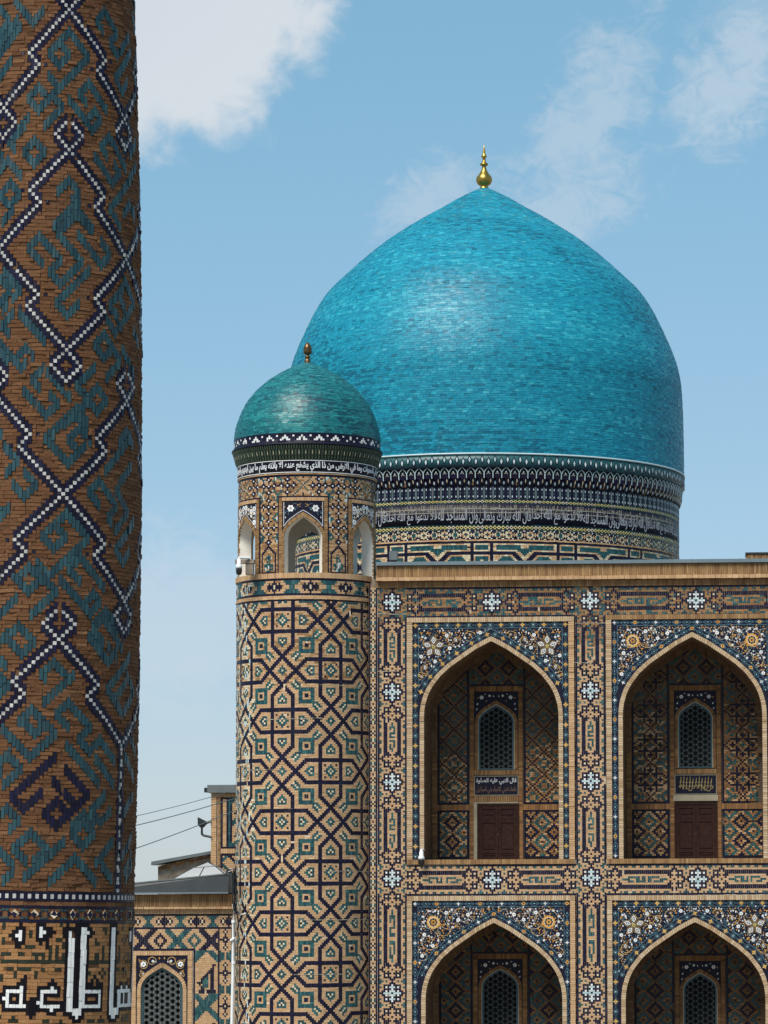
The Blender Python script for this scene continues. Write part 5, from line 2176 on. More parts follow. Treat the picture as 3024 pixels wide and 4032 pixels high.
def tile_dome(th, name, cx, cy, z0, rd, hd, face, half, bw, bh, mat, mortar, tilt, dj):
    f, S, (s, rr, hh) = dome_surface(cx, cy, z0, rd, hd)
    bm = bmesh.new()
    prof = [(max(0.0, float(r) - .012), z0 + float(h)) for r, h in zip(rr[::4], hh[::4])]
    prof.append((0.0, z0 + float(hh[-1])))
    add_lathe(bm, cx, cy, prof, 128)
    shell = obj(name, bm, mortar, th, True)
    Uq, Vq = [], []
    nrow = int(S / bh)
    for k in range(nrow):
        a, b = S * k / nrow, S * (k + 1) / nrow
        r = float(np.interp((a + b) / 2, s, rr))
        if r < .06:
            break
        n = max(8, int(2 * PI * r / bw))
        da = 2 * PI / n
        ph = rng.uniform(0, da) + (k % 2) * da / 2
        m = int(half / da) + 1
        i = np.arange(-m, m)
        c = face + i * da + ph
        jitw = rng.normal(0, da * .10, len(i) + 1)
        e = np.append(c, c[-1] + da) + jitw
        g = .0035 / r
        Uq.append(np.stack([e[:-1] + g, e[1:] - g, e[1:] - g, e[:-1] + g], 1))
        Vq.append(np.tile([a + .003, a + .003, b - .003, b - .003], (len(i), 1)))
    U, V = np.concatenate(Uq), np.concatenate(Vq)
    if isinstance(mat, tuple):
        # glazes fired in batches: courses and patches of paler and deeper tiles
        um, vm = U.mean(1), V.mean(1)
        row = np.round(vm / bh)
        ph = rng.uniform(0, 6.28, 12)
        fld = np.zeros(len(U))
        for q, (fu, fv) in enumerate(((2.1, .30), (4.3, .55), (1.2, .9), (7.0, .22), (3.1, 1.4), (11.0, .8))):
            fld += np.sin(um * fu + vm * fv * 2 + ph[q]) * (.5, .4, .45, .3, .3, .25)[q]
        rowr = rng.normal(0, .55, int(row.max()) + 2)
        fld += rowr[row.astype(int)] + rng.normal(0, .75, len(U))
        mt = np.where(fld > 1.45, mat[1], np.where(fld < -1.4, mat[2], mat[0])).astype(object)
        mat = mt
    emit(th, f, U, V, mat, rng.normal(0, dj, len(U)), .03, 'dome_tile', .02, tilt)
    return shell, z0 + float(hh[-1])


_, z_apex_t = tile_dome(tower, 'dome_shell', TX, TY, z_d0, rd, hd, FACE_T, R(112), .182, .070, ('small_dome_glaze', 'small_dome_pale', 'small_dome_deep'), 'dome_mortar', .0035, .003)


def finial(parent, cx, cy, z, sc, prof, mat, label=None):
    bm = bmesh.new()
    add_lathe(bm, cx, cy, [(r * sc, z + h * sc) for r, h in prof], 24)
    return obj('finial', bm, mat, parent, True)


# bronze bud finial: collar stack then a pointed bud (pixels / SC)
pxm = 1 / 2.212 / SC
finial(tower, TX, TY, z_apex_t + .02, pxm * .86, [(34, -20), (34, 0), (30, 8), (32, 22), (24, 30), (24, 44), (31, 52), (30, 62), (20, 68), (20, 80), (36, 86), (44, 100), (46, 114), (40, 130), (44, 138), (38, 160), (26, 185), (12, 203), (0, 210)], 'bronze')
for (ta, tb, py) in ((-20, 58, 3621), (10, 50, 2698), (-35, 12, 2830), (-60, -20, 3030), (20, 60, 3430), (-10, 30, 3838)):
    seam(tower, ST, FACE_T + R(ta), FACE_T + R(tb), tz(py), 24, .012)
flush(tower, 300, 905, 1490)
# ------------------------------------------------------------------ the great dome on its drum
DY = 17.0
DC = at(1909, 1900, DY)
DX = DC.x
SD = FPX / abs((CM.transposed() @ (DC - CAM)).z)
FACE_D = math.atan2(CAM.x - DX, -(CAM.y - DY))


def dzf(py, r):
    """Height of a ring of radius r whose nearest point is seen at py."""
    a = FACE_D
    x, y = DX + r * math.sin(a), DY - r * math.cos(a)
    d = ray(1909, py)
    t = (y - CAM.y) / d.y
    return (CAM + d * t).z


dome = thing('great_dome', 'large pointed turquoise tiled dome on an inscribed round drum with gilt spire', 'dome', (DX, DY, dzf(2230, 7.8)))
HALF = R(97)
RR = 787 / SD
R2 = 762 / SD
R3 = 766 / SD


def ring_body(name, prof, mat, parent=None, smooth=True):
    bm = bmesh.new()
    add_lathe(bm, DX, DY, prof, 160)
    return obj(name, bm, mat, parent or dome, smooth)


def pts_quads(c_u, c_v, du, dv):
    return np.stack([c_u, c_u + du, c_u, c_u - du], 1), np.stack([c_v - dv, c_v + 0 * dv, c_v + dv, c_v + 0 * dv], 1)


def full(n, v):
    return np.full(n, v)


zA1, zA0 = dzf(1787, RR), dzf(1835, RR)         # lozenge ring
zB0 = dzf(1882, R2 + .12)                        # pointed niches
zC0 = dzf(1913, R2 + .04)
zD0 = dzf(1966, R2)
zE0 = dzf(1982, R2)
zF0 = dzf(2066, R2)
zG0 = dzf(2087, R2)
zH0 = dzf(2123, R2)
zI0 = dzf(2133, R2)
zJ0 = dzf(2330, R3)
# -- bodies
ring_body('lozenge_ring', [(RR - .4, zA1 + .001), (RR - .02, zA1), (RR - .02, zA0), (RR - .12, zA0 - .02)], 'teal_glaze')
ring_body('white_line', [(RR - .03, zA1 - .01), (RR + .012, zA1 - .01), (RR + .012, zA1 + .05), (RR - .03, zA1 + .055)], 'pale_glaze')
ring_body('niche_ring', [(RR - .10, zA0 - .02), (R2 + .10, zB0), (R2 + .05, zB0 - .01), (R2, zC0)], 'black_glaze')
ring_body('drum', [(R2 - .012, zC0), (R2 - .012, zI0), (R3 - .012, zI0 - .01), (R3 - .012, zJ0 - 4)], 'panel_navy')
# -- lozenge ring: white drops in navy lozenges, alternating high and low
n = int(2 * HALF / R(1.72))
aa = FACE_D - HALF + R(1.72) * np.arange(n)
hz = zA1 - zA0
S_A = cyl(DX, DY, RR - .02)
up_ = np.arange(n) % 2 == 0
for sel, cz in ((up_, zA0 + hz * .56), (~up_, zA0 + hz * .40)):
    k = int(sel.sum())
    U, V = pts_quads(aa[sel], full(k, cz), R(.62), hz * .40)
    emit(dome, S_A, U, V, 'navy_glaze', .008, .03, 'glazed_tile', 0)
    U, V = pts_quads(aa[sel], full(k, cz), R(.32), hz * .24)
    emit(dome, S_A, U, V, 'pale_glaze', .014, .03, 'glazed_tile', 0)
course(dome, S_A, FACE_D - HALF, FACE_D + HALF, zA0, zA0 + .035, R(3.4), 'navy_glaze', .006, .03, .0006, 'glazed_tile')
# -- pointed niches: pale ribs that fork into arches, dark hollows with small drops
step = R(2.42)
n = int(2 * HALF / step)
aa = FACE_D - HALF + step * np.arange(n)


def sl(z0, z1, r0, r1):
    return cyl(DX, DY, lambda v: r0 + (r1 - r0) * np.clip((v - z0) / (z1 - z0), 0, 1))


S_B = sl(zB0, zA0 - .02, R2 + .10, RR - .10)
hb = zA0 - .02 - zB0
w = R(.10)


def strut(u0, v0, u1, v1, wu, mat, surf, dd=.03, kind='glazed_tile'):
    U = np.stack([u0 - wu, u0 + wu, u1 + wu, u1 - wu], 1)
    V = np.stack([v0, v0, v1, v1], 1)
    emit(dome, surf, U, V, mat, dd, .04, kind, 0)


o_ = np.zeros(n)
strut(aa, o_ + zB0, aa, o_ + zB0 + hb * .5, w * 1.2, 'pale_glaze', S_B)
for sg in (-1, 1):
    strut(aa, o_ + zB0 + hb * .5, aa + sg * step * .16, o_ + zB0 + hb * .74, w, 'pale_glaze', S_B)
    strut(aa + sg * step * .16, o_ + zB0 + hb * .74, aa + sg * step * .46, o_ + zB0 + hb * .96, w, 'pale_glaze', S_B)
for fx, fz, sc_ in ((.5, .55, 1.0), (.5, .25, .6), (.36, .42, .5), (.64, .42, .5)):
    U, V = pts_quads(aa + step * fx, o_ + zB0 + hb * fz, R(.22) * sc_, hb * .13 * sc_)
    emit(dome, S_B, U, V, 'pale_glaze' if sc_ == 1 else 'navy_glaze' if fz < .3 else 'cream_tile', .012, .02, 'glazed_tile', 0)
U = np.stack([aa + step * .12, aa + step * .88, aa + step * .80, aa + step * .2], 1)
emit(dome, S_B, U, np.stack([o_ + zB0 + .01, o_ + zB0 + .01, o_ + zB0 + hb * .5, o_ + zB0 + hb * .5], 1), 'navy_glaze', .004, .02, 'glazed_tile', 0)
# -- second tier: brackets with drops
S_C = sl(zC0, zB0, R2, R2 + .10)
hc = zB0 - zC0
n2 = n * 2
a2 = FACE_D - HALF + step / 2 * np.arange(n2)
U = np.stack([a2 - step * .06, a2 + step * .06, a2 + step * .16, a2 - step * .16], 1)
z2 = np.zeros(n2)
emit(dome, S_C, U, np.stack([z2 + zC0 + .01, z2 + zC0 + .01, z2 + zB0, z2 + zB0], 1), 'navy_glaze', .05, .08, 'glazed_tile', 0)
U, V = pts_quads(aa + step * .25, o_ + zC0 + hc * .4, R(.26), hc * .26)
emit(dome, S_C, U, V, 'pale_glaze', .06, .03, 'glazed_tile', 0)
U, V = pts_quads(aa + step * .75, o_ + zC0 + hc * .66, R(.16), hc * .3)
emit(dome, S_C, U, V, 'cream_tile', .055, .03, 'glazed_tile', 0)
old = rng.random(n) < .22
U = np.stack([aa + step * .3, aa + step * .8, aa + step * .8, aa + step * .3], 1)[old]
emit(dome, S_C, U, np.stack([o_ + zC0 + .02, o_ + zC0 + .02, o_ + zC0 + hc * .4, o_ + zC0 + hc * .4], 1)[old], 'cornice_brick', .045, .03, 'glazed_tile', 0)
# -- panels with three drops each
S_D = cyl(DX, DY, R2)
st = R(1.21)
n = int(2 * HALF / st)
aa = FACE_D - HALF + st * np.arange(n)
o_ = np.zeros(n)
hd_ = zC0 - zD0
U = np.stack([aa + st * .08, aa + st * .92, aa + st * .92, aa + st * .08], 1)
V = np.stack([o_ + zD0 + .02, o_ + zD0 + .02, o_ + zC0 - .02, o_ + zC0 - .02], 1)
emit(dome, S_D, U, V, 'navy_glaze', .012, .03, 'glazed_tile', .0)
for sg in (0, 1):
    U = np.stack([aa + st * (.10 + .76 * sg), aa + st * (.14 + .76 * sg), aa + st * (.14 + .76 * sg), aa + st * (.10 + .76 * sg)], 1)
    keep = (np.arange(n) + sg) % 2 == 0
    emit(dome, S_D, U[keep], V[keep], 'pale_glaze', .018, .01, 'glazed_tile', .0)
for fz, mt in ((.22, 'pale_glaze'), (.5, 'teal_glaze'), (.78, 'pale_glaze')):
    U, V = pts_quads(aa + st * .5, o_ + zD0 + hd_ * fz, R(.17), hd_ * .10)
    emit(dome, S_D, U, V, mt, .020, .02, 'glazed_tile', 0)
# -- two chains of yellow diamonds
for za2, zb2 in ((zE0, zD0), (zG0, zF0)):
    st = R(1.16)
    n = int(2 * HALF / st)
    aa = FACE_D - HALF + st * np.arange(n)
    o_ = np.zeros(n)
    h = zb2 - za2
    U, V = pts_quads(aa, o_ + (za2 + zb2) / 2, st * .54, h * .36)
    emit(dome, S_D, U, V, np.where(np.arange(n) % 7 < 5, 'yellow_glaze', 'cream_tile').astype(object), .010, .03, 'glazed_tile', 0)
    U, V = pts_quads(aa, o_ + (za2 + zb2) / 2, st * .28, h * .18)
    emit(dome, S_D, U, V, 'navy_glaze', .016, .03, 'glazed_tile', 0)
    course(dome, S_D, FACE_D - HALF, FACE_D + HALF, za2, za2 + h * .12, R(3), 'teal_glaze', .008, .03, .0006, 'glazed_tile')
    course(dome, S_D, FACE_D - HALF, FACE_D + HALF, zb2 - h * .12, zb2, R(3), 'teal_glaze', .008, .03, .0006, 'glazed_tile')
# -- inscription: large white line of script, upright letters in a paler upper row
hf = zE0 - zF0
insc = ring_body('inscription_band', [(R2 - .012, zF0), (R2 + .006, zF0), (R2 + .006, zE0), (R2 - .012, zE0)], 'panel_navy')
S_F = cyl(DX, DY, R2 + .006)
verse = ['قال الله تبارك وتعالى', 'وان المساجد لله', 'فلا تدعوا مع الله احدا']
ang = FACE_D + HALF
k = 0
while ang > FACE_D - HALF:
    w_ = R((15, 11.5, 15.5)[k % 3])
    text_on('lettering', insc, shape_arabic(verse[k % 3]), S_F, ang - w_ + R(.3), ang, zF0 + hf * .05, zF0 + hf * (.66 + .1 * (k % 2)), 'text_pale', .010, .002)
    text_on('lettering', insc, shape_arabic(verse[(k + 1) % 3]), S_F, ang - w_ + R(.2), ang - R(.2), zF0 + hf * .62, zE0 - hf * .06, 'text_brown_pale', .008, .0)
    ang -= w_
    k += 1
bm = bmesh.new()
rr_ = random.Random(3)
a = FACE_D - HALF
while a < FACE_D + HALF:                           # tall stems of alif and lam
    r = R2 + .013
    z0, z1 = zF0 + hf * (.30 + .15 * rr_.random()), zE0 - hf * (.05 + .08 * rr_.random())
    vs = [bm.verts.new((DX + r * math.sin(a + q * R(.08)), DY - r * math.cos(a + q * R(.08)), z)) for q, z in ((0, z0), (1, z0), (1, z1), (0, z1))]
    bm.faces.new(vs)
    a += R(.55 + .9 * rr_.random())
for fz in (.56, .74):
    add_lathe(bm, DX, DY, [(R2 + .012, zF0 + hf * fz), (R2 + .012, zF0 + hf * fz + .025)], 120, 0, FACE_D - HALF, FACE_D + HALF)
obj('letter_stem', bm, 'text_brown_pale', insc)
# -- band of buff stars, navy ground, teal centres
rows = ['bNNNbNNWNNNbNNNb', 'NNbbbbbNNNNbTbNN', 'bNbbNbbNbNbTTTbN', 'bbbNTNbbbbbTTTbb', 'bNbbNbbNbNbTTTbN', 'NNbbbbbNNNNbTbNN', 'bNNNbNNWNNNbNNNb']
cwd = R(.375)
n = int(2 * HALF / cwd)
M = [(r * 40)[:n] for r in rows]
lay(dome, S_D, M, FACE_D - HALF, zH0, cwd, (zG0 - zH0) / 7, .05, .03, lambda c, m, u, v: 'cream_tile' if c == 'b' and random.random() < .7 else m, jit=.03)
course(dome, S_D, FACE_D - HALF, FACE_D + HALF, zI0 + .03, zH0 - .01, R(2.2), 'buff_brick', .02, .04, .0006)
# -- bold teal geometric zone down to the roof
ch2 = .0625
nr = int((zI0 - dzf(2300, R3)) / ch2)
cw2 = ch2 / R3
n = int(2 * HALF / cw2)


def drum_char(i, j):
    """j counts down from the top line; period 27 sideways."""
    if j == 0:
        return 'L'
    k = i % 54
    if k in (0, 1, 12, 13):
        return 'n'
    if j in (6, 7):
        if 14 <= k and not (26 <= k <= 40):
            return 'N'
        if k < 12:
            return 'N'
    c = abs(k - 33)
    if 14 <= k and j >= 6 and abs((j - 6.5) - (7 - c)) <= 1.5 and c <= 7 and j <= 14:
        return 'N'
    if 14 <= k and j >= 13 and abs((j - 13) - (c)) <= 1.2 and c <= 8:
        return 'N'
    if 2 <= j <= 4:
        if (3 <= k <= 10) or (16 <= k <= 51 and (c > 2 or j == 4)):
            return 'T'
        return 'b'
    if j in (5,) and 28 <= k <= 38 and c <= 4:
        return 'T'
    if 5 <= j <= 9 and c <= 8 - j + 0 and c <= 3:
        return 'T'
    if j >= 9:
        if 3 <= k <= 10 and j >= 9:
            if k in (6, 7) and 11 <= j <= 16:
                return 'N' if j % 3 == 0 else 'c'
            return 'T'
        if 16 <= k <= 26 and abs(j - 13) <= min(5, (k - 15), 26 - k + 2):
            return 'c' if abs(j - 13) + abs(k - 20) <= 1 else 'T'
        if 40 <= k <= 51 and abs(j - 13) <= min(5, (52 - k), k - 38):
            return 'c' if abs(j - 13) + abs(k - 46) <= 1 else 'T'
    return 'b'


M = [''.join(drum_char(i + 10, j) for i in range(n)) for j in range(nr)][::-1]
lay(dome, cyl(DX, DY, R3), M, FACE_D - HALF, zI0 - nr * ch2, cw2, ch2, .05, .03, lambda c, m, u, v: 'cream_tile' if c == 'b' and random.random() < .5 else m, jit=.03)

# -- the dome itself
PD = [(812, 0), (812, 120), (810, 243), (803, 393), (783, 473), (755, 543), (695, 673), (645, 753), (560, 823 + 10), (490, 898), (400, 972), (267, 1060), (187, 1105), (113, 1152), (50, 1186), (12, 1203)]
fpx = 1 / 1.0369 / SD
rd2 = np.array([p[0] for p in PD]) * fpx * (784 / 783.0)
hd2 = np.array([p[1] for p in PD]) * fpx * 1.0
z_d = zA1 + .05
_, z_apex_d = tile_dome(dome, 'dome_shell', DX, DY, z_d, rd2, hd2, FACE_D, R(104), .225, .092, ('turquoise_glaze', 'turquoise_pale', 'turquoise_deep'), 'dome_mortar', .0040, .003)
g = 1 / 1.0369 / SD
gf = finial(dome, DX, DY, z_apex_d - .02, g, [(20, -10), (17, 4), (14, 8), (24, 14), (32, 26), (34, 36), (30, 48), (20, 60), (12, 74), (8, 86), (8, 92), (15, 95), (17, 100), (14, 105), (7, 108), (6.5, 126), (11, 130), (12, 134), (8, 138), (5.5, 146), (5, 160), (2.5, 166), (2.5, 178), (0, 180)], 'gold')
flush(dome, 300, 1500, IW, 0, 2212)
# ------------------------------------------------------------------ minaret in the foreground
MY = -46.0
M0 = at(168, 2316, MY)
SM = FPX / abs((CM.transposed() @ (M0 - CAM)).z)
FACE_M = math.atan2(CAM.x - M0.x, -(CAM.y - MY))
# axis and radius fitted at several heights of the photograph: (py, axis px, radius px)
FIT = [(-200, 214, 312), (75, 210, 320), (468, 207, 334), (1000, 201, 354), (1600, 190, 370), (2000, 180, 378), (2316, 169, 384), (2600, 155, 390), (2970, 139, 398), (3400, 121, 404), (4032, 96, 412), (4300, 86, 414)]
fz_ = np.array([at(a, p, MY).z for p, a, r in FIT])
fx_ = np.array([at(a, p, MY).x for p, a, r in FIT])
fr_ = np.array([r / SM for p, a, r in FIT])
o_ = np.argsort(fz_)
fz_, fx_, fr_ = fz_[o_], fx_[o_], fr_[o_]
cx_f, cr_f = np.polyfit(fz_, fx_, 3), np.polyfit(fz_, fr_, 3)


def mz(py):
    return float(np.interp(py, [p for p, a, r in FIT], [at(a, p, MY).z for p, a, r in FIT]))


minaret = thing('minaret', 'leaning brick minaret with navy and white zigzags and teal motifs, nearest on the left', 'minaret', (float(np.polyval(cx_f, 0)), MY, 0))
LEAN = 0.022


def SMIN(U, V, d):
    x0, r = np.polyval(cx_f, V), np.polyval(cr_f, V) + d
    a = U + FACE_M
    return np.stack([x0 + r * np.sin(a), MY - r * np.cos(a), V - LEAN * (np.polyval(cr_f, V)) * np.sin(U)], -1)


# cell grid: column 0 on the middle axis of the pattern, row 0 level with the crossing at the right
T0 = R(10.4)
DA = R(360 / 160.0)
z_r0 = mz(1045)
row_h = (mz(136) - mz(1967)) / 126.0 * 1.022
z_band_top = mz(3508)
rmin = int((z_band_top - z_r0) / row_h)             # lowest row of the pattern (negative = down)
rmax = int((mz(-60) - z_r0) / row_h)
cmin, cmax = -52, 40
nr, nc = rmax - rmin + 1, cmax - cmin + 1
G = [['m'] * nc for _ in range(nr)]


def put(c, down, ch, force=True):
    """down: rows counted downwards from the reference row."""
    r = -down - rmin
    c = c - cmin
    if 0 <= r < nr and 0 <= c < nc and (force or G[r][c] == 'm'):
        G[r][c] = ch


# teal strokes traced from the photograph as poly-lines (zoom pixels: 2.458 per photo pixel, offset of the crop)
K = 2.4583
STROKES = {
    0: [[(960, 250), (900, 150), (970, 60), (1090, 270), (1045, 390), (1110, 530), (1240, 330)], [(1250, 470), (1100, 740), (1170, 880), (1220, 760)],
        [(480, 530), (665, 330), (840, 570), (560, 880), (470, 740)], [(480, 530), (575, 650), (660, 560), (620, 480)],
        [(285, 940), (375, 850), (450, 960), (375, 1080), (285, 940)], [(450, 960), (540, 870)], [(540, 960), (560, 1080), (400, 1280)],
        [(660, 980), (760, 1120), (880, 1280), (960, 1180), (890, 1090), (830, 1180)], [(750, 900), (850, 780), (1000, 1050)], [(750, 900), (820, 980)],
        [(950, 1400), (1030, 1300), (1190, 1580)], [(950, 1400), (1010, 1490)], [(890, 1520), (1060, 1800), (1130, 1690), (1080, 1600)],
        [(90, 1370), (280, 1170)], [(90, 1370), (140, 1420)], [(230, 1470), (310, 1360), (400, 1470), (320, 1590), (230, 1470)], [(0, 1680), (110, 1560), (210, 1720)],
        [(0, 560), (230, 290)], [(0, 760), (140, 610)], [(140, 0), (320, 200), (410, 90)], [(0, 330), (110, 220), (60, 110)], [(20, 1900), (110, 1790), (210, 1900), (120, 2020), (20, 1900)], [(30, 2150), (120, 2020)],
        [(565, 1830), (665, 1710), (760, 1810), (740, 1930), (480, 2160)], [(600, 2180), (750, 2040), (870, 2200)],
        [(1050, 2000), (1240, 1720), (1300, 1560)], [(1070, 2050), (1140, 2200)], [(1180, 2050), (1240, 1950), (1270, 2100)], [(1240, 1480), (1290, 1360)], [(1270, 140), (1280, 380)]],
    800: [[(870, 230), (750, 90), (545, 290), (680, 410), (780, 540), (570, 760), (455, 640), (560, 520), (365, 280), (255, 400), (380, 550)],
          [(740, 310), (850, 480), (940, 590), (1020, 480), (930, 350)], [(850, 650), (560, 970), (650, 1110), (760, 990)],
          [(40, 680), (200, 860), (20, 1040)], [(100, 1280), (80, 1180), (190, 1060), (400, 1330)], [(0, 1330), (120, 1500), (220, 1600), (320, 1460), (240, 1370), (160, 1460)],
          [(310, 1690), (420, 1560), (650, 1860)], [(310, 1690), (400, 1770)], [(230, 1830), (440, 2080), (560, 1950), (480, 1850)],
          [(900, 1570), (740, 1760), (840, 1900), (920, 2020), (1010, 1890), (930, 1770), (840, 1880)], [(840, 1900), (600, 2110)], [(740, 1990), (850, 2120)],
          [(1130, 1080), (1070, 930), (1190, 740), (1280, 960), (1120, 1300), (1050, 1120)], [(1130, 870), (1200, 960)],
          [(900, 1350), (980, 1240), (1070, 1370), (980, 1490), (900, 1350)], [(1070, 1370), (1130, 1480), (1000, 1680)], [(1180, 1390), (1280, 1640)], [(1280, 1230), (1300, 1400)]],
    1600: [[(530, 300), (480, 260), (720, 40), (860, 160)], [(440, 310), (650, 580), (850, 360), (740, 220), (650, 340), (720, 420)],
           [(50, 400), (150, 580), (40, 680)], [(140, 760), (250, 900), (370, 770), (260, 660)], [(0, 1120), (120, 1010)],
           [(400, 1240), (630, 1010), (830, 1260), (450, 1640), (390, 1450)], [(400, 1240), (520, 1380), (640, 1240), (560, 1150)],
           [(170, 1660), (280, 1550), (380, 1660), (280, 1820), (170, 1660)], [(400, 1640), (500, 1810), (280, 2010)], [(20, 2030), (160, 1880)],
           [(770, 1700), (690, 1590), (810, 1460), (990, 1760)], [(590, 1680), (760, 1880), (820, 2020), (930, 1890), (860, 1790), (790, 1890)],
           [(1140, 310), (1190, 180), (1260, 290), (1060, 640)], [(960, 960), (890, 800), (970, 700), (1130, 940), (1060, 1050), (1130, 1200), (1220, 1000), (1140, 740), (1250, 560)],
           [(1280, 1120), (1110, 1420), (1180, 1560), (1240, 1430)], [(890, 2130), (1000, 1990), (1100, 2180)]],
    2400: [[(80, 270), (180, 130), (300, 270), (180, 380), (80, 270)], [(0, 300), (60, 230)], [(450, 660), (430, 620), (570, 500), (690, 640), (430, 890)],
           [(650, 1130), (550, 980), (660, 850), (850, 1110), (740, 1230), (830, 1360), (930, 1240), (1050, 1480)],
           [(200, 1070), (320, 950), (420, 1090), (540, 1200), (310, 1460), (90, 1190)], [(210, 1100), (300, 1230), (380, 1130)],
           [(10, 1480), (100, 1380)], [(30, 1680), (190, 1530), (100, 1430)], [(640, 1330), (910, 1740)], [(900, 1460), (1050, 1700)],
           [(960, 290), (900, 130), (1000, 40), (1160, 370)], [(840, 280), (1010, 560), (1090, 470), (1030, 350)], [(1230, 440), (990, 760), (1130, 1050), (1250, 840), (1190, 700), (1120, 860)],
           [(0, 2000), (40, 1900), (150, 2050), (60, 2150)], [(670, 2090), (820, 2020), (930, 2150)], [(990, 1820), (880, 1960), (980, 2100), (1040, 1980)], [(0, 480), (70, 560)], [(0, 640), (70, 760), (0, 860)],
           [(1180, 1450), (1220, 1700)], [(1250, 1250), (1290, 1420)], [(1160, 2000), (1240, 1750)]],
}
NAVY = {2400: [[(530, 1430), (150, 1810), (275, 1940), (400, 1790)], [(500, 1680), (690, 1890)], [(620, 1560), (800, 1830), (500, 2150), (390, 2000), (510, 1900), (580, 1990)]]}
STR5 = [[(110, 230), (190, 120), (280, 240), (180, 330), (110, 230)], [(430, 210), (180, 470)], [(330, 480), (490, 300), (630, 480)], [(490, 150), (570, 70), (640, 170), (570, 250), (490, 150)], [(630, 340), (730, 200)], [(690, 380), (720, 490)],
        [(0, 280), (100, 420)], [(20, 460), (60, 400)], [(840, 400), (880, 250)], [(820, 300), (870, 120)], [(840, 470), (890, 380)]]
_rows = [p for p, a, r in FIT]


def to_cell(px, py):
    """Photo pixel -> (column, rows down) on the near face of the shaft."""
    y = py
    for _ in range(3):
        a_ = np.interp(y, _rows, [a for p, a, r in FIT])
        r_ = np.interp(y, _rows, [r for p, a, r in FIT])
        s = max(-.999, min(.999, (px - a_) / r_))
        th = math.asin(s)
        # a ring of the shaft sags in the picture and leans
        sag = (3500 - py) / FPX * r_ * math.cos(th)
        y = py + sag - LEAN * r_ * math.sin(th)
    z = mz(y)
    return (th - T0) / DA, (z_r0 - z) / row_h


def strokes_cells(cells, ch, shift):
    """Strokes run on true diagonals: every column one row further."""
    cur = (round(cells[0][0]), round(cells[0][1]))
    for (c0, r0), (c1, r1) in zip(cells, cells[1:]):
        n = max(1, round((abs(c1 - c0) + abs(r1 - r0)) / 2))
        sc_, sr_ = (1 if c1 > c0 else -1), (1 if r1 > r0 else -1)
        if abs(cur[0] - c0) > 1.6 or abs(cur[1] - r0) > 1.6:
            cur = (round(c0), round(r0))
        for k in range(n + 1):
            for d in (-1, 0, 1):
                put(cur[0] + sc_ * k + shift, cur[1] + sr_ * k + d, ch, ch == 'N')
        cur = (cur[0] + sc_ * n, cur[1] + sr_ * n)


def draw(groups, scale, oy, ch):
    for pl in groups:
        strokes_cells([to_cell(x / scale, oy + y / scale) for x, y in pl], ch, 0)


for oy, gr in STROKES.items():
    draw(gr, K, oy, 'U')
draw(STR5, 1.746, 3200, 'U')
# the same kind of strokes goes on round the back of the left edge
for oy, gr in STROKES.items():
    for pl in gr[::2]:
        cells = [to_cell(x / K, oy + y / K) for x, y in pl]
        strokes_cells(cells, 'U', -40)
for oy, gr in NAVY.items():
    draw(gr, K, oy, 'N')
# zigzag chains: white cells in a navy sheath
chain = set()


def path(c, r, steps):
    for (dc, n) in steps:
        for _ in range(n):
            chain.add((c, r))
            c += dc
            r += 1
    chain.add((c, r))


for base in (-126, 0):
    for cc in (-60, -20, 20):
        # from a crossing at (cc, 0) down to the loop below the axis at cc +- 20
        for sg in (-1, 1):
            path(cc, base, [(sg, 12), (-sg, 3), (sg, 15), (-sg, 4)])
            # upwards, mirrored
            rev = []
            c, r = cc, base
            for dc, n in ((sg, 12), (-sg, 3), (sg, 15), (-sg, 4)):
                for _ in range(n):
                    rev.append((c, r))
                    c += dc
                    r -= 1
            chain.update(rev)
    for cc in (-40, 0, 40):
        for sg in (-1, 1):
            if base + 63 < 120:
                path(cc, base + 63, [(sg, 12), (-sg, 3), (sg, 15), (-sg, 4)])
            c, r = cc, base + 63
            for dc, n in ((sg, 12), (-sg, 3), (sg, 15), (-sg, 4)):
                for _ in range(n):
                    chain.add((c, r))
                    c += dc
                    r -= 1
for cc in (-60, -20, 20):
    for sg in (-1, 1):
        c, r = cc, 126
        for dc, n in ((sg, 12), (-sg, 3), (sg, 15), (-sg, 4)):
            for _ in range(n):
                chain.add((c, r))
                c += dc
                r -= 1
chain = {(c, r) for c, r in chain if r <= 126}
for c, r in chain:
    for d in (-2, -1, 1, 2):
        if (c, r + d) not in chain:
            put(c, r + d, 'N')
for c, r in chain:
    put(c, r, 'W')
for base in (-126, -63, 0, 63):                     # single dots at the outer corners of the jogs
    for cc in ((-60, -20, 20) if base % 126 == 0 else (-40, 0, 40)):
        for sg in (-1, 1):
            for rr_, c_ in ((12, 12 + 2), (15, 9 - 2)):
                for ud in (-1, 1):
                    if base + ud * rr_ <= 126:
                        put(cc + sg * c_, base + ud * rr_, 'N')
for c in (-60, -20, 20):
    for r in range(127, 127 + 80):
        for dc in (-1, 0, 1):
            put(c + dc, r, 'N' if dc else ('W' if r % 3 else 'N'))
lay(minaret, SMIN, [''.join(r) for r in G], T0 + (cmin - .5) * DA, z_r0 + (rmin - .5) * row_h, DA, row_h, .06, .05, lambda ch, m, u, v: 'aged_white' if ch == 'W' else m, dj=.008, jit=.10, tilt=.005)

# ---------------- bands at the foot of the shaft
um0, um1 = T0 + (cmin - .5) * DA, T0 + (cmax + .5) * DA
zt = z_r0 + (rmin - .5) * row_h


def ring_row(z0, z1, w, mat, kind='brick', d=0.0, gap=.0025):
    course(minaret, SMIN, um0, um1, z0, z1, w, mat, d, .05, gap, kind, .006 if kind == 'brick' else .002, False, .05)


z1 = mz(3500)
n_ = (um1 - um0) / R(2.25)
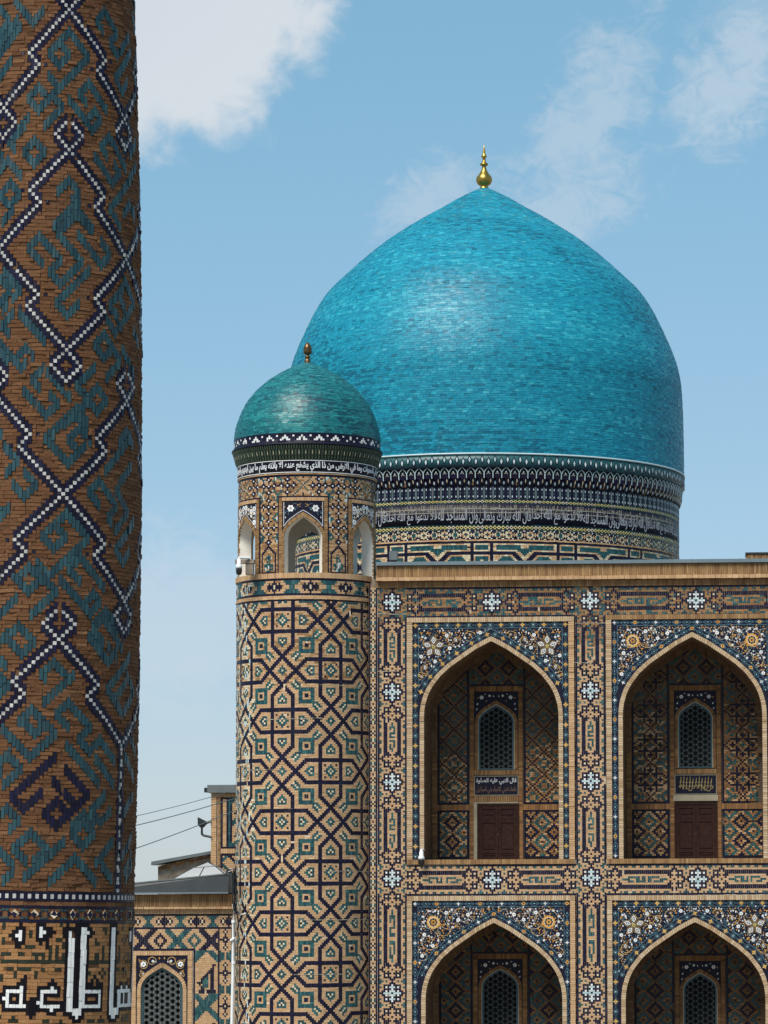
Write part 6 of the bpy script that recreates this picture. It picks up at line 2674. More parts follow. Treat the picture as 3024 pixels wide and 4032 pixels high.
# chain ring: navy frame with white squares
zc1, zc0 = zt - .01, zt - .205
ring_row(zc1 - .045, zc1, R(2.25), 'navy_glaze', 'glazed_tile', .006)
ring_row(zc0, zc0 + .045, R(2.25), 'navy_glaze', 'glazed_tile', .006)
m = int((um1 - um0) / R(4.0))
e = np.linspace(um0, um1, m * 2 + 1)
for k0, mt in ((0, 'navy_glaze'), (1, 'aged_white')):
    a, b = e[k0:-1:2], e[k0 + 1::2]
    a, b = a + .002, b - .002
    emit(minaret, SMIN, np.stack([a, b, b, a], 1), np.tile([zc0 + .05, zc0 + .05, zc1 - .05, zc1 - .05], (len(a), 1)), mt, .006, .05, 'glazed_tile', .02)
ring_row(zc0 - .095, zc0 - .01, R(7), 'minaret_brick')
ring_row(zc0 - .155, zc0 - .10, R(9), 'navy_glaze', 'glazed_tile', .01)
# star strip
zs1, zs0 = zc0 - .16, zc0 - .39
ring_row(zs0, zs1, R(3.6), 'minaret_brick', d=-.004)
st = R(10.5)
ac = T0 + st * np.arange(-11, 9) + R(3)
k_ = len(ac)
zm, hh_ = (zs0 + zs1) / 2, (zs1 - zs0)
U, V = pts_quads(ac, full(k_, zm), R(1.9), hh_ * .50)
emit(minaret, SMIN, U, V, 'cream_tile', .006, .03, 'glazed_tile', 0)
U, V = pts_quads(ac, full(k_, zm), R(1.5), hh_ * .42)
emit(minaret, SMIN, U, V, 'navy_glaze', .012, .03, 'glazed_tile', 0)
for sg in (-1, 1):
    U = np.stack([ac + sg * R(1.2), ac + sg * R(3.6), ac + sg * R(3.6), ac + sg * R(1.2)], 1)
    V = np.tile([zm - .008, zm - hh_ * .24, zm + hh_ * .24, zm + .008], (k_, 1))
    if sg < 0:
        U, V = U[:, ::-1], V[:, ::-1]
    emit(minaret, SMIN, U, V, 'navy_glaze', .012, .03, 'glazed_tile', 0)
    for up in (-1, 1):
        cu, cv = ac + st / 2 + sg * R(1.1), full(k_, zm + up * hh_ * .38)
        U, V = pts_quads(cu, cv, R(1.3), hh_ * .14)
        emit(minaret, SMIN, U, V, 'minaret_teal', .010, .03, 'glazed_tile', 0)
ring_row(zs0 - .065, zs0 - .005, R(9), 'navy_glaze', 'glazed_tile', .01)
# ---------------- square script panel
zk1, zk0 = zs0 - .07, mz(4140)
SC5 = 1.763
WHITE = [(140, 80, 162, 150), (115, 100, 140, 125), (275, 80, 300, 150), (300, 95, 325, 120), (466, 85, 492, 610), (455, 105, 475, 130), (552, 85, 576, 605), (582, 98, 605, 122), (485, 590, 545, 635), (500, 630, 520, 668),
         (560, 475, 675, 500), (652, 475, 675, 595), (560, 570, 675, 595), (746, 95, 764, 600), (770, 112, 787, 140), (738, 598, 800, 640), (754, 640, 775, 672), (790, 490, 806, 612), (805, 485, 880, 507), (866, 490, 882, 600), (833, 505, 843, 585), (805, 585, 896, 606), (822, 460, 832, 485), (856, 465, 864, 485),
         (878, 125, 890, 185), (906, 110, 914, 600), (45, 475, 165, 497), (45, 475, 68, 590), (140, 450, 165, 590), (45, 565, 188, 590), (22, 518, 45, 542), (285, 475, 396, 498), (285, 475, 306, 590), (285, 565, 396, 590), (350, 450, 375, 475), (260, 544, 285, 567), (346, 590, 370, 613)]
GREEN = [(15, 285, 450, 308), (590, 292, 730, 316), (775, 306, 812, 328), (325, 190, 346, 285), (368, 195, 388, 285), (410, 240, 432, 285), (230, 240, 292, 263), (230, 263, 250, 285), (276, 240, 294, 285), (628, 245, 642, 292), (660, 250, 673, 292), (692, 205, 706, 295), (138, 240, 183, 262), (20, 240, 90, 262), (43, 220, 66, 240), (183, 195, 251, 217),
         (207, 175, 230, 195), (208, 100, 231, 146), (373, 147, 413, 167), (413, 170, 432, 216), (632, 178, 677, 197), (645, 155, 662, 178), (133, 333, 226, 354), (60, 333, 105, 350), (100, 354, 122, 400), (244, 355, 266, 402), (285, 332, 312, 354), (380, 333, 424, 354), (22, 40, 45, 78), (22, 128, 42, 170), (393, 50, 414, 76), (700, 85, 727, 103), (714, 103, 726, 130),
         (5, 380, 24, 425), (688, 345, 700, 362), (674, 362, 688, 382), (700, 362, 714, 382), (686, 385, 700, 408), (606, 360, 620, 378), (790, 352, 810, 372), (803, 213, 815, 305), (835, 268, 858, 290), (835, 290, 843, 320), (850, 290, 858, 325), (868, 250, 876, 330), (883, 280, 889, 335), (840, 155, 848, 172), (828, 178, 838, 196), (848, 180, 856, 198), (838, 198, 846, 214),
         (840, 362, 846, 380), (833, 380, 840, 396), (848, 382, 856, 398), (832, 75, 840, 125), (90, 640, 120, 690), (70, 668, 150, 690), (285, 655, 320, 680), (300, 672, 345, 695), (395, 660, 415, 680), (375, 682, 435, 698), (600, 660, 630, 690), (580, 684, 640, 700), (670, 650, 690, 690), (655, 672, 710, 700), (0, 640, 20, 660), (820, 665, 840, 705), (850, 655, 870, 705)]
BLACK = [(72, 100, 92, 122), (92, 80, 115, 145), (115, 55, 142, 80), (160, 55, 186, 150), (115, 150, 137, 215), (137, 175, 160, 195), (140, 40, 160, 60), (255, 75, 276, 150), (300, 50, 326, 72), (325, 72, 348, 145), (348, 98, 368, 122), (276, 150, 300, 195), (303, 150, 325, 212), (500, 55, 522, 290), (533, 55, 556, 300), (500, 310, 513, 580), (530, 310, 545, 590),
         (448, 60, 470, 90), (430, 75, 452, 152), (415, 100, 432, 122), (446, 150, 468, 610), (604, 76, 618, 146), (618, 98, 632, 122), (582, 60, 604, 85), (580, 140, 594, 470), (578, 445, 612, 462), (600, 430, 612, 460), (618, 405, 632, 460), (634, 386, 648, 410), (648, 405, 662, 460), (662, 430, 676, 460), (682, 445, 694, 610),
         (120, 425, 143, 450), (145, 405, 168, 430), (165, 380, 190, 530), (186, 545, 250, 590), (190, 590, 210, 635), (208, 590, 228, 655), (228, 590, 250, 630), (210, 520, 232, 545), (333, 425, 352, 450), (352, 402, 376, 450), (376, 425, 396, 450), (263, 450, 284, 545), (398, 450, 420, 500), (396, 545, 414, 610), (240, 545, 260, 567),
         (485, 565, 540, 590), (735, 68, 752, 440), (725, 440, 740, 640), (772, 90, 782, 112), (786, 118, 800, 146), (766, 145, 780, 598), (782, 460, 806, 490), (862, 130, 878, 165), (868, 105, 884, 128), (884, 185, 894, 235), (895, 90, 905, 600)]
rows_k = int(round((zk1 - zk0) / .077))
hk = (zk1 - zk0) / rows_k
DK = R(1.8)
KC0, KC1 = int(cmin * DA / DK), int(cmax * DA / DK)
KM = [['m'] * (KC1 - KC0 + 1) for _ in range(rows_k)]

def k_cell(x, y):
    """Zoom pixel of the script panel -> (column float, row from the bottom float)."""
    px = x / SC5
    py = 3620 + y / SC5
    c, _ = to_cell(px, py)
    # upper navy line runs from (0,20) to (900,75), lower from (0,705) to (900,722)
    t = min(1, max(0, x / 905.0)) ** 1.6
    ytop, ybot = 38 + 40 * t, 698 + 22 * t
    f = (y - ytop) / (ybot - ytop)
    zz = zk1 - f * (zk1 - mz(4032) + .00) * 0.975
    return c * DA / DK + .5, (zz - zk0) / hk


def fill(rects, ch):
    for (x0, y0, x1, y1) in rects:
        c0, r1 = k_cell(x0, y0)
        c1, r0 = k_cell(x1, y1)
        nc_, nr_ = max(1, int(round(c1 - c0 - .15))), max(1, int(round(r1 - r0)))
        ca, ra = int(round((c0 + c1 - nc_) / 2)), int(round((r0 + r1 - nr_) / 2))
        cb, rb = ca + nc_, ra + nr_
        for c in range(ca, cb):
            for r in range(ra, rb):
                if 0 <= r < rows_k and 0 <= c - KC0 < len(KM[0]):
                    if ch == 'K' and KM[r][c - KC0] == 'w':
                        continue
                    KM[r][c - KC0] = ch


fill(GREEN, 'G')
fill(WHITE, 'w')
snap = [r[:] for r in KM]
for r in range(rows_k):
    for c in range(len(KM[0])):
        if snap[r][c] != 'w' and any(0 <= r + a < rows_k and 0 <= c + b < len(KM[0]) and snap[r + a][c + b] == 'w' for a in (-1, 0, 1) for b in (-1, 0, 1)):
            KM[r][c] = 'K'
fill(BLACK, 'K')
# the panel goes on round the far left side with the same letters
w_ = len(KM[0])
for r in range(rows_k):
    for c in range(0, 36):
        src = c + 54
        if src < w_ and KM[r][c] == 'm':
            KM[r][c] = KM[r][src]
lay(minaret, SMIN, [''.join(r) for r in KM], T0 + (KC0 - .5) * DK, zk0, DK, hk, .03, .05, lambda ch, m, u, v: ('minaret_brick' if random.random() < .05 else 'script_brick') if ch == 'm' else m, dj=.004, jit=.05)
ring_row(zk0 - .07, zk0 - .01, R(9), 'navy_glaze', 'glazed_tile', .01)
# shaft body
zz = np.linspace(0, mz(-150), 60)
V, F = [], []
na = 96
for z in zz:
    for k in range(na):
        a = 2 * PI * k / na
        V.append(SMIN(np.array(a), np.array(z), np.array(-.02)).tolist())
for i in range(len(zz) - 1):
    for k in range(na):
        k2 = (k + 1) % na
        F.append((i * na + k, i * na + k2, (i + 1) * na + k2, (i + 1) * na + k))
link('shaft', raw_mesh('shaft', V, F, ('minaret_mortar',), None, True), minaret)
flush(minaret, 300, 0, 545)
# ------------------------------------------------------------------ low wing left of the tower
WY = 0.9


def wx(px, py=3750.0, Y=WY):
    return at(px, py, Y).x


def wz(py, px=720.0, Y=WY):
    return at(px, py, Y).z


wing = thing('courtyard_wing', 'low tiled wing with a lattice window and grey metal eave between minaret and round tower', 'building', (wx(600), WY, 0))
SW = plane(WY)
X0, X1 = wx(330), wx(925)
Xr = wx(912)
zc_t, zc_b = wz(3521), wz(3569)
course(wing, SW, X0, X1, zc_b, zc_t, .085, 'cornice_brick', .16, .2, .008)
course(wing, SW, X0, X1, wz(3579), wz(3570), .22, 'buff_brick', .20, .2, .008)
course(wing, SW, X0, X1, wz(3598), wz(3580), .080, 'buff_brick', .05, .06, .008)
zb1, zb0 = wz(3599), wz(3658)
cw = .068
nW = int((Xr - X0) / cw)


def wing_band(i, j):
    if j in (0, 7):
        return 'L'
    k = i % 17
    a = abs(k - 8)
    q = j - 3.5
    if a == 0:
        return 'I'
    if a == 1:
        return 'N' if abs(q) < 2 else 'b'
    if 2 <= a <= 4:
        s = abs(a - 3) + (abs(q) - .5)
        return ('c' if s <= 0 else 'N') if s <= 1 else 'b'
    if a >= 7 and (abs(q) > 1.2 or a == 8):
        return 'T'
    if a == 6 and abs(q) > 2.2:
        return 'T'
    return 'b'


M = [''.join(wing_band(i, j) for i in range(nW)) for j in range(8)]
lay(wing, SW, M, X0, zb0, (Xr - X0) / nW, (zb1 - zb0) / 8, .06)
# right hand vertical chain border
xb0, xb1 = wx(858), wx(917)
zl = wz(4160)
nr = int((zb0 - zl) / .069)


def chain_col(i, j):
    if i in (0, 8):
        return 'I'
    k = j % 17
    a = abs(k - 8)
    b = abs(i - 4)
    if a == 0:
        return 'N' if b <= 3 and b != 0 else 'c'
    if a == 1:
        return 'N' if b in (0, 1) else 'b'
    if a == 2:
        return 'N' if b == 0 else 'b'
    if 3 <= a <= 5:
        s = abs(a - 4) + b
        return ('c' if s == 0 else 'N') if s <= 1 else 'b'
    if a >= 7:
        return 'T' if b >= 1 else 'b'
    return 'T' if b >= 3 else 'b'


M = [''.join(chain_col(i, j) for i in range(9)) for j in range(nr)]
lay(wing, SW, M, xb0, zl, (xb1 - xb0) / 9, (zb0 - zl) / nr, .06)
# script field: diamonds above the window and down its right side
xf1 = xb0
zf1 = zb0
xfr, zfr = wx(758), wz(3742)
nA = int((xf1 - X0) / cw)
nB = int((zf1 - zl) / .0695)


def wing_field(i, j):
    """i from the left, j down from the top."""
    x = X0 + (i + .5) * (xf1 - X0) / nA
    z = zf1 - (j + .5) * (zf1 - zl) / nB
    if x < xfr and z < zfr:
        return ' '
    if z > zfr and j == int((zf1 - zfr) / ((zf1 - zl) / nB)) and x < xfr + .08:
        return 'L'
    if x < xfr + .075 and z < zfr:
        return 'I'
    u = (wx(765) - x) / cw
    if z >= zfr - .02:
        k = (u % 18) - 9
        jj = j - 5.5
        if abs(abs(k) - abs(jj)) <= 1.6 and abs(k) <= 7:
            return 'N' if int(u // 18) % 2 else 'U'
        s = abs(abs(k) - 9) + abs(jj)
        if 2 <= s <= 4:
            return 'N' if int((u + 9) // 18) % 2 else 'T'
        return 'b'
    k = (x - wx(812)) / cw
    q = (j - 12) % 30
    if 6 <= q <= 20:                                  # big open letter of navy bars
        if q >= 19 and -4 < k < 5:
            return 'N'
        if abs(k - 3) < 1 and q >= 9:
            return 'n'
        if abs(k - (4.5 - (q - 6) * .85)) < .9 and q <= 15:
            return 'N'
        if q > 14 and abs(k + 4 - (q - 15) * .8) < .8:
            return 'N'
        if 12 <= q <= 17 and abs(k) <= 1.5:
            return 'T'
        return 'b'
    qq = (q - 24) if q >= 18 else q + 6
    if abs(abs(k) - abs(qq - 3)) < 1.9 or abs(qq + k * .9) < 1.6:
        return 'U'
    return 'b'


M = [''.join(wing_field(i, j) for i in range(nA)) for j in range(nB)][::-1]
lay(wing, SW, M, X0, zl, (xf1 - X0) / nA, (zf1 - zl) / nB, .06, .03, lambda c, m, u, v: 'teal_glaze' if c == 'U' else m)
# window niche with brick frame
xa, xb = X0 + .02, xfr - .01
xw = wx(638)
hw = wx(719) - xw
fr = wx(757) - wx(740)
xa = xw - (xfr - .01 - xw)
zft = wz(3744)
course(wing, SW, xa, xfr - .01, zft - fr, zft - .004, .08, 'buff_brick', .03, .06, .008)
for a, b in ((xa, xa + fr), (xfr - .01 - fr, xfr - .01)):
    course(wing, SW, a, b, zl, zft - fr - .006, .08, 'buff_brick', .03, .06, .008, vertical=True)
z_ap = wz(3812)
rise = hw * 1.06
front = front_wall('window_spandrel', wing, xa + fr, xfr - .01 - fr, zl, zft - fr, xw, hw + .15, z_ap - rise, rise + .19, WY - .004, 'panel_navy', wing)
voussoirs(wing, SW, xw, hw + .02, z_ap - rise, rise + .03, hw + .15, rise + .19, zl, .08, 'buff_brick', .03, .06)
vb = bmesh.new()
zt_ = zft - fr
for sx in (1, -1):
    for fx, fz, me, s in ((.74, .30, M_WFL, 1.3), (.36, .20, M_WFS, 1.0), (.24, .22, M_WBUD, .8), (.76, .62, M_STARF, 1.0), (.90, .16, M_OLEAF, .7), (.52, .12, M_OLEAF, .6), (.84, .52, M_OLEAF, .6), (.10, .10, M_OBUD, .6)):
        xx, zz = xw + sx * fx * (hw + .16), zt_ - fz * 1.05
        if not arch_in(xw, hw + .17, z_ap - rise, rise + .22)(np.array([xx]), np.array([zz]))[0]:
            place(me, front, xx, WY - .008, zz, fx, s, sx)
    for cx_, cz_, r, a0, tn, sg in ((.74, .32, .17, .5, 1.2, 1), (.40, .20, .16, 3.0, 1.0, -1), (.80, .66, .12, 1.0, 1.1, 1)):
        pts = spiral(xw + sx * cx_ * (hw + .16), zt_ - cz_ * 1.05, r, a0 if sx == 1 else PI - a0, tn, sg * sx, .6)
        ok_ = [p for p in pts if p[1] < zt_ - .03 and not arch_in(xw, hw + .17, z_ap - rise, rise + .22)(np.array([p[0]]), np.array([p[1]]))[0]]
        if len(ok_) > 3:
            ribbon(vb, ok_, .024, WY - .004, 0, .004)
obj('vine', vb, ['vine_ochre'], front)
lattice_window(wing, xw, hw, z_ap - rise, rise, zl - 1.0, WY + .10, .188, .218, pane=.2)
bm = bmesh.new()
P = [(xw + hw + .02, zl)] + arch_pts(xw, hw + .02, z_ap - rise, rise + .03, 3) + [(xw - hw - .02, zl)]
a = [bm.verts.new((x, WY - .02, z)) for x, z in P]
b = [bm.verts.new((x, WY + .2, z)) for x, z in P]
for k in range(len(P) - 1):
    bm.faces.new((a[k], a[k + 1], b[k + 1], b[k]))
obj('window_reveal', bm, 'mortar', wing)
# wall body round the window
bm = bmesh.new()
add_box(bm, X0, xa + fr, WY + .010, WY + .5, 0, zft)
add_box(bm, xfr - .012 - fr, X1, WY + .010, WY + .5, 0, zft)
add_box(bm, X0, X1, WY + .010, WY + .5, zft + .001, zc_t)
obj('wall', bm, 'mortar', wing)
bm = bmesh.new()
add_box(bm, X0, X1, WY + .6, WY + .8, 0, zc_t)
obj('inner_wall', bm, 'old_mortar', wing)
# eave: dark fascia that rises towards the tower, with a pale lip
z_l0, z_l1 = wz(3517), wz(3521)
bm = bmesh.new()
za, zb_ = wz(3481, 530), wz(3443, 905)
xe0, xe1 = wx(330, 3500), wx(906, 3480)
slope = (zb_ - za) / (wx(905, 3443) - wx(530, 3481))
zaL = za - slope * (wx(530, 3481) - xe0)
v = [(xe0, WY - .42, z_l0), (xe1, WY - .42, z_l0), (xe1, WY - .30, zb_), (xe0, WY - .30, zaL), (xe0, WY + 3, z_l0), (xe1, WY + 3, z_l0), (xe1, WY + 3, zb_ + .02), (xe0, WY + 3, zaL + .02)]
vs = [bm.verts.new(p) for p in v]
for f in ((0, 1, 2, 3), (1, 5, 6, 2), (5, 4, 7, 6), (4, 0, 3, 7), (3, 2, 6, 7), (4, 5, 1, 0)):
    bm.faces.new([vs[i] for i in f])
eave = obj('eave_fascia', bm, 'dark_metal', wing)
bm = bmesh.new()
add_box(bm, xe0, xe1 + .0, WY - .45, WY - .425, z_l0 - .02, z_l0 + .035)
obj('drip_lip', bm, 'flashing_metal', eave)
bm = bmesh.new()
v = [(xe0, WY - .33, zaL), (xe1, WY - .33, zb_), (xe1, WY - .33, zb_ + .05), (xe0, WY - .33, zaL + .05), (xe0, WY - .2, zaL), (xe1, WY - .2, zb_), (xe1, WY - .2, zb_ + .05), (xe0, WY - .2, zaL + .05)]
vs = [bm.verts.new(p) for p in v]
for f in ((0, 1, 2, 3), (1, 5, 6, 2), (5, 4, 7, 6), (4, 0, 3, 7), (3, 2, 6, 7), (4, 5, 1, 0)):
    bm.faces.new([vs[i] for i in f])
obj('top_edge', bm, 'grey_metal', eave)
flush(wing, 300, 530, 925)

# ------------------------------------------------------------------ block behind the wing
BY = 4.2
bxx = lambda px, py=3300: at(px, py, BY).x
bzz = lambda py, px=880: at(px, py, BY).z
block = thing('portal_block', 'tall brick and tile wall end with a grey metal cap, left of the round tower', 'building', (bxx(831), BY, 0))
SBK = plane(BY)
x0, x1 = bxx(831), bxx(1010)
zt, zb = bzz(3122), bzz(3560)
course(block, SBK, x0, x0 + .20, zb, zt, .085, 'buff_brick', .05, .08, .01, vertical=True)
course(block, SBK, x0 + .26, x0 + .34, zb, zt, .085, 'cornice_brick', .02, .06, .01, vertical=True)
course(block, SBK, x0 + .20, x1, bzz(3139), bzz(3124), .09, 'buff_brick', .03, .06, .01)
course(block, SBK, x0 + .36, x1, bzz(3360), bzz(3342), .09, 'buff_brick', .03, .06, .01)
xf0 = x0 + .36
nC = int((x1 - xf0) / .07)
nR = int((bzz(3139) - bzz(3342)) / .07)


def block_field(i, j):
    if i == 0 or j in (0, nR - 1) or i == 3:
        return 'I' if i in (0, 3) else 'L'
    if i in (1, 2):
        return 'b'
    if i in (4, 5):
        return 'T' if i == 4 else ('I' if 3 < j < nR - 4 else 'T')
    k, q = i - 11, (j % 12) - 6
    s = abs(k) + abs(q)
    if s in (3, 4):
        return 'N' if (j // 12) % 2 else 'T'
    if s == 0:
        return 'N'
    if abs(k - q) <= 1 and s > 6:
        return 'T'
    return 'b'


M = [''.join(block_field(i, j) for i in range(nC)) for j in range(nR)]
lay(block, SBK, M, xf0, bzz(3342), .07, (bzz(3139) - bzz(3342)) / nR, .06)
nR2 = int((bzz(3362) - zb) / .07)
M = [''.join('I' if i == 0 else ('L' if j == nR2 - 1 else ('N' if (i + j) % 14 in (0, 1) else ('T' if (i + j) % 14 in (6, 7) or (i - j) % 22 in (0, 1) else 'b'))) for i in range(nC)) for j in range(nR2)]
lay(block, SBK, M, xf0, zb, .07, (bzz(3362) - zb) / nR2, .06)
bm = bmesh.new()
add_box(bm, x0 + .01, x1, BY + .03, BY + 2.5, 0, zt)
obj('wall', bm, 'mortar', block)
bm = bmesh.new()
zcap = bzz(3091)
add_box(bm, x0 - .12, x1, BY - .2, BY + 2.7, zt + .004, zcap)
cap = obj('metal_cap', bm, 'grey_metal', block)
bm = bmesh.new()
add_box(bm, x0 - .24, x0 - .125, BY - .15, BY + .3, zt + .02, zcap - .10)
obj('gutter_end', bm, 'black_plastic', cap)
flush(block, 300, 820, 930)

# rainwater spout on the block
SPY = BY - .1
sx_ = lambda px: at(px, 3250, SPY).x
sz_ = lambda py: at(800, py, SPY).z
spout = thing('rain_spout', 'dark metal rainwater hopper with a bent pipe fixed to the side of the brick block', 'rain spout', (sx_(800), SPY, sz_(3297)))
bm = bmesh.new()
prof = [(784, 3235, 806, 3238), (780, 3229, 811, 3241), (782, 3252, 808, 3256), (789, 3260, 801, 3262)]
xs = [(sx_(780), sx_(812), sz_(3228)), (sx_(781), sx_(811), sz_(3247)), (sx_(788), sx_(802), sz_(3258))]
rings = []
for a, b, z in xs:
    h = (b - a) / 2
    rings.append([bm.verts.new(p) for p in ((a, SPY - h, z + (0.09 if z == xs[0][2] else 0)), (b, SPY - h, z - (0.06 if z == xs[0][2] else 0)), (b, SPY + h, z - (0.06 if z == xs[0][2] else 0)), (a, SPY + h, z + (0.09 if z == xs[0][2] else 0)))])
for A, B in zip(rings, rings[1:]):
    for k in range(4):
        bm.faces.new((A[k], A[(k + 1) % 4], B[(k + 1) % 4], B[k]))
bm.faces.new(rings[-1])
bm.faces.new(rings[0][::-1])
obj('hopper', bm, 'dark_metal', spout)
bm = bmesh.new()
add_tube(bm, [(sx_(795), SPY, sz_(3257)), (sx_(795), SPY, sz_(3284)), (sx_(800), SPY, sz_(3289)), (sx_(831), SPY, sz_(3296))], .045, 8)
obj('bent_pipe', bm, 'dark_metal', spout)
bm = bmesh.new()
add_tube(bm, [(sx_(803), SPY, sz_(3246)), (sx_(818), SPY, sz_(3240)), (sx_(832), SPY, sz_(3235))], .035, 8)
obj('bracket', bm, 'dark_metal', spout)

# low rendered building with a slanted roof edge, behind
QY = 5.2
q = lambda px, py: at(px, py, QY)
hut = thing('rear_parapet', 'low weathered brick parapet with a slanted grey roof edge behind the wing roof', 'building', (q(625, 3470).x, QY, 0))
a, b, c, d = q(622, 3412), q(832, 3360), q(832, 3520), q(624, 3520)


def prism(bm, pts, y0, y1):
    A = [bm.verts.new((p[0], y0, p[1])) for p in pts]
    B = [bm.verts.new((p[0], y1, p[1])) for p in pts]
    bm.faces.new(A)
    bm.faces.new(B[::-1])
    n = len(pts)
    for k in range(n):
        bm.faces.new((A[(k + 1) % n], A[k], B[k], B[(k + 1) % n]))


bm = bmesh.new()
prism(bm, [(d.x, 0), (c.x + 1, 0), (c.x + 1, b.z + .12), (b.x, b.z), (a.x, a.z)], QY, QY + 2)
obj('wall', bm, 'rough_render', hut)
SQ = plane(QY)
n = int((b.x - a.x) / .16)
e = np.linspace(a.x, b.x, n + 1)
zz = np.interp(e, [a.x, b.x], [a.z, b.z])
for k in range(3):                                   # ragged brick courses under the roof edge
    sel = rng.random(n) < (.95, .8, .5)[k]
    U = np.stack([e[:-1] + .005, e[1:] - .005, e[1:] - .005, e[:-1] + .005], 1)[sel]
    z0 = zz[:-1] - .075 * (k + 1)
    V = np.stack([z0, z0 + (zz[1:] - zz[:-1]), z0 + .068 + (zz[1:] - zz[:-1]), z0 + .068], 1)[sel]
    emit(hut, SQ, U, V, 'old_brick' if k < 2 else 'cornice_brick', .012, .03, 'brick')
flush(hut, 300, 600, 850)
bm = bmesh.new()
a2, b2, a3, b3 = q(601, 3405), q(832, 3356), q(602, 3393), q(832, 3346)
prism(bm, [(a2.x, a2.z - .02), (b2.x + 1, b2.z + .12), (b3.x + 1, b3.z + .12), (a3.x, a3.z)], QY - .35, QY + 2.2)
obj('roof_edge', bm, 'grey_metal', hut)

# skylight: faceted pale pyramid on the wing roof
KY = 3.0
k3 = lambda px, py, Y=KY: at(px, py, Y)
sky_l = thing('skylight', 'pale faceted pyramid skylight on the wing roof beside the tower', 'skylight', (k3(800, 3460).x, KY, k3(800, 3465).z))
ap = k3(803, 3394)
pr = [(680, 3470), (770, 3458), (905, 3442), (880, 3436), (740, 3440)]
base = [Vector((k3(675, 3478).x, KY - .6, k3(675, 3470).z)), Vector((k3(905, 3470).x, KY - .6, k3(905, 3452).z)), Vector((k3(905, 3470).x, KY + 2.4, k3(905, 3452).z)), Vector((k3(675, 3478).x, KY + 2.4, k3(675, 3470).z))]
top = Vector((ap.x, KY + .9, ap.z))
mid = [base[i].lerp(top, .62) + Vector((0, 0, .05)) for i in range(4)]
for i in range(4):
    j = (i + 1) % 4
    bm = bmesh.new()
    h0, h1 = (base[i] + base[j]) / 2, (mid[i] + mid[j]) / 2
    for quad in ((base[i], h0, h1, mid[i]), (h0, base[j], mid[j], h1)):
        bm.faces.new([bm.verts.new(p) for p in quad])
    obj('panel', bm, 'skylight_panel', sky_l)
    bm = bmesh.new()
    bm.faces.new([bm.verts.new(p) for p in (mid[i], mid[j], top)])
    obj('panel', bm, 'skylight_panel', sky_l)
bm = bmesh.new()
for i in range(4):
    j = (i + 1) % 4
    add_tube(bm, [base[i], mid[i], top], .02, 5)
    add_tube(bm, [(base[i] + base[j]) / 2, (mid[i] + mid[j]) / 2], .02, 5)
    add_tube(bm, [mid[i], mid[j]], .02, 5)
    add_tube(bm, [base[i], base[j]], .03, 5)
obj('glazing_bar', bm, 'dark_metal', sky_l)

# parapet at the right edge of the roof
GY = 1.3
g3 = lambda px, py: at(px, py, GY)
par = thing('roof_parapet', 'small brick parapet with a dark coping on the roof at the right edge', 'parapet', (g3(2990, 2200).x, GY, ZTOP))
x0, x1 = g3(2938, 2200).x, g3(3240, 2200).x
course(par, plane(GY), x0, x1, ZTOP - .06, g3(2990, 2182).z, .08, 'cornice_brick', .02, .06, .012)
bm = bmesh.new()
add_box(bm, x0, x1, GY + .005, GY + 1.2, ZTOP - .06, g3(2990, 2182).z)
obj('wall', bm, 'old_mortar', par)
bm = bmesh.new()
add_box(bm, x0 - .03, x1, GY - .06, GY + 1.25, g3(2990, 2182).z + .003, g3(2990, 2175).z)
obj('coping', bm, 'dark_metal', par)
flush(par, 300)

# floodlight box on the roof edge
FY = 0.25
f3 = lambda px, py: at(px, py, FY)
fl = thing('floodlight', 'grey box floodlight standing on the roof edge in front of the drum', 'floodlight', (f3(1553, 2212).x, FY, f3(1553, 2212).z))
bm = bmesh.new()
a, b = f3(1533, 2170), f3(1566, 2207)
vs = add_box(bm, a.x, b.x, FY - .1, FY + .18, b.z, a.z)
bmesh.ops.bevel(bm, geom=list(bm.edges), offset=.02, segments=2, affect='EDGES')
obj('housing', bm, 'grey_metal', fl)
bm = bmesh.new()
add_box(bm, a.x + .04, b.x - .03, FY - .06, FY + .1, f3(1553, 2212).z - .02, b.z - .002)
obj('foot', bm, 'black_plastic', fl)


# ------------------------------------------------------------------ security cameras
def dome_camera(name, label, px, py_top, py_bot, Y, arm_dx, wpx):
    p0, p1 = at(px, py_top, Y), at(px, py_bot, Y)
    h = p0.z - p1.z
    r = wpx / 111.0 / 2
    t = thing(name, label, 'camera', (p1.x, Y, p1.z), 'white security cameras fixed to the buildings')
    bm = bmesh.new()
    add_lathe(bm, p0.x, Y, [(0, p1.z + h * .93), (r * .55, p1.z + h * .92), (r * .62, p1.z + h * .66), (r * .9, p1.z + h * .55), (r, p1.z + h * .40), (0, p1.z + h * .40)], 20)
    obj('housing', bm, 'white_plastic', t, True)
    bm = bmesh.new()
    add_lathe(bm, p0.x, Y, [(r * .92, p1.z + h * .39), (r * .95, p1.z + h * .22), (r * .75, p1.z + h * .07), (0, p1.z)], 20)
    obj('lens_dome', bm, 'black_plastic', t, True)
    bm = bmesh.new()
    add_tube(bm, [(p0.x, Y, p1.z + h * .90), (p0.x, Y, p1.z + h), (p0.x + arm_dx, Y + .25, p1.z + h * 1.02)], .045, 8)
    obj('arm', bm, 'white_plastic', t)
    return t


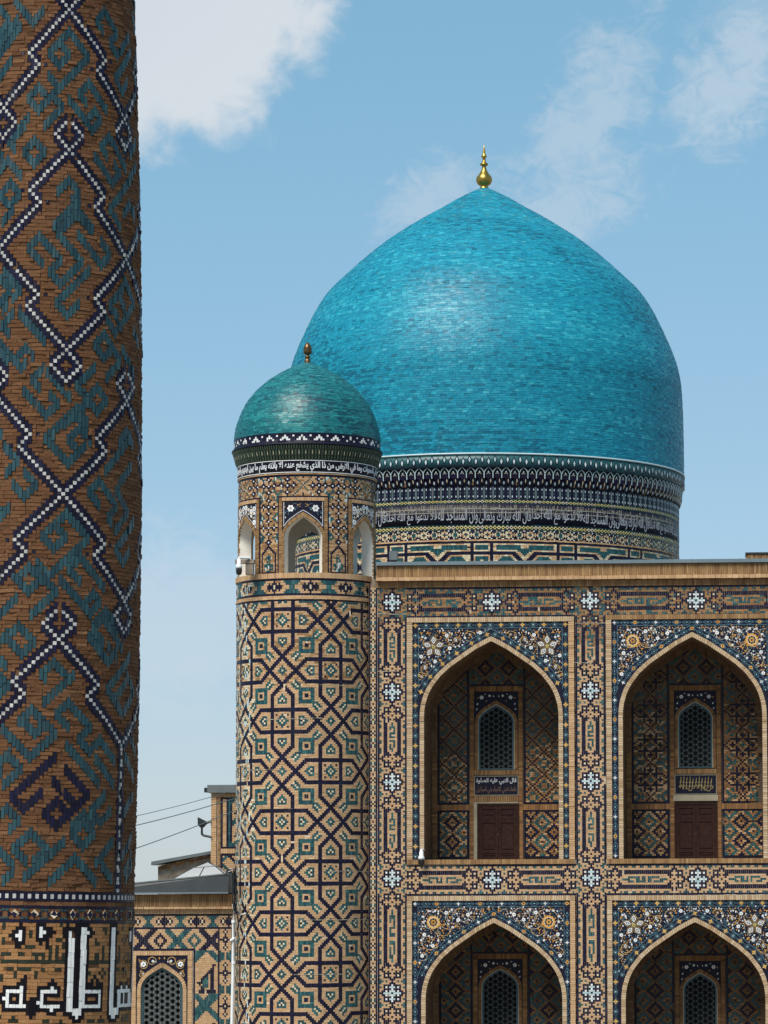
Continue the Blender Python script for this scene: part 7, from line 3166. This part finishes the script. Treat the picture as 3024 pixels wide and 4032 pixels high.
dome_camera('security_camera', 'white dome security camera on the left edge of the tower lantern', 941, 2196, 2266, -1.6, .35, 26)
dome_camera('security_camera', 'white dome security camera with black lens at the foot of the upper left arch', 1659, 3347, 3408, -.32, .05, 27)
CY2 = -.2
c3 = lambda px, py: at(px, py, CY2)
bc = thing('security_camera', 'small white bullet camera clipped to the white drainpipe', 'camera', (c3(915, 3700).x, CY2, c3(915, 3700).z), 'white security cameras fixed to the buildings')
bm = bmesh.new()
add_tube(bm, [c3(907, 3704), c3(923, 3694)], .045, 10)
obj('housing', bm, 'white_plastic', bc)
bm = bmesh.new()
p, d_ = c3(907, 3704), (c3(907, 3704) - c3(923, 3694)).normalized()
add_tube(bm, [p + d_ * .001, p + d_ * .02], .038, 10)
obj('lens', bm, 'black_plastic', bc)
bm = bmesh.new()
add_tube(bm, [c3(923, 3694), c3(930, 3690), c3(928, 3702)], .015, 6)
obj('bracket', bm, 'white_plastic', bc)

# lectern-like wooden stand in the left lantern opening
LY = -1.35
l3 = lambda px, py: at(px, py, LY)
ws = thing('junction_board', 'weathered grey wooden board on a post in the left opening of the tower lantern', 'board', (l3(970, 2265).x, LY, l3(970, 2265).z))
bm = bmesh.new()
a, b = l3(925, 2203), l3(1000, 2217)
add_box(bm, a.x, b.x, LY, LY + .3, b.z, a.z)
obj('board', bm, 'rough_render', ws)
bm = bmesh.new()
a, b = l3(966, 2217), l3(996, 2262)
add_box(bm, a.x, b.x, LY + .03, LY + .28, b.z, a.z - .002)
obj('post', bm, 'rough_render', ws)
bm = bmesh.new()
a, b = l3(973, 2192), l3(978, 2203)
add_box(bm, a.x, b.x, LY + .1, LY + .15, b.z + .001, a.z)
obj('peg', bm, 'dark_metal', ws)

# cable loop lying in the middle opening
LY2 = -1.9
m3 = lambda px, py: at(px, py, LY2)
lp = bmesh.new()
add_tube(lp, [m3(1181, 2258), m3(1179, 2240), m3(1184, 2224), m3(1192, 2219), m3(1201, 2220), m3(1208, 2231), m3(1215, 2248), m3(1218, 2258)], .014, 6)
tag(obj('cable_loop', lp, 'black_plastic'), 'loop of black cable standing in the middle opening of the tower lantern', 'cable')

# black cable bundle where the wing meets the tower
CB = -.55
n3 = lambda px, py: at(px, py, CB)
cb = thing('cable_bundle', 'sagging bundle of black cables hanging between the wing eave and the tower', 'cables', (n3(922, 3600).x, CB, n3(922, 3600).z))
cab = [[(890, 3440), (900, 3424), (918, 3420), (928, 3432), (931, 3480), (930, 3560), (934, 3590), (960, 3598), (983, 3590), (988, 3560)],
       [(904, 3440), (912, 3428), (924, 3436), (924, 3500), (926, 3570), (936, 3596), (965, 3602), (990, 3594), (986, 3566), (975, 3560)],
       [(886, 3444), (904, 3432), (916, 3444), (916, 3520), (922, 3580), (940, 3600), (970, 3599), (984, 3580)],
       [(930, 3410), (928, 3480), (932, 3560), (930, 3600)], [(921, 3430), (920, 3500), (919, 3545), (926, 3580)]]
for k, c in enumerate(cab):
    bm = bmesh.new()
    pts = [n3(x, y) + Vector((0, -.02 * k, 0)) for x, y in c]
    fine = []
    for i in range(len(pts) - 1):
        p0, p1, p2, p3 = pts[max(0, i - 1)], pts[i], pts[i + 1], pts[min(len(pts) - 1, i + 2)]
        for t in (0, .25, .5, .75):
            fine.append(.5 * ((2 * p1) + (p2 - p0) * t + (2 * p0 - 5 * p1 + 4 * p2 - p3) * t * t + (3 * p1 - p0 - 3 * p2 + p3) * t ** 3))
    fine.append(pts[-1])
    add_tube(bm, fine, .026, 6)
    obj('cable', bm, 'black_plastic', cb)

# white drainpipe in the corner
DPY = -.12
d3 = lambda px, py: at(px, py, DPY)
dp = thing('drainpipe', 'white drainpipe in the corner between the wing and the round tower', 'drainpipe', (d3(914, 3900).x, DPY, 0))
bm = bmesh.new()
pp = d3(920, 3560)
pb = d3(913, 4032)
ex = pb + (pb - pp) * .25
add_tube(bm, [pp, d3(920, 3640), d3(917, 3850), pb, ex, Vector((ex.x, DPY, 0.1))], .058, 12)
obj('pipe', bm, 'white_plastic', dp, True)
for py in (3628, 3790):
    bm = bmesh.new()
    c = d3(919, py)
    add_lathe(bm, c.x, DPY, [(.06, c.z - .05), (.072, c.z - .05), (.072, c.z + .05), (.06, c.z + .05)], 14)
    obj('pipe_collar', bm, 'white_plastic', dp)
bm = bmesh.new()
c = d3(919, 3760)
add_box(bm, c.x - .07, c.x + .07, DPY - .01, DPY + .3, c.z - .02, c.z + .02)
obj('pipe_clip', bm, 'grey_metal', dp)

# three wires across the gap of sky
for k, (a, b, Y0, Y1) in enumerate((((470, 3214), (905, 3116), -6, BY - .3), ((470, 3252), (935, 3140), -6, BY - .3), ((470, 3349), (935, 3187), -8, BY - .3))):
    bm = bmesh.new()
    p0, p1 = at(a[0], a[1], Y0), at(b[0], b[1], Y1)
    p0 = p0 + (p0 - p1) * .6
    pts = []
    for i in range(15):
        t = i / 14
        p = p0.lerp(p1, t)
        p.z -= .12 * 4 * t * (1 - t)
        pts.append(p)
    add_tube(bm, pts, .017 if k else .012, 5)
    tag(obj('overhead_wire', bm, 'wire'), ('uppermost and thinnest of the three wires running from the minaret to the brick block', 'middle of the three wires running from the minaret to the brick block', 'lowest of the three wires, passing in front of the rain spout')[k], 'wire', 'wires across the gap of sky')
